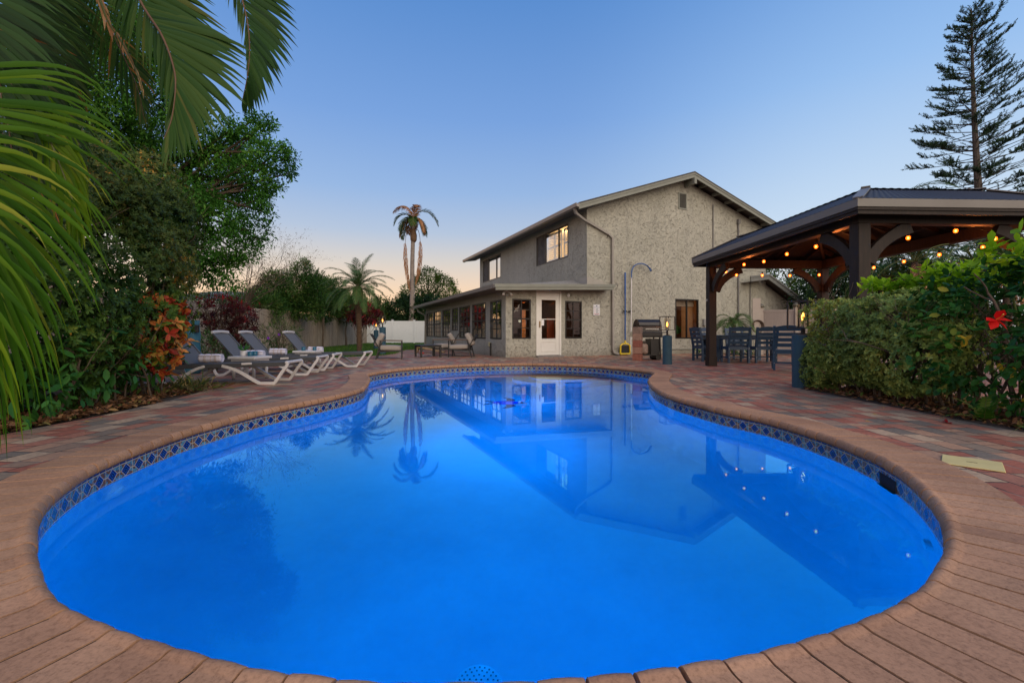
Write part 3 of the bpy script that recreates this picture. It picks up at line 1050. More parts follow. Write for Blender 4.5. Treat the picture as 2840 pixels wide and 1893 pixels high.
# ================================================================== HOUSE
def stucco():
    m, n, l, b = newmat('stucco')
    tcn = n.new('ShaderNodeTexCoord')
    dn = N(n, 'ShaderNodeTexNoise', ins={'Scale': 2.2, 'Detail': 2.0}); l.new(tcn.outputs['Object'], dn.inputs['Vector'])
    ad_ = N(n, 'ShaderNodeMixRGB'); ad_.inputs[0].default_value = 0.22
    l.new(tcn.outputs['Object'], ad_.inputs[1]); l.new(dn.outputs['Color'], ad_.inputs[2])

    def mth(op, a, bb=None, cl=False):
        k = N(n, 'ShaderNodeMath', operation=op, use_clamp=cl)
        for i, v in enumerate((a, bb)):
            if v is None: continue
            if isinstance(v, (int, float)): k.inputs[i].default_value = v
            else: l.new(v, k.inputs[i])
        return k.outputs[0]

    def squig(sc, w, seed):
        mp = n.new('ShaderNodeMapping'); mp.inputs['Location'].default_value = (seed, seed * .7, seed * .3)
        l.new(ad_.outputs[0], mp.inputs[0])
        a = N(n, 'ShaderNodeTexNoise', ins={'Scale': sc, 'Detail': 1.5, 'Distortion': 1.2}); l.new(mp.outputs[0], a.inputs['Vector'])
        k = N(n, 'ShaderNodeTexNoise', ins={'Scale': sc * .9, 'Detail': 1.0}); mp2 = n.new('ShaderNodeMapping'); mp2.inputs['Location'].default_value = (7 + seed, 3, 9)
        l.new(tcn.outputs['Object'], mp2.inputs[0]); l.new(mp2.outputs[0], k.inputs['Vector'])
        d = mth('ABSOLUTE', mth('SUBTRACT', a.outputs['Fac'], 0.5))
        r1_ = N(n, 'ShaderNodeMapRange', interpolation_type='SMOOTHSTEP'); r1_.inputs['From Min'].default_value = 0; r1_.inputs['From Max'].default_value = w
        r1_.inputs['To Min'].default_value = 1; r1_.inputs['To Max'].default_value = 0; l.new(d, r1_.inputs['Value'])
        r2_ = N(n, 'ShaderNodeMapRange', interpolation_type='SMOOTHSTEP'); r2_.inputs['From Min'].default_value = .44; r2_.inputs['From Max'].default_value = .52; l.new(k.outputs['Fac'], r2_.inputs['Value'])
        return mth('MULTIPLY', r1_.outputs[0], r2_.outputs[0])
    s = mth('MAXIMUM', squig(10.5, .016, 0.0), squig(16.0, .017, 5.0))
    fine = N(n, 'ShaderNodeTexNoise', ins={'Scale': 24.0, 'Detail': 6.0, 'Roughness': 0.6}); l.new(tcn.outputs['Object'], fine.inputs['Vector'])
    big = N(n, 'ShaderNodeTexNoise', ins={'Scale': 0.5, 'Detail': 3.0}); l.new(tcn.outputs['Object'], big.inputs['Vector'])
    rp = ramp(n, [(.3, (.39, .385, .325)), (.7, (.46, .45, .385))]); l.new(big.outputs['Fac'], rp.inputs[0])
    h = ramp(n, [(.25, (.90, .90, .90)), (.75, (1.06, 1.06, 1.06))]); l.new(fine.outputs['Fac'], h.inputs[0])
    m1 = N(n, 'ShaderNodeMixRGB', blend_type='MULTIPLY'); m1.inputs[0].default_value = 1; l.new(rp.outputs[0], m1.inputs[1]); l.new(h.outputs[0], m1.inputs[2])
    # rain streaks and splashed dirt near the ground
    mps = n.new('ShaderNodeMapping'); mps.inputs['Scale'].default_value = (2.4, 2.4, .16); l.new(tcn.outputs['Object'], mps.inputs[0])
    st_ = N(n, 'ShaderNodeTexNoise', ins={'Scale': 1.6, 'Detail': 5.0, 'Roughness': .7}); l.new(mps.outputs[0], st_.inputs['Vector'])
    rs_ = ramp(n, [(.32, (.89, .89, .90)), (.52, (1, 1, 1)), (.75, (1.04, 1.03, 1.0))]); l.new(st_.outputs['Fac'], rs_.inputs[0])
    ms_ = N(n, 'ShaderNodeMixRGB', blend_type='MULTIPLY'); ms_.inputs[0].default_value = 1; l.new(m1.outputs[0], ms_.inputs[1]); l.new(rs_.outputs[0], ms_.inputs[2])
    sz = n.new('ShaderNodeSeparateXYZ'); l.new(tcn.outputs['Object'], sz.inputs[0])
    dz_ = N(n, 'ShaderNodeMapRange', interpolation_type='SMOOTHSTEP'); dz_.inputs['From Min'].default_value = .42; dz_.inputs['From Max'].default_value = 0.0
    l.new(mth('ADD', sz.outputs['Z'], mth('MULTIPLY', big.outputs['Fac'], .25)), dz_.inputs['Value'])
    md_ = N(n, 'ShaderNodeMixRGB'); l.new(mth('MULTIPLY', dz_.outputs[0], .55), md_.inputs[0]); l.new(ms_.outputs[0], md_.inputs[1]); md_.inputs[2].default_value = (.20, .17, .13, 1)
    m1 = md_
    m2 = N(n, 'ShaderNodeMixRGB'); l.new(mth('MULTIPLY', s, .65), m2.inputs[0]); l.new(m1.outputs[0], m2.inputs[1]); m2.inputs[2].default_value = (.10, .09, .07, 1)  # crevice shade painted dark along the squiggles, besides the bump
    l.new(m2.outputs[0], b.inputs['Base Color'])
    b.inputs['Roughness'].default_value = .9; b.inputs['Specular IOR Level'].default_value = .2
    med = N(n, 'ShaderNodeTexNoise', ins={'Scale': 6.0, 'Detail': 4.0, 'Distortion': .6}); l.new(tcn.outputs['Object'], med.inputs['Vector'])
    hh = mth('SUBTRACT', mth('ADD', mth('MULTIPLY', fine.outputs['Fac'], .35), mth('MULTIPLY', med.outputs['Fac'], .8)), s)
    bp = N(n, 'ShaderNodeBump', ins={'Strength': .85, 'Distance': .03}); l.new(hh, bp.inputs['Height']); l.new(bp.outputs[0], b.inputs['Normal'])
    return m
M_STUC = stucco()
M_TRIM = M('trim_grey_green', (.21, .22, .185), .5, var=.08, scale=3)
M_GUT = M('gutter_grey', (.27, .25, .225), .35, var=.06, scale=3)
M_SOF = M('soffit', (.12, .11, .10), .8)
M_SHIN = M('roof_shingle', (.085, .075, .066), .9, var=.35, scale=16, bump=.6, bscale=20, stretch=(1, 3, 1), dist=.02)
M_BLK = M('window_black', (.012, .011, .010), .4, var=.1)
M_DOOR = M('door_white', (.72, .71, .66), .4, var=.03)
M_GLASS = glassmat('window_glass', (.55, .55, .55), 1.5, .05)
M_GLASS2 = glassmat('window_glass_clear', (.85, .85, .85), 1.33, .0)
M_BLIND = M('blind_slats', (.10, .065, .05), .6)
M_ROOM = M('room_brown', (.13, .085, .06), .9)
M_ROOMW = M('room_white', (.6, .52, .4), .9)
M_SHUT = M('shutter_white', (.78, .76, .70), .5, var=.03)
M_FLASH = M('flashing', (.33, .31, .27), .6, var=.06)

P0 = G(1402.6, 991.5)
PHI = math.atan(533 / F)
house = thing('house', 'two storey house with grey stucco walls, low gable roof and one storey sunroom', 'house', (P0.x, P0.y, 0), PHI)
HM = Matrix.Translation((P0.x, P0.y, 0)) @ Matrix.Rotation(PHI, 4, 'Z')
def HW(x, y, z): return HM @ Vector((x, y, z))

TF = lambda a, b, z: (a, -b, z)                 # front wall: a along, b outwards
def TL(x): return lambda a, b, z: (x - b, a, z)   # a left-facing wall at x

def holed(mb, T, a0, a1, z0, z1, holes, dep=.12):
    xs = sorted(set([a0, a1] + [h[0] for h in holes] + [h[1] for h in holes]))
    zs = sorted(set([z0, z1] + [h[2] for h in holes] + [h[3] for h in holes]))
    for i in range(len(xs) - 1):
        for j in range(len(zs) - 1):
            cx_, cz_ = (xs[i] + xs[i + 1]) / 2, (zs[j] + zs[j + 1]) / 2
            if any(h[0] < cx_ < h[1] and h[2] < cz_ < h[3] for h in holes): continue
            mb.add([T(xs[i], 0, zs[j]), T(xs[i + 1], 0, zs[j]), T(xs[i + 1], 0, zs[j + 1]), T(xs[i], 0, zs[j + 1])], [(0, 1, 2, 3)])
    for h in holes:
        A, B, C, D = (h[0], h[2]), (h[1], h[2]), (h[1], h[3]), (h[0], h[3])
        for p, q in ((A, B), (B, C), (C, D), (D, A)):
            mb.add([T(p[0], 0, p[1]), T(q[0], 0, q[1]), T(q[0], -dep, q[1]), T(p[0], -dep, p[1])], [(0, 1, 2, 3)])

RX, RZ, SL = 7.86, 7.23, 0.3415      # ridge and slope
def roofz(x): return RZ - SL * abs(x - RX)
LW = [(.39, 1.51, .62, 2.0), (2.03, 3.68, .62, 2.0), (3.97, 5.58, .62, 2.0), (5.81, 6.86, .95, 2.0), (7.12, 8.67, .62, 2.0), (8.97, 10.60, .62, 2.0), (10.78, 12.45, .62, 2.0)]
FW1, FW2, FDOOR = (.24, .94, .64, 2.01), (2.3, 2.99, .64, 1.99), (1.17, 2.10, .05, 2.27)
BW = (7.35, 8.57, .61, 2.21)
UW1, UW2 = (1.36, 4.22, 3.83, 5.13), (8.63, 11.52, 3.83, 5.13)
mb = MB()
holed(mb, TF, 0, 3.21, -.02, 2.42, [FW1, FW2, FDOOR])
mb.add([TF(0, 0, 2.42), TF(3.21, 0, 2.42), TF(3.21, 0, 2.6)], [(0, 1, 2)])
holed(mb, TF, 3.21, 12.5, -.02, 5.3, [BW])
xs = [3.21, RX, 12.5]
mb.add([(3.21, 0, 5.3), (12.5, 0, 5.3), (12.5, 0, roofz(12.5) - .2), (RX, 0, RZ - .2), (3.21, 0, roofz(3.21) - .2)], [(0, 1, 2, 3, 4)])
holed(mb, TL(0), 0, 12.68, -.02, 2.42, LW)
holed(mb, TL(3.21), 0, 12.12, 2.3, 5.45, [UW1, UW2])
mb.add([(0, 12.68, -.02), (3.21, 12.68, -.02), (3.21, 12.68, 2.6), (0, 12.68, 2.42)], [(0, 1, 2, 3)])
mb.add([(12.5, 0, -.02), (12.5, 12.12, -.02), (12.5, 12.12, 5.45), (12.5, 0, 5.45)], [(0, 1, 2, 3)])
mb.add([(3.21, 12.12, -.02), (12.5, 12.12, -.02), (12.5, 12.12, 5.45), (RX, 12.12, RZ - .2), (3.21, 12.12, 5.45)], [(0, 1, 2, 3, 4)])
# low wing beyond the right corner
mb.add([(12.5, .02, -.02), (14.1, .02, -.02), (14.1, .02, 2.2), (12.5, .02, 3.0)], [(0, 1, 2, 3)])
mb.add([(14.1, .02, -.02), (14.1, 9, -.02), (14.1, 9, 2.2), (14.1, .02, 2.2)], [(0, 1, 2, 3)])
mb.build('wall', M_STUC, house, recalc=False)

# main roof
EX0, EX1, RY0, RY1 = 2.58, 13.14, -.5, 13.0
mb = MB()
for s in (0, 1):
    xa = EX0 if s == 0 else EX1
    za = roofz(xa)
    mb.add([(xa, RY0 - .03, za), (RX, RY0 - .03, RZ), (RX, RY1, RZ), (xa, RY1, za),
            (xa, RY0 - .03, za - .05), (RX, RY0 - .03, RZ - .05), (RX, RY1, RZ - .05), (xa, RY1, za - .05)],
           [(0, 1, 2, 3), (7, 6, 5, 4), (0, 4, 5, 1), (1, 5, 6, 2), (2, 6, 7, 3), (3, 7, 4, 0)])
mb.build('roof', M_SHIN, house)
mb = MB()
for s in (0, 1):
    xa = EX0 if s == 0 else EX1
    za = roofz(xa)
    sg = 1 if s == 0 else -1
    # rake boards: upper strip and lower board
    mb.add([(xa, RY0, za - .052), (RX, RY0, RZ - .052), (RX, RY0, RZ - .24), (xa, RY0, za - .24), (xa, RY0 + .04, za - .052), (RX, RY0 + .04, RZ - .052), (RX, RY0 + .04, RZ - .24), (xa, RY0 + .04, za - .24)],
           [(0, 1, 2, 3), (7, 6, 5, 4), (3, 2, 6, 7), (0, 3, 7, 4)])
    mb.add([(xa, RY0 - .02, za - .052), (RX, RY0 - .02, RZ - .052), (RX, RY0 - .02, RZ - .115), (xa, RY0 - .02, za - .115), (xa, RY0 - .002, za - .115), (RX, RY0 - .002, RZ - .115)],
           [(0, 1, 2, 3), (3, 2, 5, 4)])
mb.build('fascia', M_TRIM, house)
mb = MB()
# soffit sheets and lookouts under the rakes
for s in (0, 1):
    xa = EX0 if s == 0 else EX1
    za = roofz(xa)
    mb.add([(xa, RY0 + .04, za - .06), (RX, RY0 + .04, RZ - .06), (RX, .0, RZ - .06), (xa, 0, za - .06)], [(0, 1, 2, 3)])
mb.add([(EX0, RY0 + .04, roofz(EX0) - .16), (3.21, RY0 + .04, roofz(EX0) - .06), (3.21, RY1, roofz(EX0) - .06), (EX0, RY1, roofz(EX0) - .16)], [(0, 1, 2, 3)])
mb.build('soffit', M_SOF, house)
mb = MB()
for k in range(7):
    x = RX + .75 + k * .72
    if x < 13: MB().box((x - .04, RY0 + .045, roofz(x) - .20), (x + .04, -.001, roofz(x) - .075)).build('lookout', M_TRIM, house)
for k in range(6):
    x = RX - .75 - k * .72
    if x > 3.3: MB().box((x - .04, RY0 + .045, roofz(x) - .20), (x + .04, -.001, roofz(x) - .075)).build('lookout', M_TRIM, house)
mb = MB(); mb.box((RX - .06, RY0 - .07, RZ - .50), (RX + .06, -.001, RZ - .255))
mb.build('ridge_beam', M_TRIM, house)
# eave gutter, left
mb = MB()
zg = roofz(EX0)
gp_ = [(EX0 - .13, zg - .03), (EX0 - .11, zg - .15), (EX0 - .02, zg - .17), (EX0 - .002, zg - .17), (EX0 - .002, zg - .02), (EX0 - .03, zg - .02), (EX0 - .03, zg - .08), (EX0 - .11, zg - .06), (EX0 - .12, zg - .02)]
mb.prism([(x, z) for x, z in gp_], RY0 - .02, RY1 + .3)
mb.build('gutter', M_GUT, house)
# downspout: from the gutter along the wall to the ground
mb = MB()
ds = [HV for HV in [Vector((EX0 - .05, RY0 + .25, zg - .16)), Vector((EX0 + .02, RY0 + .25, zg - .33)), Vector((3.02, -.09, 4.95)), Vector((3.3, -.06, 4.86)), Vector((4.12, -.06, 4.52)), Vector((4.28, -.06, 4.38)), Vector((4.3, -.06, .22)), Vector((4.34, -.09, .10)), Vector((4.52, -.13, .05))]]
mb.sweep(ds, .075, .10, up=(0, 1, 0))
smooth_by_angle(mb.build('downspout', M_GUT, house))
# vent
mb = MB(); mb.box((7.5, -.025, 5.83), (7.93, -.001, 6.50)); mb.build('gable_vent', M_TRIM, house)
mb = MB()
for k in range(12):
    z = 5.89 + k * .047
    mb.add([TF(7.55, .027, z), TF(7.88, .027, z), TF(7.88, .045, z + .03), TF(7.55, .045, z + .03)], [(0, 1, 2, 3)])
    mb.add([TF(7.55, .026, z + .03), TF(7.88, .026, z + .03), TF(7.88, .026, z + .047), TF(7.55, .026, z + .047)], [(0, 1, 2, 3)])
mb.build('louvre', M('vent_dark', (.08, .08, .07), .7), COL.objects[-1] if False else house, recalc=False)
# conduits on the wall
mb = MB()
mb.tube([(9.35, -.03, 6.2), (9.35, -.03, 3.6)], .022, 6)
mb.tube([(10.78, -.05, 5.6), (10.78, -.05, 1.3)], .03, 8)
mb.cbox((10.78, -.06, 5.62), (.12, .1, .2))
mb.tube([(11.52, -.03, 3.1), (11.5, -.03, 1.8), (11.54, -.03, .2)], .018, 6)
mb.build('conduit', M('conduit_grey', (.16, .155, .15), .5), house)
mb = MB(); mb.cbox((8.85, -.06, 1.28), (.15, .1, .26)); mb.tube([(8.86, -.06, 1.16), (8.86, -.07, .8), (8.98, -.07, .62)], .02, 6)
mb.cbox((9.12, -.05, 1.22), (.2, .08, .42)); mb.build('electric_box', M('box_grey', (.30, .30, .29), .45), house)
MB().tube([(6.6, -.03, .18), (8.9, -.03, .17)], .015, 6).build('pipe', M_TRIM, house)

# sunroom roof
AX0 = -.50
mb = MB()
def az(x): return 2.42 + .17 * (x - AX0) / 4.5
mb.add([(AX0, -.53, az(AX0)), (4.05, -.53, az(4.05)), (4.05, 0.02, az(4.05)), (3.21, .02, az(3.21)), (3.21, 13.2, az(3.21) + .25), (AX0, 13.2, az(AX0))], [(0, 1, 2, 3, 4, 5)])
mb.add([(AX0, .02, az(AX0) + .002), (3.2, .02, az(3.21)), (3.2, .9, 2.86), (3.2, 12.1, 2.86), (AX0, 12.1, az(AX0) + .002)], [(0, 1, 2), (0, 2, 3, 4)])
mb.build('sunroom_roof', M('sunroom_shingle', (.24, .235, .22), .85, var=.2, scale=14), house, recalc=False)
mb = MB()
mb.add([TF(3.21, .004, 2.60), TF(4.0, .004, 2.62), TF(3.92, .006, 2.76), TF(3.21, .006, 2.90)], [(0, 1, 2, 3)])
mb.add([TL(3.21)(-.004, .004, 2.60), TL(3.21)(-.004, .004, 2.90), TL(3.21)(2.2, .006, 2.66), TL(3.21)(2.2, .006, 2.60)], [(0, 1, 2, 3)])
mb.build('flashing', M_FLASH, house, recalc=False)
mb = MB()
def slab(x0, x1, y0, y1, t0, t1):
    mb.add([(x0, y0, az(x0) - t0), (x1, y0, az(x1) - t0), (x1, y1, az(x1) - t0), (x0, y1, az(x0) - t0), (x0, y0, az(x0) - t1), (x1, y0, az(x1) - t1), (x1, y1, az(x1) - t1), (x0, y1, az(x0) - t1)],
           [(3, 2, 1, 0), (4, 5, 6, 7), (0, 1, 5, 4), (1, 2, 6, 5), (2, 3, 7, 6), (3, 0, 4, 7)])
slab(AX0 - .1, 4.08, -.555, -.50, -.012, .095)
slab(AX0 - .06, 4.02, -.535, -.45, .098, .185)
mb.build('sunroom_fascia', M_TRIM, house)
mb = MB()
za_ = 2.44
mb.prism([(AX0 - .13, za_ - .01), (AX0 - .11, za_ - .13), (AX0 - .02, za_ - .15), (AX0 - .002, za_ - .15), (AX0 - .002, za_)], -.5, 13.4)
mb.build('sunroom_gutter', M_GUT, house)
mb = MB()
mb.add([(AX0, -.45, 2.28), (4.0, -.45, 2.40), (4.0, -.002, 2.40), (0, -.002, 2.28), (0, 12.68, 2.28), (AX0, 12.68, 2.28)], [(0, 1, 2, 3), (0, 3, 4, 5)])
mb.build('sunroom_soffit', M('soffit_sun', (.20, .18, .16), .8), house, recalc=False)
MB().sweep([(AX0 + .02, 12.9, 2.3), (AX0 + .1, 12.85, 2.1), (-.03, 12.6, 1.85), (-.06, 12.6, .1)], .09, .07, up=(0, 1, 0)).build('sunroom_downspout', M_GUT, house)
# low wing roof
mb = MB()
for o_ in (0,):
    mb.add([(11.0, -.5, 3.06), (12.05, -.5, 3.36), (14.9, -.5, 2.0), (14.9, 9, 2.0), (12.05, 9, 3.36), (11.0, -.46, 3.0)], [(1, 2, 3, 4)])
    mb.add([(12.05, -.5, 3.32), (14.9, -.5, 1.96), (14.9, 9, 1.96), (12.05, 9, 3.32)], [(0, 1, 2, 3)])
mb.build('wing_roof', M_SHIN, house, recalc=False)
mb = MB()
mb.sweep([(10.95, -.5, 3.10), (12.05, -.5, 3.24), (14.95, -.5, 1.86)], .05, .2, up=(0, 0, 1))
mb.sweep([(10.9, -.54, 3.20), (12.05, -.54, 3.34), (15.0, -.54, 1.95)], .03, .07, up=(0, 0, 1))
mb.add([(10.95, -.48, 3.0), (12.05, -.48, 3.14), (12.05, -.001, 3.14), (10.95, -.001, 3.0)], [(0, 1, 2, 3)])
mb.build('wing_fascia', M('wing_trim', (.16, .165, .155), .6), house)

# --- windows
def window(T, w, cols, rows, dep=.06, glass=None, split=.5, fr=.045, mun=.016, blinds=None, slider=False):
    a0, a1, z0, z1 = w
    mb = MB()
    B = lambda p, q: mb.box(p, q, T)
    o0, o1 = .012, -dep
    B((a0, o0, z0), (a0 + fr, o1, z1)); B((a1 - fr, o0, z0), (a1, o1, z1))
    B((a0 + fr, o0, z0), (a1 - fr, o1, z0 + fr)); B((a0 + fr, o0, z1 - fr), (a1 - fr, o1, z1))
    ai, bi, zi, zj = a0 + fr, a1 - fr, z0 + fr, z1 - fr
    if slider:
        for q in slider:
            am = a0 + (a1 - a0) * q
            B((am - .025, -.0, zi), (am + .025, o1 + .002, zj))
    else:
        zm = zi + (zj - zi) * split
        B((ai, 0.0, zm - .025), (bi, o1 + .002, zm + .025))
        for c_ in range(1, cols):
            a = ai + (bi - ai) * c_ / cols
            B((a - mun, -.012, zi), (a + mun, -.03, zj))
        for (za, zb, nr) in ((zi, zm, rows), (zm, zj, rows)):
            for r_ in range(1, nr):
                z = za + (zb - za) * r_ / nr
                B((ai, -.014, z - mun * .8), (bi, -.028, z + mun * .8))
    fo = mb.build('window', M_BLK, house)
    mb = MB()
    mb.add([T(ai - .01, -.035, zi - .01), T(bi + .01, -.035, zi - .01), T(bi + .01, -.035, zj + .01), T(ai - .01, -.035, zj + .01)], [(0, 1, 2, 3)])
    mb.build('pane', glass or M_GLASS, fo, recalc=False)
    if blinds:
        mb = MB()
        z = zj - .02
        mb.box((ai + .01, -.10, z - .04), (bi - .01, -.15, z), T)
        z -= .06
        while z > zi + .03:
            mb.add([T(ai + .02, -.10, z), T(bi - .02, -.10, z), T(bi - .02, -.135, z + .014), T(ai + .02, -.135, z + .014)], [(0, 1, 2, 3)])
            z -= blinds
        mb.build('blind', M_BLIND, fo, recalc=False)
    return fo
for w in (FW1, FW2): window(TF, w, 2, 2, blinds=.045)
for i, w in enumerate(LW):
    window(TL(0), w, 3 if i in (1, 2, 4, 5, 6) else 2, 2 if i < 2 else 3, mun=.014, split=.5)
window(TF, BW, 1, 1, slider=(.5,), glass=M_GLASS2)
M_GLASS3 = glassmat('window_glass_soft', (.95, .95, .95), 1.12, .0)
w1 = window(TL(3.21), UW1, 1, 1, slider=(.28, .70), glass=M_GLASS3)
w2 = window(TL(3.21), UW2, 1, 1, slider=(.24, .68), glass=glassmat('window_glass_mirror', (.5, .5, .5), 1.5, .35))

# insect screens over the far sash of the upper windows
M_SCR = M('insect_screen', (.055, .052, .05), .7, var=.5, scale=3)
for fo_, w_, qa, qb_ in ((w1, UW1, .70, 1.0), (w2, UW2, .68, 1.0)):
    a_, b_ = w_[0] + (w_[1] - w_[0]) * qa + .03, w_[1] - .05
    mb = MB(); mb.add([TL(3.21)(a_, -.02, w_[2] + .05), TL(3.21)(b_, -.02, w_[2] + .05), TL(3.21)(b_, -.02, w_[3] - .05), TL(3.21)(a_, -.02, w_[3] - .05)], [(0, 1, 2, 3)])
    mb.build('screen', M_SCR, fo_, recalc=False)

# rooms behind the glass
mb = MB()
def room(mb, x0, x1, y0, y1, z0, z1, skip=()):
    v = [(x0, y0, z0), (x1, y0, z0), (x1, y1, z0), (x0, y1, z0), (x0, y0, z1), (x1, y0, z1), (x1, y1, z1), (x0, y1, z1)]
    f = {'b': (0, 1, 2, 3), 't': (4, 5, 6, 7), 'f': (0, 1, 5, 4), 'r': (1, 2, 6, 5), 'k': (2, 3, 7, 6), 'l': (3, 0, 4, 7)}
    mb.add(v, [f[k] for k in f if k not in skip])
room(mb, .125, 3.1, .125, 12.5, .03, 2.27, ('f', 'l'))
mb.build('sunroom_interior', M_ROOM, house, recalc=False)
mb = MB(); room(mb, 3.34, 7.0, .3, 4.9, 3.2, 5.3, ('l',)); mb.build('bedroom_interior', M_ROOMW, house, recalc=False)
mb = MB(); room(mb, 3.34, 6.5, 8.0, 11.9, 3.2, 5.3, ('l',)); mb.build('bathroom_interior', M_ROOMW, house, recalc=False)
mb = MB(); room(mb, 6.9, 9.2, .13, 2.4, .0, 2.6, ('f',)); mb.build('living_interior', M_ROOM, house, recalc=False)
# curtain, shade and potted leaves in the living room
mb = MB()
pts = [(7.97 + .6 * k / 48, .32 + .022 * math.sin(k * PI / 2)) for k in range(49)]
for k in range(48):
    mb.add([(pts[k][0], pts[k][1], .5), (pts[k + 1][0], pts[k + 1][1], .5), (pts[k + 1][0], pts[k + 1][1], 2.0), (pts[k][0], pts[k][1], 2.0)], [(0, 1, 2, 3)])
mb.build('curtain', M('curtain_ochre', (.55, .30, .13), .9), house, recalc=False)
mb = MB()
for k in range(4): mb.box((7.36, .26 - k * .01, 1.93 + k * .06), (8.56, .28, 2.0 + k * .06))
mb.build('roman_shade', M('shade_linen', (.42, .33, .24), .9), house)
lv = Leaves()
pp = np.array([[7.85, .5, .8]] * 7 + [[8.2, .35, .75]] * 5); dd = unit(np.array([[math.cos(a) * .8, -.1, abs(math.sin(a * 1.7)) + .5] for a in range(12)]))
lv.add(*leaf_arrays(pp, dd, np.array([[0, -1.0, .2]] * 12), .42, .17, .1, .3))
lv.build('houseplant', leafmat('houseplant_green', [(0, (.02, .06, .015)), (1, (.04, .10, .03))]), house)
# plantation shutters upstairs
mb = MB()
T3 = TL(3.21)
for a0, a1 in ((1.46, 1.95), (2.15, 2.72), (2.76, 3.34), (3.4, 3.6), (3.66, 4.12)):
    mb.box((a0, -.13, 3.9), (a0 + .05, -.16, 5.08), T3); mb.box((a1 - .05, -.13, 3.9), (a1, -.16, 5.08), T3)
    mb.box((a0 + .05, -.13, 4.45), (a1 - .05, -.16, 4.52), T3); mb.box((a0 + .05, -.13, 3.9), (a1 - .05, -.16, 3.98), T3); mb.box((a0 + .05, -.13, 5.0), (a1 - .05, -.16, 5.08), T3)
    z = 4.02
    while z < 4.97:
        if not 4.41 < z < 4.53:
            mb.add([T3(a0 + .05, -.12, z), T3(a1 - .05, -.12, z), T3(a1 - .05, -.175, z + .045), T3(a0 + .05, -.175, z + .045)], [(0, 1, 2, 3)])
        z += .085
mb.build('shutter', M_SHUT, house)

def plight(name, loc, e, col, size=.06, parent=None):
    ld = bpy.data.lights.new(name, 'POINT'); ld.energy = e; ld.color = col; ld.shadow_soft_size = size
    lo = bpy.data.objects.new(name, ld); COL.objects.link(lo); lo.location = loc
    if parent: lo.parent = parent
    return lo
WARM = (1.0, .50, .18)
plight('room_light', (4.4, 2.9, 4.7), 150, (1.0, .70, .34), 0, house)
plight('room_light', (5.2, 10.2, 4.6), 30, (1.0, .62, .35), 0, house)
plight('room_light', (1.6, 1.6, 1.95), 2.5, WARM, 0, house)
plight('room_light', (1.6, 7.0, 1.95), 6, WARM, 0, house)
plight('room_light', (8.3, .9, 1.9), 16, (1.0, .42, .14), 0, house)
# warm hall seen through the door
M_HALL = M('hall_orange', (.75, .42, .16), .7, var=.1)
mb = MB()
mb.box((1.36, 1.7, .05), (1.52, 1.75, 1.75)); mb.build('door_casing', M_HALL, house)
mb = MB()
for k in range(10): mb.tube([(1.98 + k * .03, .75, .1), (1.97 + k * .028, .75, 1.4)], .018, 6)
mb.build('drape', M('drape_rust', (.35, .08, .03), .9), house)
plight('room_light', (1.25, 1.1, 1.2), 14, (1.0, .42, .12), 0, house)
M_LAMP = emit('lamp_glow', (1.0, .42, .10), 3.5)
lampt = thing('ceiling_lamp', 'glowing orange ceiling lamp seen through the sunroom window left of the door', 'ceiling lamp', HW(.42, 1.3, 1.86))
MB().lathe([(.02, 0), (.13, .03), (.15, .07), (.08, .10), (.02, .11)], 20).build('lamp_shade', M_LAMP, lampt, True)
MB().tube([(0, 0, .1), (0, 0, .40)], .008, 6).build('stem', M_BLK, lampt)
lampt2 = copy_tree(lampt); lampt2.location = HW(.9, 6.2, 1.86)
lampt2['label'] = 'orange ceiling lamp glowing behind the fifth side window of the sunroom'

# storm door
a0, a1, z0, z1 = FDOOR
mb = MB()
B = lambda p, q: mb.box(p, q, TF)
B((a0 - .03, .03, z0), (a0 + .05, -.1, z1 + .0)); B((a1 - .05, .03, z0), (a1 + .03, -.1, z1)); B((a0 - .03, .03, z1), (a1 + .03, -.1, z1 + .06))
dfr = mb.build('door_frame', M_DOOR, house, bevel=.004)
mb = MB()
di0, di1 = a0 + .055, a1 - .055
B = lambda p, q: mb.box(p, q, TF)
gz0, gz1 = .64, 2.0
B((di0, .012, z0 + .01), (di0 + .13, -.03, z1 - .01)); B((di1 - .13, .012, z0 + .01), (di1, -.03, z1 - .01))
B((di0 + .13, .012, z0 + .01), (di1 - .13, -.03, gz0)); B((di0 + .13, .012, gz1), (di1 - .13, -.03, z1 - .01))
B((di0 + .13, .010, 1.31), (di1 - .13, -.02, 1.335))
B((di0 + .10, .022, gz0 - .03), (di1 - .10, .012, gz0))
# raised kick panel moulding
for q in (((di0 + .10, .024, .52), (di1 - .10, .013, .56)), ((di0 + .10, .024, .18), (di1 - .10, .013, .22)), ((di0 + .10, .024, .22), (di0 + .14, .013, .52)), ((di1 - .14, .024, .22), (di1 - .10, .013, .52))):
    B(*q)
door = mb.build('storm_door', M_DOOR, house, bevel=.003)
mb = MB(); mb.add([TF(di0 + .13, -.01, gz0), TF(di1 - .13, -.01, gz0), TF(di1 - .13, -.01, gz1), TF(di0 + .13, -.01, gz1)], [(0, 1, 2, 3)])
mb.build('pane', M_GLASS2, door, recalc=False)
mb = MB(); mb.cbox((di0 + .05, -.03, 1.14), (.035, .03, .22)); mb.bar((di0 + .05, -.05, 1.17), (di0 + .05, -.05, 1.08), .02); mb.build('handle', M('brass', (.30, .18, .06), .35, .8), door)
mb = MB(); mb.cbox((di0 + .18, -.004, 1.20), (.09, .004, .2)); mb.build('notice', M('paper', (.8, .8, .82), .8), door)
mb = MB(); mb.box((a0 - .05, -.22, 0.0), (a1 + .05, -.001, .045)); mb.build('door_sill', M('sill_grey', (.22, .21, .2), .8), house)

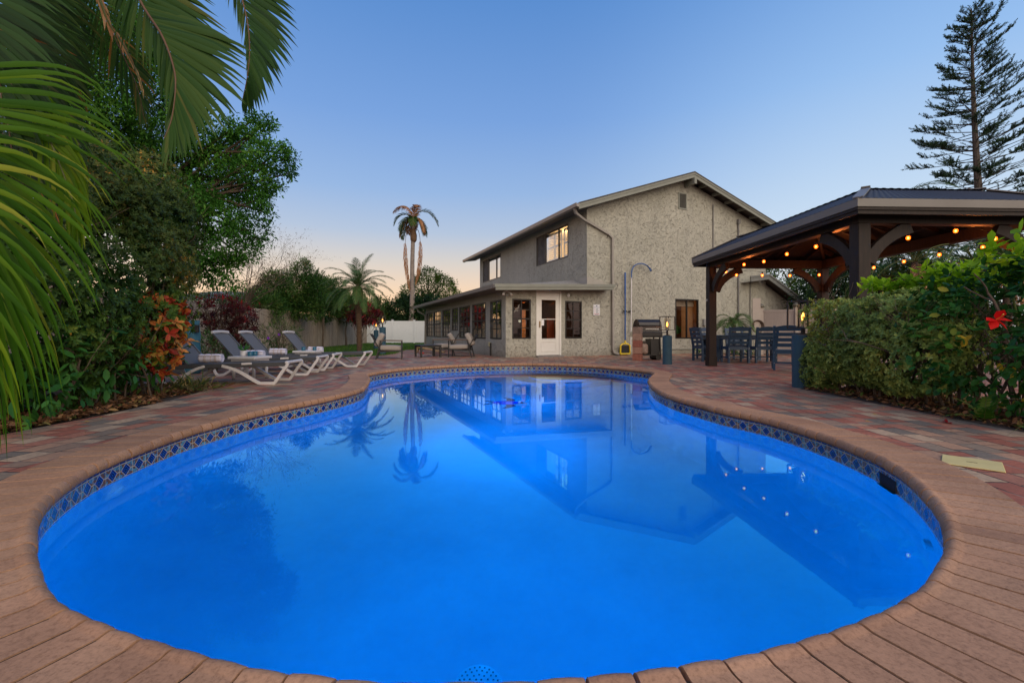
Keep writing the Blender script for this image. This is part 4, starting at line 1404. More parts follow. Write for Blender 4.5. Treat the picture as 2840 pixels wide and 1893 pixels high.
# wall sticker, flood lamp, sensor, hose box
s_ = MB().tube([HM.inverted() @ HW(.53, .028, 1.25), HM.inverted() @ HW(.53, .03, 1.25)], .05, 16)
s_.build('sticker', M('sticker_grey', (.55, .6, .5), .5), house)
fl = thing('flood_light', 'white twin flood light under the sunroom gutter corner', 'flood light', HW(-.02, -.12, 2.22), PHI)
MB().lathe([(.05, .03), (.05, .05)], 16).build('base', M('white_metal', (.7, .7, .68), .4), fl)
for sx_, rzz in ((-.14, 0), (.12, 1)):
    o = MB().tube([(0, 0, .03), (sx_ * .5, -.03, 0.0), (sx_, -.07, -.05), (sx_ * 1.15, -.12, -.10)], [.015, .015, .035, .05], 12).build('lamp_head', bpy.data.materials['white_metal'], fl, True)
sn = thing('wall_sensor', 'small round white sensor on the wall above the right window', 'sensor', HW(2.42, -.0, 2.19), PHI)
MB().tube([(0, 0, 0), (0, -.04, 0)], .055, 20).build('body', bpy.data.materials['white_metal'], sn)
MB().tube([(0, -.04, 0), (0, -.05, 0)], .03, 16).build('lens', M('lens_grey', (.5, .5, .5), .3), sn)
ob = thing('outlet_box', 'pale outlet box with conduit low on the sunroom side wall', 'outlet box', HW(0, 1.55, 0.42), PHI)
MB().cbox((-.04, 0, 0), (.07, .12, .16)).build('cover', M('outlet_cream', (.42, .40, .28), .5), ob)
MB().tube([(-.03, -.14, .05), (-.03, -.14, -.42)], .03, 8).build('pipe', M_BLK, ob)

# pool rules sign
sg = thing('pool_rules_sign', 'small white POOL RULES sign on the stucco wall right of the door', 'sign', HW(3.62, -.003, 1.69), PHI)
sgb = MB().box((-.14, -.012, -.2), (.14, 0, .2)).build('panel', M('sign_white', (.72, .74, .78), .4, var=.03), sg, bevel=.006)
def text(name, s, size, loc, mat, parent, rot=(PI / 2, 0, 0)):
    cu = bpy.data.curves.new(name, 'FONT'); cu.body = s; cu.size = size; cu.align_x = 'CENTER'; cu.align_y = 'CENTER'; cu.extrude = .0006
    o = bpy.data.objects.new(name, cu); COL.objects.link(o)
    bpy.context.view_layer.update()
    me = bpy.data.meshes.new_from_object(o.evaluated_get(bpy.context.evaluated_depsgraph_get()))
    bpy.data.objects.remove(o)
    q = bpy.data.objects.new(name, me); COL.objects.link(q); me.materials.clear(); me.materials.append(mat)
    q.location = loc; q.rotation_euler = rot; q.parent = parent
    return q
M_NAVY = M('sign_navy', (.03, .05, .2), .6); M_SRED = M('sign_red', (.5, .05, .05), .6); M_SBLK = M('sign_black', (.03, .03, .03), .6)
text('lettering', 'POOL RULES', .044, (0, -.0135, .095), M_NAVY, sg)
mb = MB()
for k, wd_ in enumerate((.10, .095, .12, .09, .14)):
    mb.cbox((-.03 + wd_ / 2, -.0135, .05 - k * .042), (wd_, .002, .012))
mb.cbox((-.085, -.0135, .138), (.0, .002, .0))
mb.build('rule_lines', M_SBLK, sg)
mb = MB()
for k in range(5): mb.cbox((-.075, -.0135, .05 - k * .042), (.016, .002, .022))
mb.cbox((0, -.0135, -.155), (.22, .002, .014))
mb.build('rule_icons', M_SRED, sg)
mb = MB(); mb.add([(-.035, -.0135, .125), (.035, -.0135, .125), (.01, -.0135, .175)], [(0, 1, 2)]); mb.cbox((0, -.0135, -.182), (.15, .002, .008)); mb.build('emblem', M_NAVY, sg)

# pool poles hung on the wall
hk = thing('pool_brush_pole', 'blue telescopic pole with yellow leaf net hanging on the stucco wall', 'pool net', HW(4.82, -.12, 0), PHI)
MB().tube([(0, 0, .5), (0, 0, 2.5)], .028, 8).tube([(0, 0, 2.3), (0, 0, 3.12)], .034, 8).build('pole', M('pole_blue', (.02, .09, .30), .35), hk)
mb = MB()
q = [(-.22, 0, .05), (.22, 0, .05), (.21, 0, .36), (.12, 0, .42), (0, 0, .44), (-.12, 0, .42), (-.21, 0, .36), (-.22, 0, .05)]
mb.tube(q, .032, 8); mb.tube([(0, 0, .44), (0, 0, .56)], .03, 8)
mb.build('net_frame', M('net_yellow', (.75, .55, .02), .4), hk)
MB().add([(-.2, .01, .07), (.2, .01, .07), (.19, .03, .36), (-.19, .03, .36)], [(0, 1, 2, 3)]).build('net', M('net_mesh', (.015, .015, .015), .8), hk, recalc=False)
hk2 = thing('rescue_hook', 'silver pole with blue looped rescue hook hanging beside the blue pole', 'rescue hook', HW(5.08, -.1, 0), PHI)
MB().tube([(0, 0, .12), (.04, 0, 1.6), (.05, 0, 2.95)], .021, 8).build('pole', M('pole_silver', (.7, .7, .7), .4, .2), hk2)
mb = MB()
mb.tube(catmull([(.05, 0, 2.9), (.06, 0, 3.2), (.2, -.02, 3.42), (.5, -.04, 3.5), (.78, -.05, 3.4), (.92, -.05, 3.22)], 6), .022, 6)
mb.tube(catmull([(.45, -.04, 3.5), (.6, -.2, 3.42), (.85, -.18, 3.25), (.92, -.05, 3.22)], 6), .012, 6)
mb.build('hook', bpy.data.materials['pole_blue'], hk2)
for x in (4.82, 5.06): MB().cbox((x - 4.82 + .0, .02, 1.66), (.16, .06, .05)).build('bracket', M_BLK, hk) if x < 5 else MB().cbox((.02, .03, 1.66), (.14, .06, .05)).build('bracket', M_BLK, hk2)

# ================================================================== FENCES
def wood_fence_mat():
    m, n, l, b = newmat('fence_wood')
    g = n.new('ShaderNodeNewGeometry'); tcn = n.new('ShaderNodeTexCoord')
    mp = n.new('ShaderNodeMapping'); mp.inputs['Scale'].default_value = (9, 9, .7); l.new(tcn.outputs['Object'], mp.inputs[0])
    rp = ramp(n, [(0, (.34, .28, .21)), (.5, (.46, .38, .29)), (1, (.39, .31, .235))]); l.new(g.outputs['Random Per Island'], rp.inputs[0])
    nz = N(n, 'ShaderNodeTexNoise', ins={'Scale': 4.0, 'Detail': 6.0}); l.new(mp.outputs[0], nz.inputs['Vector'])
    h = ramp(n, [(.3, (.6, .58, .56)), (.7, (1.12, 1.12, 1.12))]); l.new(nz.outputs['Fac'], h.inputs[0])
    m1 = N(n, 'ShaderNodeMixRGB', blend_type='MULTIPLY'); m1.inputs[0].default_value = 1; l.new(rp.outputs[0], m1.inputs[1]); l.new(h.outputs[0], m1.inputs[2])
    l.new(m1.outputs[0], b.inputs['Base Color']); b.inputs['Roughness'].default_value = .85
    return m
M_FEN = wood_fence_mat()
wf = thing('wooden_fence', 'weathered grey brown board fence running along the left side of the garden', 'fence', (0, 0, 0))
A, B_ = Vector((-9.55, 7.5, 0)), Vector((-11.75, 38.6, 0))
L_ = (B_ - A).length; d_ = (B_ - A).normalized(); nn_ = Vector((d_.y, -d_.x, 0))
mb = MB(); s = 0
while s < L_:
    w = .135 if s < 12.5 else .095
    g_ = .008 if s < 12.5 else .03
    p = A + d_ * s
    hh = 1.83 + random.uniform(-.015, .015)
    o_ = random.uniform(-.006, .006)
    q = p + d_ * (w - g_)
    n2 = nn_ * (.012 + o_); n3 = nn_ * (-.012 + o_)
    vs = [p + n2, q + n2, q + n3, p + n3]
    c = .03
    vv = [tuple(v) for v in vs] + [(v.x, v.y, hh - c) for v in vs] + [tuple(p + d_ * c + n2 + Vector((0, 0, hh))), tuple(q - d_ * c + n2 + Vector((0, 0, hh))), tuple(q - d_ * c + n3 + Vector((0, 0, hh))), tuple(p + d_ * c + n3 + Vector((0, 0, hh)))]
    mb.add(vv, [(0, 1, 5, 4), (1, 2, 6, 5), (2, 3, 7, 6), (3, 0, 4, 7), (4, 5, 9, 8), (5, 6, 10, 9), (6, 7, 11, 10), (7, 4, 8, 11), (8, 9, 10, 11)])
    s += w
mb.build('boards', M_FEN, wf)
mb = MB()
for z in (.35, 1.5): mb.bar(A - nn_ * .04 + Vector((0, 0, z)), B_ - nn_ * .04 + Vector((0, 0, z)), .04, .09)
mb.build('rail', M_FEN, wf)

M_VIN = M('vinyl_white', (.66, .68, .68), .35, var=.03)
vf = thing('vinyl_fence', 'white vinyl panel fence closing the far end of the lawn', 'fence', (0, 0, 0))
fa, fb = Vector((-11.9, 36.4, 0)), Vector((-3.0, 37.2, 0))
fd = (fb - fa).normalized()
mb = MB()
mb.bar(fa + Vector((0, 0, .95)), fb + Vector((0, 0, .95)), .03, 1.6)
mb.build('panel', M_VIN, vf)
mb = MB()
for z in (.12, 1.72): mb.bar(fa + Vector((0, 0, z)), fb + Vector((0, 0, z)), .06, .14)
mb.build('rail', M_VIN, vf)
for k in range(6):
    p = fa + fd * (.6 + 1.72 * k)
    mb = MB().cbox((p.x, p.y, .93), (.14, .14, 1.86)).cbox((p.x, p.y, 1.88), (.18, .18, .03)); mb.build('post', M_VIN, vf, bevel=.006)

M_TAU = M('vinyl_taupe', (.33, .285, .25), .5, var=.05)
gf = thing('taupe_fence', 'taupe vinyl fence panel beside the house wing, round cap on its post', 'fence', (0, 0, 0))
ga, gb = P(2110, 900, 17.4).to_2d().to_3d(), P(2260, 900, 16.4).to_2d().to_3d()
gd = (gb - ga).normalized()
Lg = (P(2208, 900, 16.75).to_2d().to_3d() - ga).length
mb = MB(); mb.bar(ga + Vector((0, 0, .85)), gb + Vector((0, 0, .85)), .03, 1.55)
for k in range(24):
    p = ga + gd * (Lg * 1.6 * k / 24) + Vector((gd.y, -gd.x, 0)) * .017
    mb.bar(p + Vector((0, 0, .1)), p + Vector((0, 0, 1.6)), .008, .006)
mb.build('panel', M_TAU, gf)
mb = MB()
for z in (.1, 1.1, 1.66): mb.bar(ga + Vector((0, 0, z)), gb + Vector((0, 0, z)), .06, .09)
mb.build('rail', M_TAU, gf)
for k, s in enumerate((0, Lg, 2 * Lg)):
    p = ga + gd * s
    q = MB().cbox((p.x, p.y, .9), (.14, .14, 1.8)).build('post', M_TAU, gf, bevel=.005)
    MB().lathe([(.11, 1.8), (.12, 1.84), (.10, 1.90), (.05, 1.94), (.0, 1.95)], 16, (p.x, p.y, 0)).build('post_cap', M('cap_bronze', (.10, .09, .06), .5), gf, True)
hose = thing('hose_reel', 'coil of brown garden hose on a hanger at the fence end by the house', 'garden hose', tuple(P(2099, 905, 17.0)))
mb = MB()
for k in range(5):
    mb.tube([(math.cos(t) * (.17 + .015 * k), -.02 * k, math.sin(t) * (.19 + .012 * k)) for t in [2 * PI * j / 20 for j in range(21)]], .014, 6, caps=False)
mb.build('coil', M('hose_brown', (.10, .07, .05), .6), hose)
MB().cbox((0, .02, .1), (.2, .06, .3)).build('hanger', M_TAU, hose)
MB().cbox((0, .03, .6), (.3, .03, .9)).build('board', M_TAU, hose)

# ================================================================== GAZEBO
def wood_dark():
    m, n, l, b = newmat('dark_stained_wood')
    tcn = n.new('ShaderNodeTexCoord')
    mp = n.new('ShaderNodeMapping'); mp.inputs['Scale'].default_value = (8, 8, 1.2); l.new(tcn.outputs['Object'], mp.inputs[0])
    nz = N(n, 'ShaderNodeTexNoise', ins={'Scale': 3.0, 'Detail': 8.0, 'Roughness': .65, 'Distortion': .4}); l.new(mp.outputs[0], nz.inputs['Vector'])
    rp = ramp(n, [(.3, (.007, .0036, .0026)), (.55, (.018, .010, .007)), (.75, (.035, .020, .015))]); l.new(nz.outputs['Fac'], rp.inputs[0])
    l.new(rp.outputs[0], b.inputs['Base Color']); b.inputs['Roughness'].default_value = .62; b.inputs['Specular IOR Level'].default_value = .35
    bp = N(n, 'ShaderNodeBump', ins={'Strength': .4, 'Distance': .006}); l.new(nz.outputs['Fac'], bp.inputs['Height']); l.new(bp.outputs[0], b.inputs['Normal'])
    return m
M_DW = wood_dark()
def metal_roof_mat():
    m, n, l, b = newmat('corrugated_roof')
    b.inputs['Base Color'].default_value = (.035, .038, .05, 1); b.inputs['Roughness'].default_value = .6; b.inputs['Specular IOR Level'].default_value = .15
    return m
M_MR = metal_roof_mat()
M_BAND = M('metal_band', (.15, .14, .13), .45, .1, var=.08, scale=2)
gz = thing('gazebo', 'open wooden gazebo with dark stained posts and hipped metal roof', 'gazebo', (5.30, 6.95, 0), R(2.5))
GW, GD = 2.95, 4.72
def gzl(x, y, z): return Matrix.Translation((5.30, 6.95, 0)) @ Matrix.Rotation(R(2.5), 4, 'Z') @ Vector((x, y, z))
for x, y in ((0, 0), (GW, 0), (0, GD), (GW, GD)):
    mb = MB().cbox((x, y, 1.25), (.19, .19, 2.5)).cbox((x, y, .12), (.215, .215, .24))
    mb.build('post', M_DW, gz, bevel=.006)
mb = MB()
mb.cbox((GW / 2, 0, 2.60), (GW + .19, .17, .2)); mb.cbox((GW / 2, GD, 2.60), (GW + .19, .17, .2))
mb.cbox((0, GD / 2, 2.602), (.165, GD - .17, .2)); mb.cbox((GW, GD / 2, 2.602), (.165, GD - .17, .2))
mb.build('beam', M_DW, gz, bevel=.004)
def brace(p, q, parent, perp):
    """curved knee brace from post point p up to beam point q"""
    p, q = Vector(p), Vector(q)
    c = Vector((p.x + (q.x - p.x) * .28, p.y + (q.y - p.y) * .28, q.z - (q.z - p.z) * .28))
    pts = [p.lerp(c, t).lerp(c.lerp(q, t), t) for t in [k / 10 for k in range(11)]]
    MB().sweep(pts, .085, [.20, .17, .15, .14, .135, .13, .135, .14, .15, .17, .20], up=perp).build('brace', M_DW, parent, bevel=.004)
for x, y, dx, dy in ((0, 0, 1, 1), (GW, 0, -1, 1), (0, GD, 1, -1), (GW, GD, -1, -1)):
    MB_ = None
    # along x
    pz = 1.92
    def br(p, q, w_axis):
        p, q = Vector(p), Vector(q)
        hd = Vector((q.x - p.x, q.y - p.y, 0))
        c = p + hd * .22 + Vector((0, 0, (q.z - p.z) * .62))
        pts = [p.lerp(c, t).lerp(c.lerp(q, t), t) for t in [k / 10 for k in range(11)]]
        MB().sweep(pts, [.085] * 11, [.21, .19, .175, .165, .16, .16, .16, .165, .175, .19, .21], up=(hd.normalized() * -1 + Vector((0, 0, 1))).normalized()).build('brace', M_DW, gz, bevel=.004)
    br((x + dx * .12, y, pz), (x + dx * .78, y, 2.47), 'x')
    br((x, y + dy * .12, pz), (x, y + dy * .78, 2.47), 'y')
# eave boards, metal band, roof
ex0, ex1, ey0, ey1 = -.33, GW + .33, -.36, GD + .36
def ringbox(mb, off, th, z0, z1):
    a, b, c, d = ex0 - off, ex1 + off, ey0 - off, ey1 + off
    mb.box((a, c, z0), (b, c + th, z1)); mb.box((a, d - th, z0), (b, d, z1))
    mb.box((a, c + th, z0), (a + th, d - th, z1)); mb.box((b - th, c + th, z0), (b, d - th, z1))
mb = MB(); ringbox(mb, -.02, .04, 2.57, 2.68); ringbox(mb, 0, .05, 2.625, 2.665); mb.build('eave_board', M_DW, gz)
mb = MB(); ringbox(mb, .012, .03, 2.668, 2.785); mb.build('metal_band', M_BAND, gz)
# corrugated hip panels: lower tier then flatter upper tier
mb = MB()
S1, H1 = .78, .375
def roof_side(p0, p1, q0, q1, n, amp):
    """quad from eave p0-p1 up to q0-q1 with ribs running up the slope"""
    p0, p1, q0, q1 = map(Vector, (p0, p1, q0, q1))
    b = len(mb.v); k = n * 4
    for i in range(k + 1):
        t = i / k
        off = amp * (1 if (i % 4) in (1, 2) else 0)
        mb.v.append(tuple(p0.lerp(p1, t) + Vector((0, 0, off)))); mb.v.append(tuple(q0.lerp(q1, t) + Vector((0, 0, off))))
    for i in range(k): mb.f.append((b + i * 2, b + i * 2 + 2, b + i * 2 + 3, b + i * 2 + 1))
z0_ = 2.787; z1_ = z0_ + H1
c = [(ex0, ey0), (ex1, ey0), (ex1, ey1), (ex0, ey1)]
ci = [(ex0 + S1, ey0 + S1), (ex1 - S1, ey0 + S1), (ex1 - S1, ey1 - S1), (ex0 + S1, ey1 - S1)]
hw_ = (ex1 - ex0) / 2
rd = [(ex0 + hw_, ey0 + hw_ + .3), (ex0 + hw_, ey0 + hw_ + .3), (ex0 + hw_, ey1 - hw_ - .3), (ex0 + hw_, ey1 - hw_ - .3)]
for i in range(4):
    j = (i + 1) % 4
    nn = 32 if i % 2 == 0 else 48
    roof_side((*c[i], z0_), (*c[j], z0_), (*ci[i], z1_), (*ci[j], z1_), nn, .008)
    a_, b_ = ci[i], ci[j]
    roof_side((a_[0], a_[1], z1_ + .03), (b_[0], b_[1], z1_ + .03), (*rd[i], z1_ + .22), (*rd[j], z1_ + .22), max(8, nn // 2), .007)
mb.build('roof', M_MR, gz, recalc=False)
mb = MB()
for i in range(4):
    MB().sweep([(*c[i], z0_ + .012), (*ci[i], z1_ + .02)], .13, .02).build('hip_cap', M_BAND, gz); MB().sweep([(*ci[i], z1_ + .05), (*rd[i], z1_ + .24)], .12, .02).build('hip_cap', M_BAND, gz)
mb = MB()
# ceiling boards and rafters
ccz = 2.76
for i in range(4):
    j = (i + 1) % 4
    mb.add([(*c[i], ccz), (*c[j], ccz), (*ci[j], ccz + H1), (*ci[i], ccz + H1)], [(0, 1, 2, 3)])
    mb.add([(*ci[i], ccz + H1), (*ci[j], ccz + H1), (*rd[j], ccz + H1 + .2), (*rd[i], ccz + H1 + .2)], [(0, 1, 2, 3)])
mb.build('ceiling_boards', M_DW, gz, recalc=False)
mb = MB()
for i in range(4): mb.bar((c[i][0] * .96 + .04, c[i][1] * .96 + .08, 2.70), (*rd[i], 3.27), .05, .12)
for k in range(1, 8):
    y = ey0 + (ey1 - ey0) * k / 8
    t = min(hw_ + 0, y - ey0, ey1 - y)
    mb.bar((ex0 + .06, y, 2.70), (ex0 + t, y, 2.70 + .37 * min(t, hw_)), .045, .10); mb.bar((ex1 - .06, y, 2.70), (ex1 - t, y, 2.70 + .37 * min(t, hw_)), .045, .10)
for k in range(1, 5):
    x = ex0 + (ex1 - ex0) * k / 5
    t = min(x - ex0, ex1 - x)
    mb.bar((x, ey0 + .06, 2.70), (x, ey0 + t, 2.70 + .37 * t), .045, .10); mb.bar((x, ey1 - .06, 2.70), (x, ey1 - t, 2.70 + .37 * t), .045, .10)
mb.build('rafter', M_DW, gz)
MB().tube([(-.12, -.0, 0), (-.10, 0, 0)], .03, 12).build('badge', M('badge_grey', (.4, .4, .36), .5), gz).location = (0, GD, 1.68)

# string lights
sl = thing('string_lights', 'string of glowing orange globe bulbs hung under the gazebo beams', 'string lights', (5.30, 6.95, 0), R(2.5))
def bulb_mat():
    m, n, l, b = newmat('bulb_glow')
    n.remove(b)
    e = N(n, 'ShaderNodeEmission', ins={'Strength': 6.5}); e.inputs['Color'].default_value = (1.0, .115, .006, 1)
    t = n.new('ShaderNodeBsdfTransparent'); ms = n.new('ShaderNodeMixShader'); ms.inputs[0].default_value = .55
    l.new(t.outputs[0], ms.inputs[1]); l.new(e.outputs[0], ms.inputs[2]); l.new(ms.outputs[0], n['Material Output'].inputs[0])
    return m
M_BULB = bulb_mat()
M_FIL = emit('filament_glow', (1.0, .45, .10), 14)
M_CORD = M('cord_black', (.01, .01, .01), .6)
def at_gz(u, v, axis, val):
    """local gazebo point seen at a photo pixel, on the vertical plane x = val or y = val (local)"""
    o = Vector((0, 0, H)); d = Vector(((u - U0) / F, 1, -(v - V0) / F))
    Mi = (Matrix.Translation((5.30, 6.95, 0)) @ Matrix.Rotation(R(2.5), 4, 'Z')).inverted()
    o2, d2_ = Mi @ o, Mi.to_3x3() @ d
    t = ((val - o2.x) / d2_.x) if axis == 'x' else ((val - o2.y) / d2_.y)
    return o2 + d2_ * t
c6 = lambda x, y: (1850 + x * .4207, 500 + y * .4207)
rows = [[(508, 555, 'x', .15), (638, 535, 'x', .15), (790, 486, 'x', .15), (982, 437, 'x', .15)],
        [(388, 603, 'x', .15)],
        [(335, 623, 'y', GD - .1), (458, 624, 'y', GD - .1), (628, 626, 'y', GD - .1), (810, 628, 'y', GD - .1), (1003, 623, 'y', GD - .15)],
        [(1363, 575, 'x', GW - .1), (1562, 535, 'x', GW - .1), (1795, 490, 'x', GW - .1), (2082, 441, 'x', GW - .1)],
        [(1590, 380, 'y', .15), (1903, 333, 'y', .15), (2162, 385, 'y', .15)]]
cords = {}
bl = []
for row in rows:
    for x, y, ax, vl in row:
        u, v = c6(x, y)
        p = at_gz(u, v, ax, vl)
        bl.append(p); cords.setdefault((ax, vl if abs(vl - GD) > .3 else 'b'), []).append(p)
mesh0 = None
for p in bl:
    if mesh0 is None:
        b1 = MB().lathe([(.008, .033), (.022, .026), (.030, .006), (.028, -.014), (.016, -.030), (.002, -.034)], 14).build('bulb', M_BULB, sl, True)
        b2 = MB().lathe([(.004, .018), (.010, .008), (.010, -.008), (.004, -.016)], 8).build('filament', M_FIL, b1, True)
        b3 = MB().lathe([(.016, .03), (.018, .05), (.017, .085), (.006, .09)], 10).build('socket', M_CORD, b1, True)
        mesh0 = b1; q = b1
    else:
        q = mesh0.copy(); COL.objects.link(q); q.parent = sl
        for ch in list(mesh0.children):
            e = ch.copy(); COL.objects.link(e); e.parent = q
    q.location = p
b1.data.materials[0] = M_BULB
for x_, y_ in ((.35, .9), (.35, 3.6), (2.5, .6), (2.5, 3.9)): plight('string_light_glow', (x_, y_, 2.28), 13, (1.0, .24, .045), 0, sl)
mb = MB()
zc = 2.47
for key, ps in cords.items():
    ps = sorted(ps, key=lambda p: p.x if key[0] == 'y' else p.y)
    if key[0] == 'y':
        ends = [Vector((.1, ps[0].y, zc)), Vector((GW - .1, ps[0].y, zc))]
    else:
        ends = [Vector((ps[0].x, .1, zc)), Vector((ps[0].x, GD - .1, zc))]
    pl = [ends[0]]
    for p in ps: pl += [pl[-1].lerp(p + Vector((0, 0, .1)), .5) + Vector((0, 0, .03)), p + Vector((0, 0, .085))]
    pl += [ends[1]]
    mb.tube(catmull(pl, 3), .004, 5, caps=False)
mb.build('cord', M_CORD, sl)

# ================================================================== LANTERNS ON BLUE PILLARS
M_PIL = M('pillar_blue', (.020, .070, .11), .7, var=.12, scale=5, bump=.35, bscale=25)
M_PIL2 = M('pillar_teal', (.03, .13, .19), .7, var=.15, scale=4, bump=.6, bscale=12, dist=.02)
M_IRON = M('lantern_iron', (.016, .012, .010), .5)
M_FLAME = emit('flame_glow', (1.0, .38, .06), 8)
def lantern_glass():
    m, n, l, b = newmat('lantern_glass')
    n.remove(b)
    t = n.new('ShaderNodeBsdfTransparent'); t.inputs[0].default_value = (.93, .88, .8, 1); g = n.new('ShaderNodeBsdfGlossy'); g.inputs['Roughness'].default_value = .08
    ms = n.new('ShaderNodeMixShader'); ms.inputs[0].default_value = .09
    l.new(t.outputs[0], ms.inputs[1]); l.new(g.outputs[0], ms.inputs[2]); l.new(ms.outputs[0], n['Material Output'].inputs[0])
    return m
M_LG = lantern_glass()
def lantern_post(loc, rad, hp, lw, lh, neck, e, pil_label, lan_label, rz=.35, mat=M_PIL):
    t = thing('blue_pillar', pil_label, 'pillar', loc, 0, 'blue round pillars that carry lanterns')
    MB().lathe([(rad, 0), (rad, hp - .01), (rad - .012, hp)], 36).build('column', mat, t, True)
    smooth_by_angle(t.children[0], .5)
    q = thing('lantern', lan_label, 'lantern', (loc[0], loc[1], hp), rz, 'iron frame lanterns standing on blue pillars')
    mb = MB()
    mb.lathe([(lw * .28, 0), (lw * .28, .012), (lw * .1, .02), (lw * .1, neck)], 14)
    h = lw / 2; z0 = neck; z1 = neck + lh; t_ = max(.010, lw * .06)
    for x in (-h, h):
        for y in (-h, h): mb.bar((x, y, z0), (x, y, z1), t_)
    for z in (z0, z1):
        for a, b in (((-h, -h), (h, -h)), ((h, -h), (h, h)), ((h, h), (-h, h)), ((-h, h), (-h, -h))): mb.bar((*a, z), (*b, z), t_)
    mb.bar((-h, 0, z0), (h, 0, z0), t_); mb.bar((0, -h, z0), (0, h, z0), t_)
    mb.build('frame', M_IRON, q)
    mb = MB(); g = h * .62
    mb.lathe([(g, z0 + .02), (g, z1 - lh * .12)], 24)
    mb.f = [f for f in mb.f if len(f) == 4]
    mb.build('glass', M_LG, q, True, recalc=False)
    MB().lathe([(.012, z0 + lh * .08), (.012, z0 + lh * .22), (.006, z0 + lh * .24)], 10).build('candle', M('candle_socket', (.1, .05, .02), .6), q)
    fl_ = MB().lathe([(.004, z0 + lh * .24), (lw * .05, z0 + lh * .29), (lw * .075, z0 + lh * .36), (lw * .075, z0 + lh * .44), (lw * .05, z0 + lh * .53), (.001, z0 + lh * .62)], 12).build('flame', M_FLAME, q, True)
    plight('lantern_light', (0, 0, z0 + lh * .5), e, (1.0, .50, .16), 0, q)
    return t, q
pB = G(1850.5, 1009.7)
lantern_post((pB.x, pB.y, 0), .122, .77, .27, .36, .15, 16, 'blue round pillar beside the grill', 'lit iron lantern on the pillar beside the grill', .3)
pR = (4.53, 7.1)
lantern_post((pR[0], pR[1], 0), .15, .82, .30, .42, .10, 22, 'blue round pillar at the end of the clipped hedge', 'large lit lantern half hidden by the end of the clipped hedge', .5)
pC = (-5.08, 17.9)
lantern_post((pC[0], pC[1], 0), .125, 1.06, .22, .30, .14, 14, 'taller blue pillar behind the left armchair', 'higher lit lantern behind the left armchair', .2)
pD = (-7.15, 24)
lantern_post((pD[0], pD[1], 0), .125, .98, .22, .28, .14, 14, 'farther blue pillar at the end of the board fence', 'smaller farther lit lantern at the end of the board fence', .2)
bp_ = thing('blue_stump', 'rough teal painted stump post with broken notch behind the first lounger', 'post', (-6.62, 9.45, 0))
mb = MB()
prs = []
for i in range(16):
    z = 1.10 * i / 15
    prs.append((.135 + .008 * math.sin(i * 1.3) - .01 * (i > 13), z))
o = mb.lathe(prs, 30).build('trunk', M_PIL2, bp_, True)
for v in o.data.vertices:
    nz_ = noise.noise(Vector((v.co.x * 9, v.co.y * 9, v.co.z * 3)))
    k = 1 + .12 * nz_
    v.co.x *= k; v.co.y *= k
    if v.co.z > .8 and v.co.x > .06 and v.co.y < .02: v.co.x *= .72; v.co.y *= .8
MB().cbox((.13, -.06, .93), (.07, .06, .16)).cbox((.15, -.09, .98), (.05, .03, .05)).build('clip', M_BLK, bp_, bevel=.006)

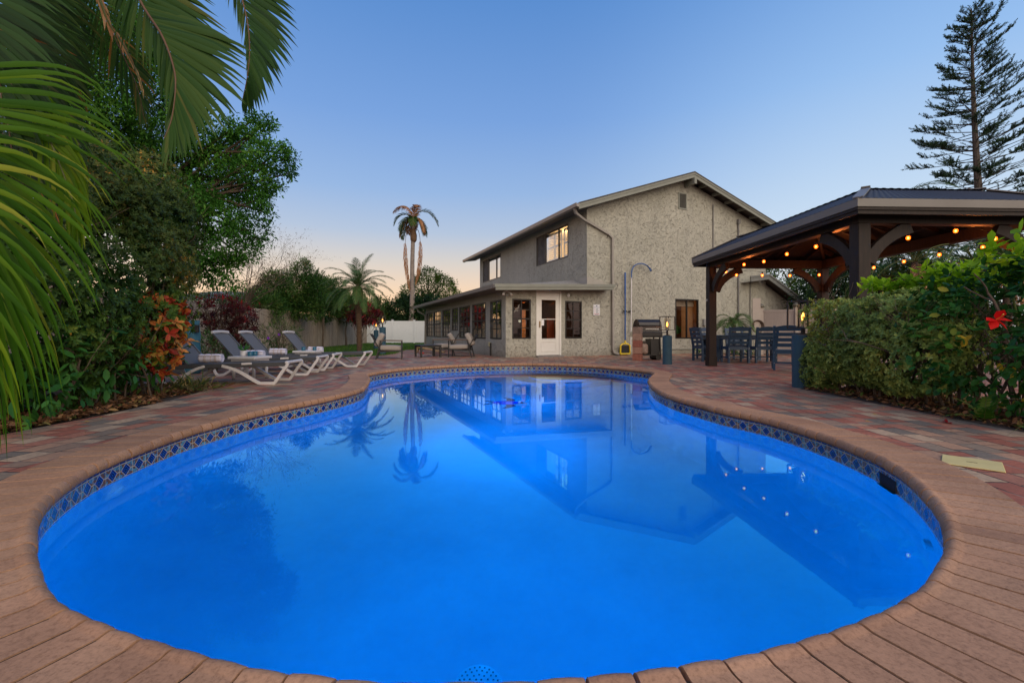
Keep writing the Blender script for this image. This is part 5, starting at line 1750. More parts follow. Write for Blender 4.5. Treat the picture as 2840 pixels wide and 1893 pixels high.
# ================================================================== LOUNGERS
M_WP = M('white_plastic', (.62, .60, .60), .38, var=.03)
M_SL = M('sling_grey', (.115, .115, .12), .65, var=.06, scale=60)
M_RAIL = M('rail_grey', (.07, .072, .078), .4)
def make_lounger():
    t = thing('sun_lounger', 'x', 'sun lounger', (0, 0, 0), 0, 'grey and white sun loungers in a row by the board fence')
    W2 = .315
    def zr(x): return .30 + .05 * (x + 1.2) / 2.15      # side rail height
    mb = MB()
    for s in (-1, 1): mb.sweep([(x, s * W2, zr(x)) for x in (-1.2, -.6, 0, .5, .9)], .045, .075)
    mb.bar((-1.2, -W2, .30), (-1.2, W2, .30), .04, .06)
    mb.build('side_rail', M_RAIL, t, bevel=.006)
    mb = MB()
    mb.sweep([(x, 0, zr(x) + .022 - .012 * math.sin(PI * (x + .72) / 1.55)) for x in [-.72 + 1.58 * k / 12 for k in range(13)]], 2 * W2 - .05, .012)
    mb.build('seat_sling', M_SL, t)
    bk = MB()
    hx, hz = -.70, zr(-.7) + .04
    tx, tz = -1.14, .87
    bk.add([(hx, -W2 + .03, hz), (hx, W2 - .03, hz), (tx, W2 - .03, tz), (tx, -W2 + .03, tz), (hx - .012, -W2 + .03, hz - .01), (hx - .012, W2 - .03, hz - .01), (tx - .012, W2 - .03, tz - .01), (tx - .012, -W2 + .03, tz - .01)],
           [(0, 1, 2, 3), (7, 6, 5, 4), (0, 4, 5, 1), (1, 5, 6, 2), (2, 6, 7, 3), (3, 7, 4, 0)])
    b = bk.build('back_sling', M_SL, t)
    mb = MB()
    for s in (-1, 1):
        MB().bar((hx, s * (W2 - .01), hz), (tx, s * (W2 - .01), tz), .035, .035).build('back_rail', M_RAIL, b, bevel=.005)
        MB().bar((-.98, s * .2, .66), (-.86, s * .2, .30), .02).build('prop_bar', M_RAIL, b)
    mb = MB()
    mb.sweep([(tx - .008, y, tz + .02 + .018 * (1 - (y / W2) ** 2)) for y in [-W2 + W2 * k / 5 for k in range(11)]], .05, .055, up=(0, 0, 1))
    mb.build('headrest_cap', M_WP, b, bevel=.008)
    # leg brackets: inner strut, foot, outer strut
    for s in (-1, 1):
        y = s * (W2 + .012)
        MB().sweep(catmull([(-.13, y, zr(-.1) + .0), (.12, y, .24), (.44, y, .045), (.52, y, .024), (.70, y, .024), (.74, y, .04), (.86, y, .22), (.935, y, .33), (.93, y, .375)], 4), .048,
                   [.026 + .026 * math.sin(PI * min(1, k / 30)) for k in range(33)], up=(0, 1, 0)).build('front_leg', M_WP, t, bevel=.006)
        MB().sweep(catmull([(-.40, y, zr(-.4) + .0), (-.62, y, .23), (-.88, y, .045), (-.95, y, .024), (-1.04, y, .024), (-1.10, y, .12), (-1.16, y, .26)], 4), .048,
                   [.026 + .026 * math.sin(PI * min(1, k / 22)) for k in range(25)], up=(0, 1, 0)).build('rear_leg', M_WP, t, bevel=.006)
    mb = MB()
    mb.sweep([(.925, -W2 - .03, .372), (.925, W2 + .03, .372)], .055, .05)
    mb.build('foot_bar', M_WP, t, bevel=.012)
    MB().sweep([(.2, -W2 - .035, .355), (.36, -W2 - .035, .362)], .02, .035).build('tab', M_WP, t)
    return t
LZ = make_lounger()
LX = [(-4.62, 7.74, R(5)), (-4.80, 9.33, R(5.5)), (-4.92, 10.42, R(6)), (-4.56, 11.6, R(2))]
LLAB = ['nearest grey sling lounger, its head hidden by the croton', 'second lounger from the croton, behind the table with the potted plant',
        'third lounger from the croton, close beside the second', 'farthest lounger, beyond the table with two blue candles']
for i, (x, y, a) in enumerate(LX): place(LZ, i == 0, (x, y, 0), a, LLAB[i], .96)

# rolled towels
M_TOW = M('towel_white', (.66, .64, .74), .95, var=.05, scale=30, bump=.5, bscale=120, dist=.004)
M_STR = M('towel_stripe', (.10, .09, .14), .9)
M_STR2 = M('towel_stripe_tan', (.42, .30, .20), .9)
def make_towel(strm):
    t = thing('rolled_towel', 'x', 'towel', (0, 0, 0), 0, 'rolled white striped towels on the loungers')
    pts = []
    turns = 3.4
    for k in range(80):
        a = k / 79 * turns * 2 * PI
        r_ = .012 + .062 * (k / 79)
        pts.append((r_ * math.cos(a), r_ * math.sin(a)))
    mb = MB(); n = len(pts); seg = 10; LEN = .36
    for j in range(seg + 1):
        x = -LEN / 2 + LEN * j / seg
        bulge = 1 + .05 * math.sin(j * 1.9) + (.04 if 0 < j < seg else -.03)
        for (a, b) in pts: mb.v.append((x + .012 * math.hypot(a, b) / .07 * (1 if j == 0 else 0), a * bulge, b * bulge * .93))
    for j in range(seg):
        for k in range(n - 1): mb.f.append((j * n + k, j * n + k + 1, (j + 1) * n + k + 1, (j + 1) * n + k))
    o = mb.build('roll', M_TOW, t, True, recalc=False)
    sd = o.modifiers.new('thick', 'SOLIDIFY'); sd.thickness = .013; sd.offset = 0
    mb = MB()
    for x in (-.07, -.05, .03, .09, .11):
        mb.tube([(x, .0805 * math.cos(a), .0755 * math.sin(a)) for a in [2 * PI * k / 28 for k in range(29)]], .0035, 4, caps=False)
    mb.build('stripe', strm, t)
    return t
TW = [make_towel(M_STR2), make_towel(M_STR)]
tz_ = .355
for i, (x, y, a, src) in enumerate([(-5.02, 7.60, R(8), 0), (-5.20, 9.22, R(6), 1), (-5.28, 10.28, R(6), 0), (-4.95, 11.48, R(8), 0)]):
    first = (i == 0) or (i == 1)
    place(TW[src], first, (x, y, .30 + .105 + .015), a, ['rolled white towel on the nearest lounger', 'rolled white towel with dark stripes on the second lounger', 'rolled white towel on the third lounger', 'rolled white towel on the farthest lounger, behind the candles'][i])

# side tables
def make_table():
    t = thing('side_table', 'x', 'side table', (0, 0, 0), 0, 'low white tables between the loungers')
    MB().prism([(-.27, .37), (.27, .37), (.27, .42), (-.27, .42)], -.24, .24).build('table_top', M_WP, t, bevel=.012, seg=2)
    MB().prism([(-.23, .33), (.23, .33), (.23, .371), (-.23, .371)], -.20, .20).build('apron', M_WP, t)
    for x in (-.2, .2):
        for y in (-.17, .17):
            q = MB().lathe([(.026, .012), (.030, .34)], 14, (x, y, 0)).build('leg', M_WP, t, True)
            MB().lathe([(.027, 0), (.028, .012)], 14, (x, y, 0)).build('foot', M_BLK, q, True)
    return t
TB = make_table()
T1 = place(TB, True, (-4.83, 8.42, 0), R(-8), 'white side table with a potted plant and two candles')
T2 = place(TB, False, (-4.92, 11.02, 0), R(-4), 'white side table with two blue candles only, farther back')
M_POT = M('pot_white', (.62, .60, .60), .4); M_CAN = M('candle_teal', (.012, .10, .16), .25)
pt = thing('potted_plant', 'small green leafy plant in a white pot on the side table', 'potted plant', (-4.93, 8.38, .421))
MB().lathe([(.045, 0), (.055, .01), (.058, .10), (.052, .10), (.05, .085), (.0, .085)], 24).build('pot', M_POT, pt, True)
lv = Leaves(); k = 20
az_ = RNG.random(k) * 6.28; el = .25 + RNG.random(k) * .9
D = np.stack([np.cos(az_) * np.cos(el), np.sin(az_) * np.cos(el), np.sin(el)], 1)
lv.add(*leaf_arrays(np.tile([[0, 0, .09]], (k, 1)), D, np.cross(D, np.stack([-np.sin(az_), np.cos(az_), az_ * 0], 1)) * -1, .12 + RNG.random(k) * .07, .04, .2, .25))
M_POTL = leafmat('succulent_green', [(0, (.025, .10, .02)), (1, (.07, .20, .05))], .35)
lv.build('leaves', M_POTL, pt)
def candle(loc, lab):
    t = thing('glass_candle', lab, 'candle', loc, 0, 'blue glass candles on the side tables')
    MB().lathe([(.043, 0), (.045, .005), (.045, .085), (.040, .085), (.038, .06), (0, .06)], 24).build('glass', M_CAN, t, True)
candle((-4.80, 8.36, .421), 'blue glass candle in front, beside the white plant pot')
candle((-4.79, 8.50, .421), 'blue glass candle behind, half hidden beside the white plant pot')
candle((-5.02, 10.98, .421), 'blue glass candle on the left of the farther table')
candle((-4.77, 11.02, .421), 'blue glass candle on the right of the farther table')

# ================================================================== ARMCHAIRS
M_ALU = M('frame_charcoal', (.014, .014, .015), .45)
M_CUSH = M('cushion_grey', (.33, .295, .265), .95, var=.05, scale=30, bump=.25, bscale=90, dist=.004)
M_TEAK = M('arm_wood', (.12, .075, .045), .5, var=.2, scale=10, stretch=(1, 8, 8))
def cushion(name, c, d, parent, rot=(0, 0, 0), r=.045):
    bm = bmesh.new(); bmesh.ops.create_cube(bm, size=1)
    for v in bm.verts: v.co = Vector((v.co.x * d[0], v.co.y * d[1], v.co.z * d[2]))
    bmesh.ops.bevel(bm, geom=bm.edges[:], offset=r, segments=4, affect='EDGES', profile=.55)
    bmesh.ops.subdivide_edges(bm, edges=[e for e in bm.edges if e.calc_length() > .2], cuts=5, use_grid_fill=True)
    for v in bm.verts:
        f = (1 - min(1, abs(v.co.x) / d[0] * 2) ** 2) * (1 - min(1, abs(v.co.y) / d[1] * 2) ** 2)
        v.co.z += (1 if v.co.z > 0 else -1) * f * .02 + .006 * noise.noise(v.co * 7)
    for f in bm.faces: f.smooth = True
    me = bpy.data.meshes.new(name); bm.to_mesh(me); bm.free(); me.materials.append(M_CUSH)
    o = bpy.data.objects.new(name, me); COL.objects.link(o); o.parent = parent; o.location = c; o.rotation_euler = rot
    return o
def make_armchair():
    t = thing('armchair', 'x', 'armchair', (0, 0, 0), 0, 'black framed patio armchairs with grey cushions')
    w, y0, y1 = .36, -.34, .36       # faces +y
    for s in (-1, 1):
        MB().bar((s * w, y1, 0), (s * w, y1, .57), .035).build('front_leg', M_ALU, t)
        MB().bar((s * w, y0 - .10, 0), (s * w, y0 + .06, .60), .035).build('rear_leg', M_ALU, t)
        MB().sweep([(s * w, y1 + .02, .585), (s * w, y0 + .02, .60)], .06, .025).build('armrest', M_TEAK, t, bevel=.005)
    mb = MB()
    for s in (-1, 1): mb.bar((s * w, y1, .27), (s * w, y0 - .02, .24), .03, .04)
    mb.bar((-w, y1, .27), (w, y1, .27), .03, .04); mb.bar((-w, y0, .25), (w, y0, .25), .03, .04)
    mb.build('seat_frame', M_ALU, t)
    mb = MB()
    bt, bb = (y0 - .26, .80), (y0 + .05, .27)
    for s in (-1, 1): mb.bar((s * w * .94, bb[0], bb[1]), (s * w * .94, bt[0], bt[1]), .03, .03)
    mb.bar((-w, bt[0], bt[1]), (w, bt[0], bt[1]), .03, .03)
    for x in (-.24, 0, .24):
        for q in (-.12, .12): mb.bar((x + q, bb[0] - .01, bb[1]), (x - q, bt[0], bt[1] - .01), .012)
    mb.build('back_frame', M_ALU, t)
    cushion('seat_cushion', (0, .02, .355), (.64, .68, .15), t, (R(-2), 0, 0))
    cushion('back_cushion', (0, y0 - .0, .62), (.62, .46, .16), t, (R(62), 0, 0), .06)
    return t
AC = make_armchair()
def face(dx, dy): return math.atan2(-dx, dy)
place(AC, True, (-3.98, 14.95, 0), face(1, .22), 'grey cushioned armchair left of the coffee table, its back to the lawn')
place(AC, False, (-1.82, 16.15, 0), face(-1, .05), 'grey cushioned armchair right of the coffee table, in front')
place(AC, False, (-2.62, 17.25, 0), face(-1, -.15), 'grey cushioned armchair right of the coffee table, behind the other, by the wall')
ct = thing('coffee_table', 'low black square coffee table between the armchairs', 'coffee table', (-2.95, 16.0, 0), R(28))
MB().box((-.38, -.38, .40), (.38, .38, .425)).build('table_top', M('table_black', (.02, .018, .017), .5), ct, bevel=.004)
MB().box((-.35, -.35, .35), (.35, .35, .399)).build('apron', M_ALU, ct)
for x in (-.34, .34):
    for y in (-.34, .34): MB().box((x - .03, y - .03, 0), (x + .03, y + .03, .398)).build('leg', M_ALU, ct)
cb = thing('cornhole_board', 'wooden cornhole game board with folding legs behind the coffee table', 'cornhole board', (-3.45, 19.3, 0), R(95))
M_PLY = M('plywood', (.36, .23, .12), .7, var=.15, scale=6)
MB().add([(-.3, -.6, .05), (.3, -.6, .05), (.3, .6, .32), (-.3, .6, .32), (-.3, -.6, -.0), (.3, -.6, 0), (.3, .6, .25), (-.3, .6, .25)], [(0, 1, 2, 3), (7, 6, 5, 4), (0, 4, 5, 1), (1, 5, 6, 2), (2, 6, 7, 3), (3, 7, 4, 0)]).build('board', M_PLY, cb, bevel=.005)
for x in (-.27, .27): MB().bar((x, .52, .26), (x, .56, 0), .05, .03).build('leg', M_PLY, cb)
bg_ = thing('bean_bags', 'red bean bag lying on the paving under the game board', 'bean bag', (-3.62, 18.35, 0))
cushion('bag', (0, 0, .03), (.16, .16, .05), bg_, r=.02).data.materials[0] = M('bag_red', (.55, .05, .03), .8)

# ================================================================== GRILL AND BLOCK PIER
M_GB = M('grill_black', (.010, .010, .011), .35)
M_GL = M('grill_lid', (.03, .027, .027), .2, .4)
gr = thing('gas_grill', 'black gas grill with domed lid and tank below, in front of the wall', 'grill', (4.22, 14.3, 0), R(12))
mb = MB()
pro = [(-.36, .88), (-.36, 1.02), (-.30, 1.16), (-.16, 1.25), (.02, 1.27), (.18, 1.22), (.33, 1.10), (.36, .98), (.36, .88)]
lid_ = MB().prism([(p[0] * .68, p[1]) for p in pro], -.01, .01)
mb = MB(); mb.prism([(y * .62, z) for y, z in pro], -.36, .40, lambda x, y, z: (y, x, z)); smooth_by_angle(mb.build('lid', M_GL, gr), .9)
MB().box((-.37, -.24, .70), (.41, .24, .878)).build('firebox', M_GB, gr, bevel=.01)
MB().box((-.34, -.29, .74), (.38, -.245, .84)).build('control_panel', M_GB, gr, bevel=.005)
MB().box((.43, -.2, .84), (.62, .2, .87)).build('side_shelf', M_GB, gr)
MB().bar((-.2, -.30, .96), (.24, -.30, .96), .02).build('handle', M('handle_steel', (.4, .4, .4), .3, .8), gr)
for x in (-.33, .37):
    for y in (-.2, .2): MB().bar((x, y, .02), (x * .93, y * .95, .70), .035).build('leg', M_GB, gr)
MB().box((-.33, -.2, .14), (.37, .2, .17)).box((.05, -.18, .17), (.34, .18, .66)).build('cart', M_GB, gr)
MB().add([(-.4, -.22, 0), (-.25, -.22, 0), (-.31, -.22, .14), (-.34, -.22, .14), (-.4, -.18, 0), (-.25, -.18, 0), (-.31, -.18, .14), (-.34, -.18, .14)], [(0, 1, 2, 3), (7, 6, 5, 4), (0, 4, 5, 1), (1, 5, 6, 2), (2, 6, 7, 3), (3, 7, 4, 0)]).build('foot', M_GB, gr)
MB().tube([(.30, -.2, .09), (.30, .2, .09)], .09, 18).build('wheel', M_BLK, gr)
tk = thing('propane_tank', 'rusty grey propane tank standing under the grill', 'gas tank', (4.08, 14.22, .171), .2)
MB().lathe([(.08, 0), (.145, .03), (.155, .08), (.155, .25), (.14, .31), (.08, .345), (.02, .35)], 24).build('tank', M('tank_tan', (.34, .25, .20), .5, var=.25, scale=6), tk, True)
MB().lathe([(.09, .34), (.10, .36), (.10, .42), (.085, .42)], 20).lathe([(.02, .35), (.03, .40)], 10).build('collar', M('tank_dark', (.08, .07, .06), .6), tk, True)
bpr = thing('block_pier', 'pier of stacked red and tan paver blocks beside the grill', 'brick pier', (3.84, 13.95, 0), R(-30))
cols_ = [(.30, .115, .075), (.36, .20, .14), (.28, .10, .07), (.33, .21, .15), (.24, .17, .13)]
for k in range(5):
    for j in range(1):
        c_ = cols_[(k + j * 2) % 5]
        MB().cbox((0, 0, .10 + k * .205), (.25, .25, .20)).build('block', M('block_colour', c_, .9, var=.2, scale=12, bump=.5, bscale=40), bpr, bevel=.008)
MB().cbox((-.165, -.02, .80), (.08, .12, .16)).build('outlet', bpy.data.materials['outlet_cream'], bpr, bevel=.01)

# ================================================================== DINING SET
M_NAV = M('poly_navy', (.007, .042, .10), .42, var=.08, scale=6)
M_NAVL = M('poly_blue_top', (.02, .075, .15), .38)
def make_dchair():
    t = thing('dining_chair', 'x', 'dining chair', (0, 0, 0), 0, 'navy slatted dining armchairs round the table')
    w = .27      # faces +y, back at -y
    for s in (-1, 1):
        MB().bar((s * w, .24, 0), (s * w, .24, .66), .05, .05).build('front_leg', M_NAV, t)
        MB().sweep([(s * w, -.24, 0), (s * w, -.24, .45), (s * w, -.34, 1.00)], .05, .06, up=(0, 1, 0)).build('rear_post', M_NAV, t)
        MB().sweep([(s * w, .29, .672), (s * w, -.30, .672)], .085, .025).build('armrest', M_NAV, t, bevel=.004)
    mb = MB()
    for k in range(5): mb.box((-w - .01, -.20 + k * .098, .44), (w + .01, -.112 + k * .098, .46))
    mb.build('seat', M_NAV, t)
    mb = MB()
    mb.box((-w + .026, .22, .37), (w - .026, .25, .438)); mb.box((-w + .026, -.26, .37), (w - .026, -.23, .438))
    for s in (-1, 1): mb.box((s * (w - .015), -.21, .375), (s * (w + .015), .215, .438)); mb.box((s * (w - .015), -.21, .14), (s * (w + .015), .215, .18))
    mb.box((-w + .016, -.02, .145), (w - .016, .02, .178))
    mb.build('apron', M_NAV, t)
    def yb(z): return -.24 - .10 * (z - .45) / .55
    for z0, z1 in ((.53, .61), (.65, .73), (.77, .85)):
        MB().add([(-w + .026, yb(z0), z0), (w - .026, yb(z0), z0), (w - .026, yb(z1), z1), (-w + .026, yb(z1), z1), (-w + .026, yb(z0) - .02, z0), (w - .026, yb(z0) - .02, z0), (w - .026, yb(z1) - .02, z1), (-w + .026, yb(z1) - .02, z1)],
                 [(0, 1, 2, 3), (7, 6, 5, 4), (0, 4, 5, 1), (1, 5, 6, 2), (2, 6, 7, 3), (3, 7, 4, 0)]).build('back_slat', M_NAV, t)
    mb = MB(); n = 8
    for i in range(n + 1):
        x = -w + .026 + (2 * w - .052) * i / n; zt = .98 + .035 * math.sin(PI * i / n)
        mb.v += [(x, yb(.89), .89), (x, yb(zt), zt), (x, yb(.89) - .022, .89), (x, yb(zt) - .022, zt)]
    for i in range(n):
        a = i * 4
        mb.f += [(a, a + 4, a + 5, a + 1), (a + 2, a + 3, a + 7, a + 6), (a + 1, a + 5, a + 7, a + 3), (a, a + 2, a + 6, a + 4)]
    mb.build('top_rail', M_NAV, t)
    mb = MB()
    for s in (-1, 1):
        for z in (.16, .40, .62): mb.cbox((s * w, -.272, z), (.012, .006, .012))
    mb.build('screws', M('screw_steel', (.5, .5, .5), .3, .8), t)
    return t
DC = make_dchair()
g1, g2_ = G(2051, 1007), G(2127, 1007)
place(DC, True, (g1.x + .02, g1.y + .30, 0), face(.05, 1), 'navy slatted chair with its back to the pool, left of the two in front')
place(DC, False, (g2_.x + .02, g2_.y + .30, 0), face(.05, 1), 'navy slatted chair with its back to the pool, right of the two in front')
place(DC, False, (6.30, 10.45, 0), face(.45, .9), 'nearest navy slatted chair, partly hidden behind the blue pillar and hedge')
place(DC, False, (7.75, 11.9, 0), face(-.3, 1), 'navy slatted chair at the right end, mostly hidden by the nearest one')
g4 = G(1946, 1002)
place(DC, False, (g4.x + .22, g4.y + .25, 0), face(1, .12), 'navy slatted chair at the left end of the table, beside the gazebo post')
place(DC, False, (6.35, 14.75, 0), face(-.05, -1), 'navy slatted chair on the far side of the table, left')
place(DC, False, (7.35, 14.8, 0), face(0, -1), 'navy slatted chair on the far side of the table, right')
dt = thing('dining_table', 'long navy slatted dining table under the gazebo edge', 'dining table', (6.85, 13.85, 0), R(2))
mb = MB()
for k in range(6): mb.box((-1.0, -.48 + k * .162, .745), (1.0, -.325 + k * .162, .775))
mb.build('table_top', M_NAV, dt)
MB().box((-.92, -.42, .64), (.92, -.38, .744)).box((-.92, .38, .64), (.92, .42, .744)).box((-.92, -.38, .64), (-.88, .38, .744)).box((.88, -.38, .64), (.92, .38, .744)).build('apron', M_NAV, dt)
for x in (-.86, .86):
    for y in (-.36, .36): MB().cbox((x, y, .37), (.10, .10, .74)).build('leg', M_NAV, dt)

# ================================================================== PLANTS
M_BARK = M('bark_brown', (.075, .052, .036), .9, var=.3, scale=12, bump=.7, bscale=30, dist=.02)
M_TWIG = M('twig_brown', (.13, .095, .065), .85, var=.25, scale=10)
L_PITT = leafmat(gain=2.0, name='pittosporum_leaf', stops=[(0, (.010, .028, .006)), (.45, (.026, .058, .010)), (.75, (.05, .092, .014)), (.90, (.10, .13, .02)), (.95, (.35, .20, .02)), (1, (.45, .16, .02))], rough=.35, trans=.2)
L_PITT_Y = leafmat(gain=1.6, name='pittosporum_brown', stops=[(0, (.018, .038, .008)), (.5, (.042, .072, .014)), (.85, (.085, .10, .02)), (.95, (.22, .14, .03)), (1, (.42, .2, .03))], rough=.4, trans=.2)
L_BROAD = leafmat('broad_leaf', [(0, (.012, .055, .012)), (.6, (.03, .11, .02)), (1, (.07, .17, .03))], .3, .2)
L_TREE = leafmat('tree_leaf', [(0, (.010, .035, .006)), (.4, (.022, .075, .010)), (.7, (.04, .12, .015)), (1, (.10, .19, .03))], .45, .4, gain=2.1)
L_OLE = leafmat('oleander_leaf', [(0, (.015, .045, .010)), (.6, (.035, .085, .015)), (1, (.11, .14, .03))], .45, .3, gain=1.7)
L_FAR = leafmat('far_leaf', [(0, (.015, .035, .008)), (.5, (.04, .085, .012)), (1, (.13, .17, .03))], .5, .35)
L_FARD = leafmat('dark_leaf', [(0, (.006, .016, .006)), (.6, (.015, .04, .012)), (1, (.04, .08, .02))], .5, .25)
L_CROT = leafmat('croton_leaf', [(0, (.08, .008, .006)), (.18, (.32, .04, .02)), (.4, (.50, .14, .035)), (.65, (.55, .27, .06)), (.75, (.08, .15, .02)), (1, (.20, .25, .03))], .3, .2, gain=1.15,
                 vein=((.45, .02, .02), [(0, (1, 1, 1)), (.12, (1, 1, 1)), (.2, (0, 0, 0)), (1, (0, 0, 0))]))
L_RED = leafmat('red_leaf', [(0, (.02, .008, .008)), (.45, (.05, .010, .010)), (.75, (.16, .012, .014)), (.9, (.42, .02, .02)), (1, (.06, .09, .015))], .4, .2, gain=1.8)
L_VAR = leafmat(gain=2.3, name='variegated_leaf', stops=[(0, (.035, .065, .018)), (.5, (.09, .14, .035)), (.85, (.19, .22, .05)), (1, (.30, .26, .05))], rough=.45, trans=.25,
                vein=((.34, .34, .16), [(0, (0, 0, 0)), (.75, (0, 0, 0)), (1, (.5, .5, .5))]))
L_HIB = leafmat('hibiscus_leaf', [(0, (.008, .035, .008)), (.6, (.02, .09, .015)), (.9, (.06, .16, .02)), (.97, (.30, .22, .02)), (1, (.35, .25, .02))], .28, .2)
L_LIME = leafmat('lime_leaf', [(0, (.07, .16, .008)), (.6, (.16, .28, .010)), (.9, (.26, .36, .015)), (1, (.38, .18, .02))], .45, .45, gain=2.0)
L_FERN = leafmat('fern_leaf', [(0, (.015, .07, .008)), (.6, (.04, .13, .012)), (1, (.14, .16, .02))], .4, .3)
L_PALM_D = leafmat('palm_dark', [(0, (.010, .030, .007)), (.4, (.022, .058, .011)), (.75, (.045, .082, .016)), (.92, (.10, .09, .022)), (1, (.24, .10, .02))], .38, .3)
L_PALM_B = leafmat('palm_bright', [(0, (.03, .10, .004)), (.5, (.065, .16, .005)), (.85, (.14, .23, .008)), (1, (.26, .30, .03))], .45, .4, gain=1.15)
L_PALM_G = leafmat('palm_green', [(0, (.02, .06, .02)), (.5, (.05, .11, .03)), (1, (.12, .17, .05))], .4, .35)
L_DEAD = leafmat('palm_dead', [(0, (.16, .07, .03)), (.6, (.30, .15, .07)), (1, (.40, .24, .13))], .7, .25)
L_NEED = leafmat('pine_needle', [(0, (.010, .022, .012)), (.6, (.022, .05, .022)), (1, (.05, .085, .03))], .6, .15)
M_RACH = M('rachis_green', (.12, .13, .03), .5)
M_RACHB = M('rachis_brown', (.12, .06, .025), .6)

def px_blob(u, v, Y, r, ry=None, rz=None):
    p = P(u, v, Y)
    return (p.x, p.y, max(p.z, .1), r, ry or r, rz or r)

# ---- left foreground shrub --------------------------------------
sh = thing('pittosporum_shrub', 'huge dense shrub of small whorled dark leaves filling the left side beside the paving', 'shrub', (0, 0, 0))
BL = [(-5.35, 3.2, .9, 1.0, 1.3, 1.05), (-5.25, 4.9, 1.0, .95, 1.2, 1.2), (-5.45, 6.1, 1.3, .95, .9, 1.4), (-6.2, 4.4, 2.0, 1.35, 1.6, 1.5), (-6.25, 6.0, 2.35, 1.3, 1.3, 1.25),
      (-6.2, 7.0, 2.65, 1.2, 1.0, 1.15), (-5.75, 6.6, 1.9, .95, .9, 1.2), (-6.6, 7.2, 1.3, 1.2, .8, 1.3)]
BL += [px_blob(u, v, Y, r) for u, v, Y, r in ((250, 640, 6.6, .9), (350, 600, 7.0, .85), (430, 640, 7.0, .62), (455, 720, 6.9, .5), (380, 740, 6.6, .6), (445, 560, 7.2, .5), (400, 500, 7.3, .55), (320, 475, 7.3, .55), (110, 600, 6.2, 1.0), (200, 720, 6.2, .9))]
kp = lambda p: (p[:, 0] + 4.15 < 0) & (p[:, 0] > -7.6) & (p[:, 0] / p[:, 1] < -.66)
Pn, Nn = blob_points(BL, 62000, rough=.16, nsc=1.3, depth=.28, gap=-.24, keep=kp, front=-.25)
tn = tone(Pn, 1.0, 4)
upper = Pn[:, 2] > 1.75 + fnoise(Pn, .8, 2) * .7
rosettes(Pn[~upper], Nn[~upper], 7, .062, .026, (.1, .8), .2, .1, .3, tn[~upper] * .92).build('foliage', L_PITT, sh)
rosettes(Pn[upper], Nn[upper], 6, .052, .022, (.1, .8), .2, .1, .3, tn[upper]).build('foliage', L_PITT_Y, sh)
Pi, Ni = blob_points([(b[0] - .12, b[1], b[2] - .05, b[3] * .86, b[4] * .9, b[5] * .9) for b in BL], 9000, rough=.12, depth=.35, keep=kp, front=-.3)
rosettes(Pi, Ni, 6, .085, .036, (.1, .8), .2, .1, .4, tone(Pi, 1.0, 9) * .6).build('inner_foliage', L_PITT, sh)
mb = MB()
for k in range(16):
    branchy(mb, (random.uniform(-6.6, -5.6), random.uniform(3.2, 6.3), 0), (random.uniform(-.3, .15), random.uniform(-.4, .4), 1), random.uniform(1.0, 1.6), random.uniform(.02, .045), 3, .5, .15, 4, .75, 5)
for k in range(26):
    y = random.uniform(4.6, 7.6); z = random.uniform(1.8, 3.0)
    branchy(mb, (-5.7, y, z - .5), (random.uniform(-.1, .4), random.uniform(-.6, .0), random.uniform(.1, .6)), random.uniform(.4, .75), .014, 2, .5, .1, 4, .7, 4)
mb.build('branches', M_TWIG, sh, recalc=False)
# broad toothed-leaf bush growing low in it
sb = thing('broadleaf_bush', 'bush of glossy bright green pointed leaves low in front of the dark shrub', 'bush', (0, 0, 0))
Pn, Nn = blob_points([(-4.75, 4.9, .55, .42, .8, .45), (-4.95, 5.9, .75, .45, .7, .55), (-4.7, 3.9, .25, .4, .8, .28)], 620, rough=.3, depth=.4)
loose_leaves(Pn, Nn, .13, .055, 2, .6, .5, .03, tone(Pn, 2, 8)).build('foliage', L_BROAD, sb)
mb = MB()
for k in range(14): branchy(mb, (random.uniform(-5.1, -4.6), random.uniform(3.6, 6.2), 0), (random.uniform(-.1, .4), random.uniform(-.3, .3), 1), .6, .012, 2, .5)
mb.build('stem', M_TWIG, sb, recalc=False)

# ---- croton -------------------------------------------------------
cr = thing('croton', 'croton with big orange, red and green veined leaves at the edge of the dark shrub', 'shrub', (0, 0, 0))
Pn, Nn = blob_points([px_blob(430, 880, 6.1, .30, .3, .34), px_blob(468, 930, 6.0, .22, .3, .28), px_blob(450, 985, 5.9, .20), px_blob(410, 950, 5.9, .24), px_blob(465, 865, 6.2, .18)], 230, rough=.2, depth=.35)
rosettes(Pn, Nn, 4, .125, .06, (.15, .8), .25, .25, .5).build('foliage', L_CROT, cr)
mb = MB()
for k in range(8): branchy(mb, (-5.0 + random.uniform(-.15, .1), 6.3 + random.uniform(-.2, .2), 0), (random.uniform(-.3, .1), random.uniform(-.2, .2), 1), 1.0, .014, 2, .4)
mb.build('stem', M_TWIG, cr, recalc=False)

# ---- red shrub by the fence ----------------------------------------
rs = thing('red_shrub', 'dark red leaved shrub in front of the board fence behind the stump', 'shrub', (0, 0, 0))
cx_ = P(618, 900, 12.0)
RB = [px_blob(560, 870, 12.0, .5, .5, .35), px_blob(620, 860, 12.2, .6, .5, .35), px_blob(670, 880, 12.0, .42, .4, .4), px_blob(610, 910, 12.0, .65, .5, .5), px_blob(660, 930, 12.0, .42, .4, .5), px_blob(690, 905, 11.8, .25, .3, .3)]
Pn, Nn = blob_points(RB, 1500, rough=.25, nsc=2.0, depth=.5, gap=-.12)
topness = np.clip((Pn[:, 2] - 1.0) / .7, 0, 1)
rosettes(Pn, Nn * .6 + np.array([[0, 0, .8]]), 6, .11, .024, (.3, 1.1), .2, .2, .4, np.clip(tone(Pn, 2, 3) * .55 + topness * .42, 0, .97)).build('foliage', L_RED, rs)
mb = MB()
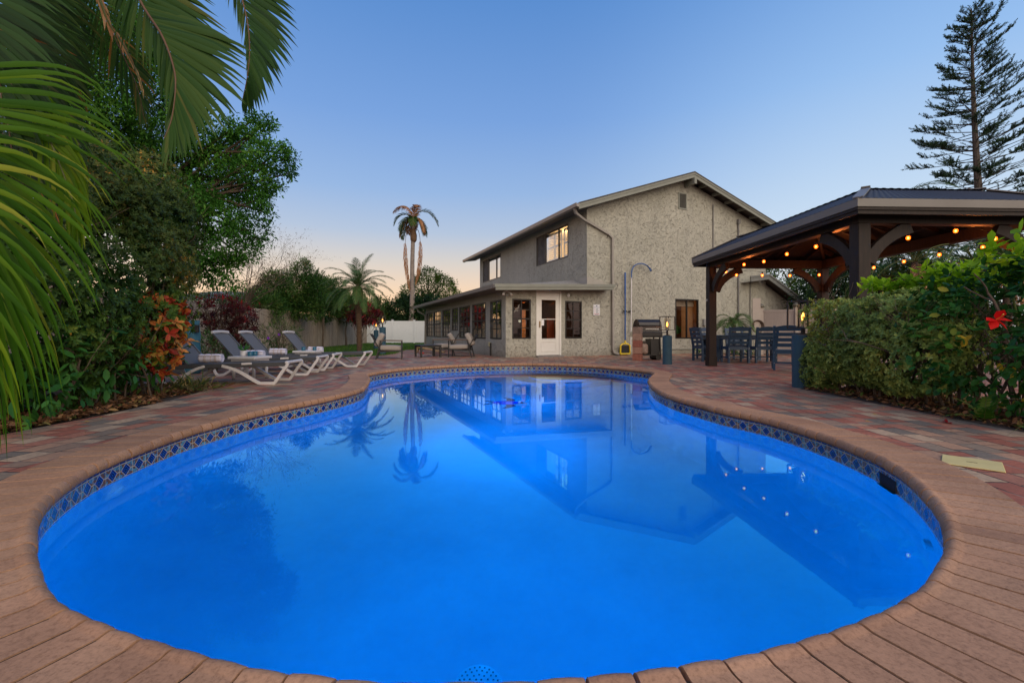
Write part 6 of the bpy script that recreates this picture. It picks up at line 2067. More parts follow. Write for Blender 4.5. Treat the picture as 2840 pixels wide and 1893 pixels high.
for k in range(14):
    branchy(mb, (cx_.x + random.uniform(-.35, .35), 12.0 + random.uniform(-.2, .2), 0), (random.uniform(-.55, .55), random.uniform(-.2, .2), 1), .95, .018, 2, .35, .3)
mb.build('stem', M_TWIG, rs, recalc=False)

def small_bush(name, label, blobs, n, mat, L, W, loc, k=2, cat='plant', jit=.6, dens=1, stems=7, h=.5, spread=.03):
    t = thing(name, label, cat, (0, 0, 0))
    a, b = blob_points(blobs, n, rough=.3, depth=.5, nsc=2.5)
    loose_leaves(a, b, L, W, k, jit, .1, spread, tone(a, 2.5, 1)).build('foliage', mat, t)
    mb = MB()
    for _ in range(stems): branchy(mb, (loc[0] + random.uniform(-.12, .12), loc[1] + random.uniform(-.12, .12), 0), (random.uniform(-.35, .35), random.uniform(-.3, .3), 1), h, .01, 2, .45)
    mb.build('stem', M_TWIG, t, recalc=False)
    return t
q = P(592, 975, 10.0)
small_bush('dracaena', 'small spiky green plant on the ground between the blue stump and the white table', [(q.x, 10, .45, .32, .25, .35)], 160, L_PALM_G, .20, .022, (q.x, 10), 3, jit=.5, h=.35)
q = P(775, 945, 13.0)
small_bush('flower_bush', 'loose green bush with purple flowers in front of the fence between the loungers', [(q.x, 13, .75, .55, .35, .5), (q.x - .5, 12.8, .45, .45, .35, .4), (q.x + .3, 13.1, .9, .3, .2, .4)], 700, L_OLE, .14, .016, (q.x, 13), 2, jit=.5, h=.8, stems=12)
fb_ = COL.objects[-1].parent
M_PUR = leafmat('purple_petal', [(0, (.22, .04, .5)), (1, (.3, .08, .6))])
for dx_, dy_, z_ in ((-.35, 12.6, .62), (-.1, 12.6, .7), (.2, 12.6, .8), (-.7, 12.5, .45), (-.2, 12.55, .35)):
    lv = Leaves()
    for k in range(5):
        a = 2 * PI * k / 5
        lv.add(*leaf_arrays(np.array([[q.x + dx_, dy_, z_]]), np.array([[math.cos(a), -.3, math.sin(a)]]), np.array([[0, -1.0, 0]]), .045, .035))
    lv.build('flower', M_PUR, fb_)

# ---- big tree on the left --------------------------------------------
def tree(name, label, blobs, n, mat, L, W, base, tr, kids=4, k=2, jit=.8, rough=.25, nsc=1.2, depth=.5, gap=None, group=None, bark=M_BARK, ton=(1.0, 6), limbs=True, cat='tree', droop=.2, spread=.06, keep=None, front=None):
    t = thing(name, label, cat, tuple(base), 0, group)
    a, b = blob_points(blobs, n, rough=rough, nsc=nsc, depth=depth, gap=gap, keep=keep, front=front)
    lvv = loose_leaves(a, b, L, W, k, jit, droop, spread, tone(a, ton[0], ton[1]))
    lvv.V = [v - np.array([tuple(base)]) for v in lvv.V]
    lvv.build('crown', mat, t)
    mb = MB()
    bs = sorted(blobs, key=lambda q_: -q_[3])
    c0 = Vector(bs[0][:3]) - Vector(base)
    top = c0 * .75
    mid = Vector((top.x * .3 + random.uniform(-.1, .1), top.y * .3, top.z * .5))
    mb.tube(catmull([(0, 0, -.05), tuple(mid * .5), tuple(mid), tuple(top)], 4), [tr * (1.15 - .6 * i / 12) for i in range(13)], 10, caps=False)
    if limbs:
        for q_ in blobs:
            c = Vector(q_[:3]) - Vector(base)
            st = mid.lerp(top, random.uniform(0, .9))
            md = st.lerp(c, .5) + Vector((random.uniform(-.15, .15), random.uniform(-.15, .15), random.uniform(0, .25)))
            mb.tube(catmull([st, md, c], 4), [tr * .38 * (1 - .75 * i / 8) for i in range(9)], 6, caps=False)
            for _ in range(kids):
                d = Vector((random.gauss(0, 1), random.gauss(0, 1), random.gauss(.2, .8)))
                branchy(mb, md.lerp(c, random.random()), d, min(q_[3:6]) * .75, tr * .10, 1, .6, .1, 3, .6, 4)
    mb.build('trunk', bark, t, recalc=False)
    return t
TBL = [(300, 60, .9), (410, 130, .85), (330, 250, .95), (450, 250, .7), (500, 390, .75), (380, 430, .9), (590, 410, .65), (660, 420, .55), (600, 500, .7), (680, 500, .5), (490, 560, .8), (570, 590, .7), (640, 600, .5),
       (610, 680, .55), (490, 690, .7), (550, 720, .5), (400, 620, .8), (300, 520, .9), (430, 340, .7), (520, 300, .5), (560, 480, .7), (200, 300, 1.0), (240, 450, 1.0), (150, 150, 1.2), (80, 350, 1.2), (60, 520, 1.2), (230, 60, 1.0), (260, 330, .9)]
TB1 = [px_blob(u, v, 10.6 + random.uniform(-.6, .8), r, r, r * .8) for u, v, r in TBL]
TB2 = [px_blob(u, v, 10.4, r, r * .9, r * .6) for u, v, r in [(735, 425, .42), (760, 455, .34), (700, 375, .36), (735, 500, .34), (715, 555, .36), (690, 640, .40), (660, 700, .36), (590, 770, .34), (630, 735, .3), (775, 420, .22), (640, 360, .4), (806, 436, .16), (790, 405, .16), (772, 520, .2), (745, 340, .24), (800, 480, .16), (738, 590, .2), (722, 668, .18), (648, 788, .2), (705, 330, .26)]]
tree('leafy_tree', 'tall leafy green tree rising behind the shrub on the left', TB1 + TB2, 110000, L_TREE, .085, .032, (-8.3, 11.2, 0), .16, kids=3, k=2, jit=.9, rough=.40, nsc=2.0, depth=.6, gap=-.30, ton=(1.1, 6), spread=.05, front=-.45)
# dark inner mass
# ---- bare twiggy tree behind -----------------------------------------
bt = thing('bare_tree', 'nearly leafless twiggy tree against the dusk sky right of the leafy tree', 'tree', (-9.6, 15.5, 0))
mb = MB(); ends = []
mb.tube(catmull([(0, 0, 0), (.3, 0, 1.2), (.7, 0, 2.2)], 5), [.08 - .004 * i for i in range(11)], 8, caps=False)
for k in range(16):
    branchy(mb, (.45 + random.uniform(-.1, .3), 0, 1.6 + random.uniform(-.2, .6)), (random.uniform(-.1, 1.0), random.uniform(-.4, .4), random.uniform(.2, 1.0)), random.uniform(1.0, 1.5), .014, 4, .55, .02, 4, .65, 4, ends, (2, 3))
mb.build('branches', M_TWIG, bt, recalc=False)
ea = np.array([tuple(e) for e in random.sample(ends, min(len(ends), 1400))])
loose_leaves(ea, rand_unit(len(ea)), .045, .02, 1, .8, .2, .03).build('foliage', leafmat('dry_leaf', [(0, (.10, .08, .03)), (1, (.22, .15, .06))]), bt)

# ---- neighbours' houses beyond the fence ------------------------------
def nhouse(name, label, u0, u1, ve, vr, Y, wallv):
    a, b = P(u0, ve, Y), P(u1, ve, Y + 1.5)
    t = thing(name, label, 'house', (a.x, a.y, 0))
    dx, dy = b.x - a.x, b.y - a.y
    zr_ = P(u0, vr, Y).z + .35; ze = a.z
    MB().add([(0, 0, 0), (dx, dy, 0), (dx, dy, ze), (0, 0, ze)], [(0, 1, 2, 3)]).add([(0, 0, 0), (0, 0, ze), (-.5, 8, ze), (-.5, 8, 0)], [(0, 1, 2, 3)]).build('wall', M('nwall', (.42, .40, .36), .8), t, recalc=False)
    MB().add([(-.5, -.4, ze), (dx + .5, dy - .4, ze), (dx + .2, dy + 4, zr_ + .0), (-.2, 4, zr_ + .0), (-.5, 8.4, ze), (dx + .5, dy + 8.4, ze)], [(0, 1, 2, 3), (3, 2, 5, 4)]).build('roof', M('nroof', (.14, .145, .155), .9, var=.2, scale=20), t, recalc=False)
    MB().bar((-.5, -.42, ze - .06), (dx + .5, dy - .42, ze - .06), .04, .16).build('fascia', M('nfascia', (.55, .55, .50), .6), t)
    return t
nhouse('neighbour_house', 'neighbour house with grey roof and cream fascia above the left fence', 440, 725, 832, 806, 19.5, 0)
nhouse('neighbour_house', 'small distant house roof behind the fence near the slender palm', 985, 1018, 862, 852, 52, 0)

# ---- oleanders and small trees behind the board fence ------------------
OL = [((700, 842, 20.5, .8), (745, 830, 21, .9), (765, 790, 21, .7), (740, 860, 20, .8)), ((810, 800, 22, .85), (835, 760, 22, .55), (846, 735, 22, .28), (870, 790, 22.5, .7), (800, 845, 22, .9), (857, 840, 22.5, .9)),
      ((900, 812, 25, .9), (925, 830, 26, .8), (905, 850, 26, .9), (890, 790, 25, .6)), ((965, 850, 29, .9), (1000, 862, 30, .8), (1025, 868, 31, .7))]
OLAB = ['grey green oleander behind the fence, left of the tallest one', 'tallest oleander behind the fence, its top against the sky', 'rounder oleander behind the fence, left of the slender palm', 'low pale green bush behind the fence, right of the slender palm']
for k, bl_ in enumerate(OL):
    bb_ = [px_blob(u, v, Y, r, r * .8, r * .9) for u, v, Y, r in bl_]
    tree('oleander', OLAB[k], bb_, 9000, L_OLE if k < 3 else L_FAR, .16, .030, (bb_[0][0] - .1, bb_[0][1], 0), .06, kids=5, k=2, jit=.6, rough=.3, nsc=1.6, depth=.7, group='bushes behind the board fence', droop=-.35, spread=.08, bark=M_TWIG)
tree('hedge_bush', 'low yellow green bush over the fence behind the red shrub', [px_blob(600, 840, 16.5, .65, .5, .42), px_blob(560, 845, 16.5, .5, .5, .38), px_blob(650, 842, 17, .65, .5, .42), px_blob(520, 850, 16, .4, .4, .3)], 3800, L_FAR, .07, .03, (P(600, 845, 16.5).x, 16.5, 0), .05, group='bushes behind the board fence', spread=.04)

# ---- background trees beyond the lawn ----------------------------------
RT = [(1185, 800, 2.0), (1150, 820, 1.6), (1220, 810, 1.9), (1250, 830, 1.4), (1190, 770, 1.3), (1225, 785, 1.1), (1165, 790, 1.0), (1130, 835, 1.3), (1200, 840, 2.0), (1260, 850, 1.2), (1240, 870, 1.5)]
tree('round_tree', 'big round green tree behind the white fence, left of the house', [px_blob(u, v, 47, r, r, r * .85) for u, v, r in RT], 15000, L_FAR, .17, .09, (P(1190, 900, 47).x, 47, 0), .35, kids=1, k=2, jit=.9, rough=.2, nsc=.7, depth=.3, ton=(.5, 2), spread=.1)
DT = [[(1110, 860, 1.3), (1135, 850, 1.0), (1095, 875, 1.2)], [(1165, 865, 1.4), (1200, 880, 1.5), (1185, 850, .9)], [(1060, 870, 1.2), (1040, 880, 1.1), (1075, 885, 1.2)], [(975, 868, 1.2), (950, 855, 1.2), (1000, 880, 1.2)], [(1245, 890, 1.3), (1270, 880, 1.2)]]
DLAB = ['dark bushy tree above the white fence, left of the tall palm', 'dark bushy tree above the white fence, right of the tall palm', 'bushy tree above the corner where the board fence meets the white fence', 'pale bushy tree behind the slender palm', 'dark bushy tree beside the sunroom gutter']
for k, bl_ in enumerate(DT):
    Y = 41 if k != 3 else 43
    tree('bushy_tree', DLAB[k], [px_blob(u, v, Y, r, r, r) for u, v, r in bl_], 3600, L_FARD if k in (0, 1, 4) else L_FAR, .22, .10, (P(bl_[0][0], 900, Y).x, Y, 0), .2, kids=1, k=2, rough=.3, nsc=.8, depth=.5, group='trees beyond the white fence', ton=(.6, 3), spread=.12)

# ---- palms --------------------------------------------------------------
def palm_trunk(mb, pts, r0, r1, rings=30, amp=.06, n=14):
    c = catmull(pts, 14); m = len(c)
    mb.tube(c, [(r0 + (r1 - r0) * i / (m - 1)) * (1 + amp * math.sin(i * 2.4)) for i in range(m)], n, caps=False)
def palm(name, label, base, top, r0, r1, fr, mat, dead=None, trunk_mat=None, wid=.03, rr=.02, group=None, nl=46, amp=.05, crown=None, cat='palm tree'):
    """fr: list of (azimuth, elevation, length, droop, leaflet, deadflag)"""
    t = thing(name, label, cat, base, 0, group)
    mb = MB(); tp = Vector(top) - Vector(base)
    palm_trunk(mb, [(0, 0, -.02), tuple(tp * .33 + Vector((.04, 0, 0)) * tp.length * .2), tuple(tp * .66), tuple(tp)], r0, r1, amp=amp)
    mb.build('trunk', trunk_mat or M_BARK, t, smooth=True, recalc=False)
    if crown:
        MB().lathe(crown, 14, tuple(tp)).build('crown_shaft', M('shaft_brown', (.14, .08, .045), .9, var=.4, scale=14, bump=.8, bscale=20, dist=.03), t, True)
    for az_, el_, Ln, dr_, lf, dd in fr:
        d = Vector((math.cos(az_) * math.cos(el_), math.sin(az_) * math.cos(el_), math.sin(el_)))
        p = tp.copy(); cs = [p.copy()]; n = 6
        for i in range(n):
            p = p + d * Ln / n; cs.append(p.copy())
            d = (d + Vector((0, 0, -1)) * dr_ / n * 1.6).normalized()
        lv, rm = frond([tuple(c) for c in cs], nl, lf, wid, .75, .55 if not dd else 1.2, .15 if not dd else -.2, .10, rr=rr, tonal=.5, tvar=.22, seg=4)
        m_ = (dead if dd else mat)
        fo = lv.build('frond', m_, t)
        rm.build('rachis', M_RACHB if dd else M_RACH, fo, recalc=False)
    return t
random.seed(21)
fr = []
for k in range(34):
    az_ = k * 2.4 + random.uniform(-.2, .2)
    el_ = 1.35 - 1.7 * (k / 34) + random.uniform(-.1, .1)
    fr.append((az_, el_, random.uniform(1.45, 1.75), 1.0 if el_ > .4 else 1.3, .36, False))
b = G(996, 977)
palm('slender_palm', 'slender date palm with feathery crown standing on the lawn by the board fence', (b.x, b.y, 0), (b.x - .05, b.y, 2.75), .10, .14, fr, L_PALM_G, wid=.015, rr=.012, nl=74, amp=.10, trunk_mat=M('palm_bark', (.10, .06, .035), .95, var=.4, scale=22, bump=1, bscale=26, dist=.03),
     crown=[(.13, -.75), (.20, -.5), (.22, -.2), (.18, 0), (.06, .12)])
random.seed(5)
YQ = 40
bq = P(1137, 892, YQ); tq = P(1147, 618, YQ)
fr = []
for az_, el_, ln, dr_, dd in [(2.9, 1.30, 4.0, 1.9, True), (2.6, .95, 3.3, 3.0, False), (3.3, 1.1, 3.0, 2.8, False), (.35, 1.2, 4.0, 2.3, False), (.1, .85, 2.9, 3.2, False), (-.4, 1.0, 2.8, 3.0, False), (.8, .8, 2.7, 3.2, False), (1.7, 1.1, 2.6, 2.6, True),
                             (-2.4, .9, 2.7, 3.2, False), (-1.4, 1.0, 2.5, 3.0, False), (3.1, .75, 3.4, 3.4, True), (3.6, .9, 2.7, 3.2, False), (-1.0, 1.4, 2.6, 2.2, True), (.2, .5, 2.5, 3.2, False), (2.2, 1.2, 2.8, 2.8, True)]:
    fr.append((az_, el_ + .12, ln * random.uniform(.68, .86), dr_ * random.uniform(.85, 1.2), .8, dd or random.random() < .25))
pq = palm('tall_palm', 'very tall thin palm with ragged green and brown crown rising behind the white fence', (bq.x, YQ, 0), (tq.x, YQ, tq.z), .23, .16, fr, L_PALM_D, L_DEAD, wid=.06, rr=.045, nl=50, amp=.02,
          trunk_mat=M('queen_bark', (.24, .20, .17), .9, var=.25, scale=3, bump=.5, bscale=10, stretch=(1, 1, 6), dist=.03), crown=[(.16, -1.7), (.28, -1.5), (.30, -1.1), (.17, -.6), (.10, .1), (.04, .6)])
for sx_, ln in ((-1, 4.9), (1, 4.4)):
    top = Vector((tq.x - bq.x, 0, tq.z - 1.0))
    cs = [top, top + Vector((.4 * sx_, -.2, .35)), top + Vector((.62 * sx_, -.3, -.4)), top + Vector((.66 * sx_, -.3, -ln * .35)), top + Vector((.55 * sx_, -.3, -ln * .65)), top + Vector((.25 * sx_, -.3, -ln))]
    lv, rm = frond([tuple(c) for c in cs], 50, .70, .045, 1.05, 1.1, .0, .30, rr=.03, tonal=.3, up=(0, -1, 0))
    fo = lv.build('frond', L_DEAD, pq); rm.build('rachis', M_RACHB, fo, recalc=False)

# red cordyline behind the fence by the slender palm
small_bush('cordyline', 'dark red strap leaved plant over the fence behind the slender palm', [px_blob(1005, 872, 27, .7, .5, .45), px_blob(975, 868, 27, .4, .4, .35), px_blob(1035, 882, 27, .4, .3, .3)], 420, L_RED, .42, .06, (P(1000, 872, 27).x, 27), 2, jit=.5, h=1.6)

# queen palms behind the gazebo on the right
random.seed(31)
for k, (u, Y, zt_, lab) in enumerate([(2440, 17.5, 3.0, 'palm with drooping fronds behind the gazebo, beside the near post'), (2530, 16.5, 3.4, 'palm behind the gazebo in the middle of the opening'), (2690, 17.0, 3.6, 'palm behind the gazebo towards the right edge'), (2790, 15.5, 3.2, 'palm behind the gazebo at the right edge of the picture'), (2480, 21, 6.6, 'taller palm whose frond tips show just above the gazebo roof'), (2300, 20.5, 2.7, 'low palm seen between the gazebo posts')]):
    x = (u - U0) / F * Y
    fr = [(j * 2.4 + random.random(), 1.2 - 1.6 * j / 13, random.uniform(2.0, 2.7), random.uniform(1.2, 1.8), .55, j > 11) for j in range(13)]
    palm('garden_palm', lab, (x, Y, 0), (x + random.uniform(-.2, .2), Y, zt_), .14, .10, fr, L_PALM_D if k < 4 else L_PALM_G, L_DEAD, wid=.035, rr=.022, nl=36, group='palms behind the gazebo', trunk_mat=M_BARK)
DR = [[(2320, 830, 19, 1.6), (2380, 800, 19.5, 1.5), (2420, 850, 18.5, 1.5)], [(2500, 820, 19, 1.6), (2560, 790, 19.5, 1.3), (2580, 850, 18.5, 1.5)], [(2680, 830, 19, 1.5), (2750, 810, 19, 1.3), (2830, 800, 18.5, 1.7), (2900, 820, 18, 1.6)]]
DRL = ['dark shrubbery tree behind the gazebo left of the middle palm', 'dark tree behind the gazebo in the middle', 'dark tree behind the gazebo at the right edge']
for k, bl_ in enumerate(DR):
    tree('dark_tree', DRL[k], [px_blob(u, v, Y, r, r * .7, r * 1.0) for u, v, Y, r in bl_], 9000, L_FARD, .17, .07, (P(bl_[0][0], 900, 19).x, 19, 0), .12, kids=2, k=2, rough=.3, nsc=.9, depth=.6, gap=-.08, group='dark trees behind the gazebo', ton=(.8, 3), spread=.1)
GT = [(2150, 770, 1.5), (2200, 760, 1.6), (2240, 800, 1.6), (2180, 810, 1.4), (2290, 780, 1.4), (2230, 850, 1.5), (2290, 840, 1.4), (2170, 750, 1.0), (2330, 790, 1.4)]
tree('light_tree', 'bright green tree beyond the house wing, seen under the gazebo', [px_blob(u, v, 31, r, r, r * .9) for u, v, r in GT], 13000, L_FAR, .15, .075, (P(2220, 900, 31).x, 31, 0), .25, kids=2, k=2, rough=.25, nsc=.8, depth=.4, ton=(.6, 8), spread=.08)

# potted palm by the wall
random.seed(44)
qb = G(2040, 962); qb = P(2035, 915, 17.3)
fr = [(j * 2.4 + .3, 1.3 - 1.0 * j / 15, random.uniform(.9, 1.1), 1.9, .30, False) for j in range(15)]
palm('wall_palm', 'small feathery palm in front of the stucco wall behind the dining chairs', (qb.x, 17.3, 0), (qb.x, 17.3, 1.15), .10, .08, fr, L_PALM_G, wid=.014, rr=.010, nl=50, amp=.12)
tree('planter_shrub', 'low shrub and mulch bed at the foot of the wall behind the chairs', [(qb.x - 1.2, 17.0, .15, .4, .2, .15), (qb.x + .3, 17.2, .2, .4, .2, .2)], 260, L_BROAD, .09, .04, (qb.x - .2, 17.1, 0), .02, kids=1)

# ---- Norfolk pine -----------------------------------------------------
random.seed(11)
YN = 27.0
pb, pt_ = P(2722, 560, YN), P(2694, 24, YN)
npn = thing('norfolk_pine', 'tall Norfolk pine with thin trunk and long layered branches at the right', 'pine tree', (pb.x, YN, 0))
T0 = Vector((pb.x, YN, 0))
tops = Vector((pt_.x - pb.x, 0, pt_.z))
mb = MB()
def tk_(s): return Vector((.0, 0, 0)).lerp(tops, s) + Vector((.25 * math.sin(s * 5), 0, 0)) * (1 - s)
mb.tube([tk_(i / 24) for i in range(25)], [.28 * (1 - i / 24) + .03 for i in range(25)], 10, caps=False)
mb.build('trunk', M('pine_bark', (.10, .08, .065), .95, var=.3, scale=14, bump=.8, bscale=20, dist=.03), npn, recalc=False)
mbb = MB(); NP, ND, TN = [], [], []
ztop = tops.z
z = 4.5
while z < ztop - .15:
    s = z / ztop
    frac = (ztop - z) / (ztop - 4.5)
    ln0 = .45 + 4.1 * min(1, frac * 1.08) ** .72
    nb_ = random.choice((5, 6, 7))
    a0 = random.random() * 6.28
    for j in range(nb_):
        a = a0 + j * 2 * PI / nb_ + random.uniform(-.25, .25)
        ln = ln0 * random.uniform(.55, 1.15) * (1.12 if math.cos(a) > 0 else .9)
        p = tk_(s) + Vector((0, 0, random.uniform(-.2, .2)))
        up0 = .05 + .75 * (1 - frac) ** 2 + (.14 if math.cos(a) > 0 else -.10)
        pts = [p.copy()]; d = Vector((math.cos(a), math.sin(a), up0)).normalized()
        n = 9
        for i in range(n):
            pts.append(pts[-1] + d * ln / n)
            d = (d + Vector((random.gauss(0, .05), random.gauss(0, .05), .10 * (i / n) - .02 + random.gauss(0, .03)))).normalized()
        mbb.tube(pts, [.024 * (1 - .75 * i / n) + .004 for i in range(n + 1)], 4, caps=False)
        lf0 = .30 + .42 * min(1, frac * 1.2)      # bare inner part
        for i in range(int(5 + ln * 7.5)):
            t = random.uniform(.12, 1) if random.random() < .10 else random.uniform(lf0, 1.02)
            i0 = min(int(t * n), n - 1); c = pts[i0].lerp(pts[i0 + 1], t * n - i0 if t < 1 else 1)
            dl = (pts[i0 + 1] - pts[i0]).normalized()
            sd = dl.cross(Vector((0, 0, 1))).normalized() * random.choice((-1, 1))
            tl = random.uniform(.22, .55) * (.6 + .5 * min(1, frac * 2))
            td = (dl * .55 + sd * random.uniform(.2, .9) + Vector((0, 0, random.uniform(.0, .75)))).normalized()
            if random.random() < .35: mbb.tube([c, c + td * tl], [.006, .003], 3, caps=False)
            m = int(tl / .035)
            for q_ in range(m):
                pp = c + td * tl * q_ / m
                for _ in range(3):
                    NP.append(tuple(pp)); w_ = Vector((random.gauss(0, 1), random.gauss(0, 1), random.gauss(0, 1))).normalized()
                    ND.append(tuple((td * .9 + w_ * .75).normalized())); TN.append(random.random() * .6 + .4 * q_ / m)
    z += (.38 if frac > .15 else .28) * random.uniform(.7, 1.3)
mbb.build('branches', M('pine_twig', (.055, .042, .036), .9), npn, recalc=False)
NP, ND, TN = np.array(NP), np.array(ND), np.array(TN)
lv = Leaves(); lv.add(*leaf_arrays(NP, ND, rand_unit(len(NP)), .095, .023, .1, .1, TN))
lv.build('needles', L_NEED, npn)

# ---- right hedge, hibiscus, lime plant, ferns ----------------------------
hg = thing('clipped_hedge', 'boxy clipped hedge of pale edged leaves beside the lantern pillar', 'hedge', (0, 0, 0))
Pn, Nn = blob_points([(4.98, 6.12, .74, .62, .90, .60), (4.78, 5.5, .55, .4, .7, .42), (4.62, 6.75, .45, .22, .22, .42)], 10500, rough=.10, nsc=1.8, depth=.25, shape=5, gap=-.28)
rosettes(Pn, Nn, 6, .046, .023, (.1, .9), .2, .15, .35, tone(Pn, 1.6, 2)).build('foliage', L_VAR, hg)
mb = MB()
for k in range(34): branchy(mb, (random.uniform(4.65, 5.4), random.uniform(4.9, 6.8), 0), (random.uniform(-.4, .4), random.uniform(-.3, .3), 1), .65, .016, 3, .55, .2)
mb.build('stem', M_TWIG, hg, recalc=False)
hb = thing('hibiscus', 'hibiscus bush with glossy dark green leaves and a red flower at the right edge', 'shrub', (0, 0, 0))
HB = [(4.85, 4.9, .75, .5, .6, .65), (4.95, 4.6, .75, .55, .7, .7), (5.0, 4.0, .9, .6, .7, .8), (5.15, 3.5, 1.15, .6, .6, .75), (4.85, 5.1, .75, .35, .5, .55), (5.6, 4.2, 1.2, .6, .8, .7), (5.2, 4.8, 1.15, .5, .5, .35)]
Pn, Nn = blob_points(HB, 5200, rough=.28, nsc=1.8, depth=.45, gap=-.2, keep=lambda p: p[:, 0] > 4.28)
loose_leaves(Pn, Nn, .082, .052, 2, .8, .3, .03, tone(Pn, 1.8, 7)).build('foliage', L_HIB, hb)
mb = MB()
for k in range(18): branchy(mb, (random.uniform(4.75, 5.5), random.uniform(3.4, 5.0), 0), (random.uniform(-.4, .3), random.uniform(-.4, .4), 1), .62, .018, 2, .5, .1)
branchy(mb, P(2790, 905, 4.0), (-.35, 0, .8), .32, .014, 1, .4)
mb.build('stem', M_BARK, hb, recalc=False)
fc = P(2762, 886, 4.0)
lv = Leaves()
for j in range(5):
    a = 2 * PI * j / 5 + .3
    d = np.array([[math.cos(a) * .95, -.35, math.sin(a) * .55 - .05]])
    for w_ in (-.018, .018):
        lv.add(*leaf_arrays(np.array([[fc.x, fc.y, fc.z]]), d, np.array([[0.1, -.5, .9]]), .115, .075, .15, .25, np.array([random.random()])))
L_PETAL = leafmat('hibiscus_petal', [(0, (.62, .02, .02)), (1, (.80, .05, .04))], .5, .35)
lv.build('flower', L_PETAL, hb)
MB().tube([fc, fc + Vector((-.01, -.05, .02)), fc + Vector((-.03, -.09, .045))], [.004, .003, .005], 6).build('stamen', M('stamen_yellow', (.8, .4, .05), .6), hb)
fd_ = G(2627, 1174, 0)
ff = thing('fallen_flower', 'withered dark red flower lying on the paving near the bed', 'fallen flower', (fd_.x, fd_.y, .002))
lv = Leaves(); D = rand_unit(9); D[:, 2] = np.abs(D[:, 2]) * .3
lv.add(*leaf_arrays(np.tile([[0, 0, .006]], (9, 1)), D, np.tile([[0, 0, 1.0]], (9, 1)), .045, .022, .3, .2)); lv.build('petals', leafmat('petal_dry', [(0, (.12, .01, .012)), (1, (.30, .02, .03))]), ff)
lp = thing('lime_shrub', 'shrub with large lime green leaves standing up behind the clipped hedge', 'shrub', (0, 0, 0))
LB = [px_blob(2470, 800, 6.0, .22, .2, .12), px_blob(2590, 770, 5.6, .22, .25, .16), px_blob(2650, 775, 5.4, .22, .25, .18), px_blob(2720, 770, 5.2, .22, .25, .16), px_blob(2530, 790, 5.8, .2, .2, .12), px_blob(2835, 700, 4.4, .16, .3, .14), px_blob(2790, 740, 4.6, .15, .2, .12), px_blob(2420, 790, 6.2, .12, .2, .08)]
Pn, Nn = blob_points(LB, 210, rough=.25, depth=.6)
rosettes(Pn, Nn * .4 + np.array([[0, 0, 1.0]]), 4, .115, .058, (.1, 1.0), .2, .15, .5, tone(Pn, 2.4, 3)).build('foliage', L_LIME, lp)
mb = MB()
for b_ in LB: mb.tube(catmull([(b_[0] + .25, b_[1] + .1, 0), (b_[0] + .12, b_[1], b_[2] * .6), (b_[0], b_[1], b_[2])], 4), .010, 5, caps=False)
mb.tube(catmull([P(2575, 760, 5.6), P(2572, 700, 5.6), P(2600, 682, 5.6), P(2632, 676, 5.6)], 5), .004, 4, caps=False)
mb.tube(catmull([P(2612, 745, 5.6), P(2630, 712, 5.6), P(2642, 690, 5.6)], 5), .004, 4, caps=False)
mb.build('stem', M('stem_green', (.12, .16, .03), .6), lp, recalc=False)
random.seed(8)
FL = [(4.65, 3.75, .0, 13, .62, 'yellow green fern under the hibiscus near the right edge'), (4.50, 4.35, 0, 9, .38, 'small fern with broad leaflets at the foot of the hibiscus'), (4.75, 3.2, 0, 12, .6, 'bright green fern at the lower right edge'), (5.1, 4.0, .3, 12, .7, 'arching fern higher behind, with yellowing fronds')]
for x, y, z0, nf, ln, lab in FL:
    t = thing('fern', lab, 'fern', (x, y, 0), 0, 'ferns under the hibiscus')
    for k in range(nf):
        a = random.random() * 6.28; el_ = random.uniform(.5, 1.3)
        d = Vector((math.cos(a) * math.cos(el_), math.sin(a) * math.cos(el_), math.sin(el_)))
        p = Vector((0, 0, z0)); cs = [p.copy()]
        for i in range(5):
            p = p + d * ln * random.uniform(.85, 1.1) / 5; cs.append(p.copy()); d = (d + Vector((0, 0, -.32))).normalized()
        lv, rm = frond([tuple(c) for c in cs], 26, .075, .017, .25, .3, .1, .12, rr=.003, seg=2, tonal=.35 + .5 * random.random(), prof=lambda t_: 1 - t_ * .8)
        fo = lv.build('frond', L_FERN, t); rm.build('rachis', M_RACH, fo, recalc=False)

# ---- foreground palms, top left --------------------------------------------
random.seed(17)
def px_frond(parent, pts, mat, **kw):
    o_ = Vector(parent.location)
    lv, rm = frond([tuple(P(u, v, Y) - o_) for u, v, Y in pts], **kw)
    fo = lv.build('frond', mat, parent, smooth=False)
    rm.build('rachis', M_RACHB if mat is L_PALM_D else M_RACH, fo, recalc=False)
    return fo
pg = thing('overhanging_palm', 'large dark palm whose arching fronds hang over the top left corner', 'palm tree', (-5.1, 3.0, 0))
MB().tube(catmull([(0, 0, 0), (.1, 0, 1.6), (.15, 0, 3.2), (.1, 0, 4.6)], 6), [.15 - .002 * i for i in range(19)], 14, caps=False).build('trunk', M_BARK, pg, smooth=True, recalc=False)
YU = (0, -1, .12)
px_frond(pg, [(-260, -420, 3.3), (80, -420, 3.5), (300, -200, 3.6), (388, 0, 3.6), (449, 98, 3.55), (481, 184, 3.5), (487, 245, 3.45), (476, 330, 3.4), (455, 385, 3.35)], L_PALM_D, nl=60, Lmax=.90, wid=.058, ang=.55, ang_end=1.05, droop=.22, lift=.0, start=.40, up=YU, rr=.014, tonal=.52, tvar=.16, fold=.12, wob=.03, sides=(-1,), prof=lambda t: .80 + .2 * math.sin(PI * t) - 1.15 * max(0, t - .55))
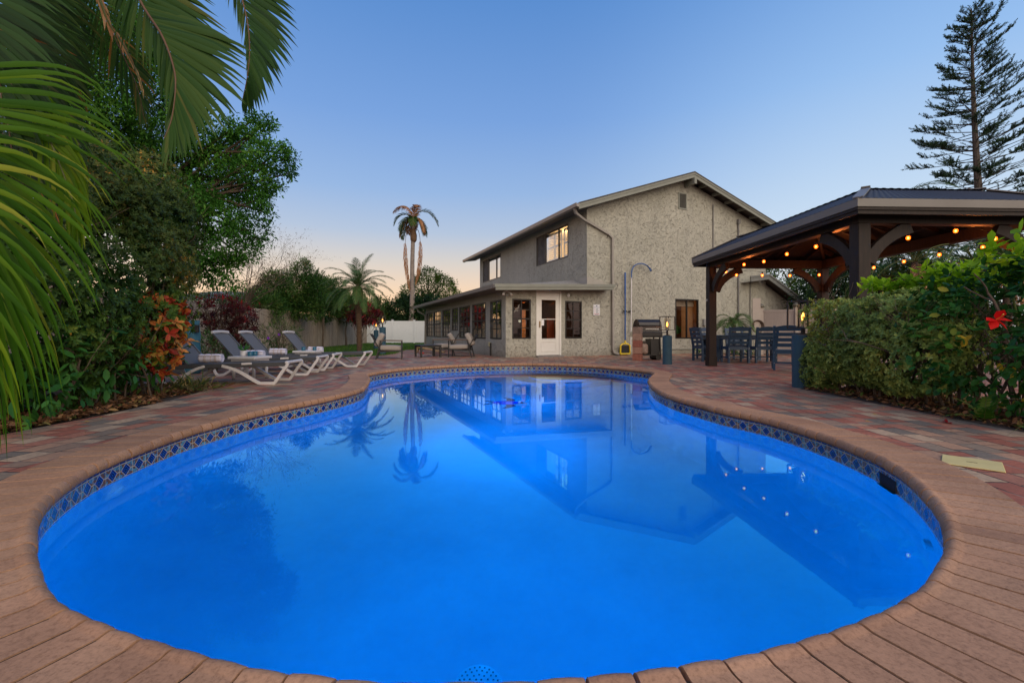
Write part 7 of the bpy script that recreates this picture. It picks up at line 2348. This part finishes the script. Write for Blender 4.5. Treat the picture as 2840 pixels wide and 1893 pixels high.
px_frond(pg, [(-260, -420, 3.35), (80, -420, 3.55), (300, -200, 3.65), (388, 0, 3.65), (449, 98, 3.6), (481, 184, 3.55), (487, 245, 3.5), (473, 350, 3.45)], L_PALM_D, nl=50, Lmax=.52, wid=.034, ang=.75, ang_end=1.15, droop=.35, lift=.0, start=.42, up=YU, rr=.008, tonal=.5, tvar=.2, fold=.12, wob=.04, sides=(1,))
px_frond(pg, [(-160, -520, 3.7), (300, -480, 4.0), (560, -240, 4.1), (650, -60, 4.1), (682, 40, 4.1), (692, 122, 4.05), (688, 200, 4.0), (672, 280, 4.0)], L_PALM_D, nl=52, Lmax=.64, wid=.050, ang=.5, ang_end=1.0, droop=.28, lift=.0, start=.52, up=YU, rr=.012, tonal=.32, tvar=.16, fold=.12, wob=.03, sides=(-1,))
px_frond(pg, [(-160, -520, 3.75), (300, -480, 4.05), (560, -240, 4.15), (650, -60, 4.15), (682, 40, 4.15), (692, 122, 4.1), (688, 200, 4.05)], L_PALM_D, nl=36, Lmax=.34, wid=.022, ang=.8, ang_end=1.2, droop=.35, lift=.0, start=.55, up=YU, rr=.006, tonal=.5, tvar=.22, fold=.12, wob=.05, sides=(1,))
for k, (dx, dy, Y, ton, ln) in enumerate([(0, 0, 3.3, .30, 1.02), (-30, 90, 3.0, .25, .95), (60, -120, 3.7, .42, 1.0), (20, 160, 3.5, .6, .9), (90, 40, 3.9, .35, 1.0), (-60, -60, 2.8, .3, .95), (120, -160, 4.0, .7, .9)]):
    px_frond(pg, [(-330 + dx, -560 + dy, Y), (-190 + dx, -320 + dy, Y), (-70 + dx, -110 + dy, Y), (10 + dx, 70 + dy, Y), (50 + dx, 240 + dy, Y), (70 + dx, 380 + dy, Y)], L_PALM_D, nl=42, Lmax=ln, wid=.052, ang=.25, ang_end=.85, droop=.30, lift=.0, start=.18, up=YU, rr=.014, tonal=ton, tvar=.2, fold=.12, wob=.05, sides=(-1,), prof=lambda t: .95 - .45 * t)
px_frond(pg, [(-260, -420, 3.9), (0, -380, 4.0), (190, -180, 4.1), (270, 0, 4.1), (330, 130, 4.1), (380, 240, 4.05), (400, 330, 4.0)], L_PALM_D, nl=50, Lmax=.55, wid=.028, ang=.5, ang_end=1.15, droop=.3, lift=.0, start=.3, up=YU, rr=.010, tonal=.62, tvar=.22, fold=.12, wob=.05)
ar = thing('areca_palm', 'bright yellow green palm fronds drooping in from the left edge', 'palm tree', (-3.75, 2.35, 0))
MB().tube(catmull([(0, 0, 0), (.02, 0, 1.0), (.05, 0, 2.2)], 6), [.05 - .001 * i for i in range(13)], 12, caps=False).build('trunk', M('cane_green', (.10, .13, .04), .5), ar, smooth=True, recalc=False)
for k, (dx, dy, Y, ln, nl_) in enumerate([(0, 0, 2.45, 1.15, 25), (-60, 40, 2.6, 1.15, 25), (-30, 10, 2.75, 1.25, 22), (-110, 160, 2.35, 1.0, 22)]):
    px_frond(ar, [(-420 + dx, -60 + dy, Y), (-250 + dx, 130 + dy, Y), (-130 + dx, 320 + dy, Y), (-60 + dx, 520 + dy, Y), (-35 + dx, 700 + dy, Y), (-25 + dx, 830 + dy, Y)], L_PALM_B, nl=nl_, Lmax=ln, wid=.036, ang=.45, ang_end=1.2, droop=.85, dexp=3, lift=.0, start=.33, up=YU, rr=.012, tonal=.25 + .14 * k, tvar=.28, fold=.14, wob=.06, sides=(-1,), seg=9, prof=lambda t: .95 - .18 * t)
px_frond(pg, [(-100, -300, 3.8), (120, -200, 3.8), (255, -40, 3.8), (300, 60, 3.8), (345, 130, 3.8), (385, 215, 3.75), (398, 270, 3.7)], L_DEAD, nl=26, Lmax=.16, wid=.022, ang=1.2, ang_end=1.4, droop=.6, lift=0, start=.45, up=YU, rr=.016, tonal=.75, tvar=.2, fold=.12, wob=.1)
# curled tips: a second bright frond arching from above
px_frond(ar, [(-420, -200, 2.9), (-200, -20, 2.9), (0, 160, 2.9), (110, 330, 2.85), (190, 520, 2.8), (220, 640, 2.75)], L_PALM_B, nl=30, Lmax=.5, wid=.028, ang=.9, ang_end=1.25, droop=1.2, lift=0, start=.55, up=YU, rr=.010, tonal=.7, tvar=.15, fold=.12, wob=.08, seg=7)

# ---- ground cover -------------------------------------------------------------
n = 5200
X = -4.30 - RNG.random(n) ** 1.6 * 1.6; Yv = 2.4 + RNG.random(n) * 4.9
Pn = np.stack([X, Yv, RNG.random(n) * .035 + .004], 1)
ok = ~((Yv > 5.6) & (X > -4.5)); Pn = Pn[ok]
lv = loose_leaves(Pn, np.tile([[0, 0, .25]], (len(Pn), 1)) + rand_unit(len(Pn)) * np.array([[1, 1, .15]]), .075, .035, 1, .2, 0, 0, None, .4, .25)
lt = lv.build('fallen_leaves', leafmat('litter', [(0, (.05, .028, .015)), (.5, (.14, .07, .035)), (.85, (.26, .13, .06)), (1, (.06, .10, .02))], .8, .1)); lt['kind'] = 'stuff'
tag(lt, 'dry brown leaf litter on the bed at the edge of the paving, left', 'leaf litter')
n = 4200
X = 4.42 + RNG.random(n) ** 1.3 * 1.5; Yv = 2.2 + RNG.random(n) * 4.7
Pn = np.stack([X, Yv, RNG.random(n) * .03 + .008], 1)
lv = loose_leaves(Pn, rand_unit(n) * np.array([[1, 1, .2]]) + np.array([[0, 0, .2]]), .06, .03, 1, .2, 0, 0, None, .4, .25)
lt = lv.build('leaf_mulch', bpy.data.materials['litter']); lt['kind'] = 'stuff'
tag(lt, 'dry leaves and mulch on the bed at the edge of the paving, right', 'leaf litter')
sheet('flower_bed', [(4.40, 1.5), (4.36, 4.6), (4.35, 6.9), (4.9, 7.0), (5.7, 6.9), (5.9, 1.5)], .005, M_SOIL)
n = 42000
X = -11.5 + RNG.random(n) * 9; Yv = 15.0 + RNG.random(n) ** 1.7 * 21
def inpoly(x, y, poly):
    c = np.zeros(len(x), bool); j = len(poly) - 1
    for i in range(len(poly)):
        xi, yi = poly[i]; xj, yj = poly[j]
        c ^= ((yi > y) != (yj > y)) & (x < (xj - xi) * (y - yi) / (yj - yi + 1e-12) + xi); j = i
    return c
ok = inpoly(X, Yv, LAW)
Pn = np.stack([X, Yv, X * 0 - .006], 1)[ok]; m_ = len(Pn)
D = unit(RNG.normal(size=(m_, 3)) * .35 + np.array([[0, 0, 1.0]]))
lv = Leaves(); lv.add(*leaf_arrays(Pn, D, rand_unit(m_), .055 + RNG.random(m_) * .03, .014, .1, .2))
gs = lv.build('grass', leafmat('grass_blade', [(0, (.03, .085, .01)), (.6, (.06, .14, .015)), (1, (.13, .20, .03))], .5, .4))
tag(gs, 'short green grass of the lawn', 'grass', kind='stuff')
# tufts of dry strap grass at the end of the left bed
tg_ = thing('grass_tuft', 'tuft of drying strap grass leaning over the paving beside the first lounger', 'grass tuft', (0, 0, 0))
q = G(500, 1088)
a = RNG.random(120) * 6.28
Pn = np.stack([-4.75 + RNG.normal(size=120) * .15, 6.6 + RNG.normal(size=120) * .18, a * 0 + .01], 1)
D = np.stack([np.cos(a) * .8 + .5, np.sin(a) * .6, .25 + RNG.random(120) * .7], 1)
lv = Leaves(); lv.add(*leaf_arrays(Pn, D, np.tile([[0, 0, 1.0]], (120, 1)), .28 + RNG.random(120) * .15, .012, .1, .4))
lv.build('blades', leafmat('strap_blade', [(0, (.05, .09, .02)), (.6, (.16, .16, .04)), (1, (.30, .20, .08))]), tg_)
# a few yellow leaves dropped on the paving
sp_ = [(603, 1160), (618, 1111), (512, 1131), (455, 1167), (2295, 1130), (2430, 1150), (1870, 1050), (2000, 1075), (1080, 1090)]
for k, (u, v) in enumerate([(600, 1162), (279, 1160), (250, 1168), (612, 1110), (2433, 1150), (2449, 1130), (2400, 1168)]):
    g0 = G(u, v, 0)
    lv = Leaves(); lv.add(*leaf_arrays(np.array([[0, 0, .004]]), np.array([[math.cos(k * 2.1), math.sin(k * 2.1), .08]]), np.array([[0, 0, 1.0]]), .045, .022, .2, .1))
    o = lv.build('fallen_leaf', leafmat('leaf_yellow', [(0, (.45, .32, .04)), (1, (.5, .35, .05))]) if k == 0 else bpy.data.materials['leaf_yellow'])
    o.location = (g0.x, g0.y, .002)
    tag(o, ['yellow leaf on the left paving close to the dark shrub', 'yellow leaf on the left paving, farthest towards the picture edge', 'yellow leaf on the left paving just nearer than its neighbour at the edge', 'yellow leaf on the left paving in front of the nearest lounger', 'dropped leaf on the right paving near the bed, middle of three', 'dropped leaf on the right paving at the foot of the hedge', 'dropped leaf on the right paving nearest the coping'][k], 'leaf', 'yellow leaves dropped on the paving')

# crumbs of leaf and bark scattered thinly over the paving
n = 420
X = RNG.uniform(-4.2, 4.3, n); Yv = RNG.uniform(2.2, 13.5, n)
edge = RNG.random(n) < .6
X = np.where(edge, np.where(RNG.random(n) < .5, -4.2 + RNG.random(n) ** 2 * 1.2, 4.3 - RNG.random(n) ** 2 * 1.2), X)
oa = np.array([(p.x, p.y) for p in OUT])
dm = np.sqrt(((np.stack([X, Yv], 1)[:, None, :] - oa[None]) ** 2).sum(2)).min(1)
ins_ = inpoly(X, Yv, [tuple(p) for p in oa])
ok = (~ins_) & (dm > .06)
Pn = np.stack([X, Yv, X * 0 + np.where(dm < CW, ZT + .003, .004)], 1)[ok]; m_ = len(Pn)
D = rand_unit(m_) * np.array([[1, 1, .08]])
lv = Leaves(); lv.add(*leaf_arrays(Pn, D, np.tile([[0, 0, 1.0]], (m_, 1)), .010 + RNG.random(m_) ** 3 * .035, .009, .1, .1))
db = lv.build('leaf_debris', bpy.data.materials['litter']); tag(db, 'tiny scraps of dry leaf scattered over the paving', 'leaf litter', kind='stuff')
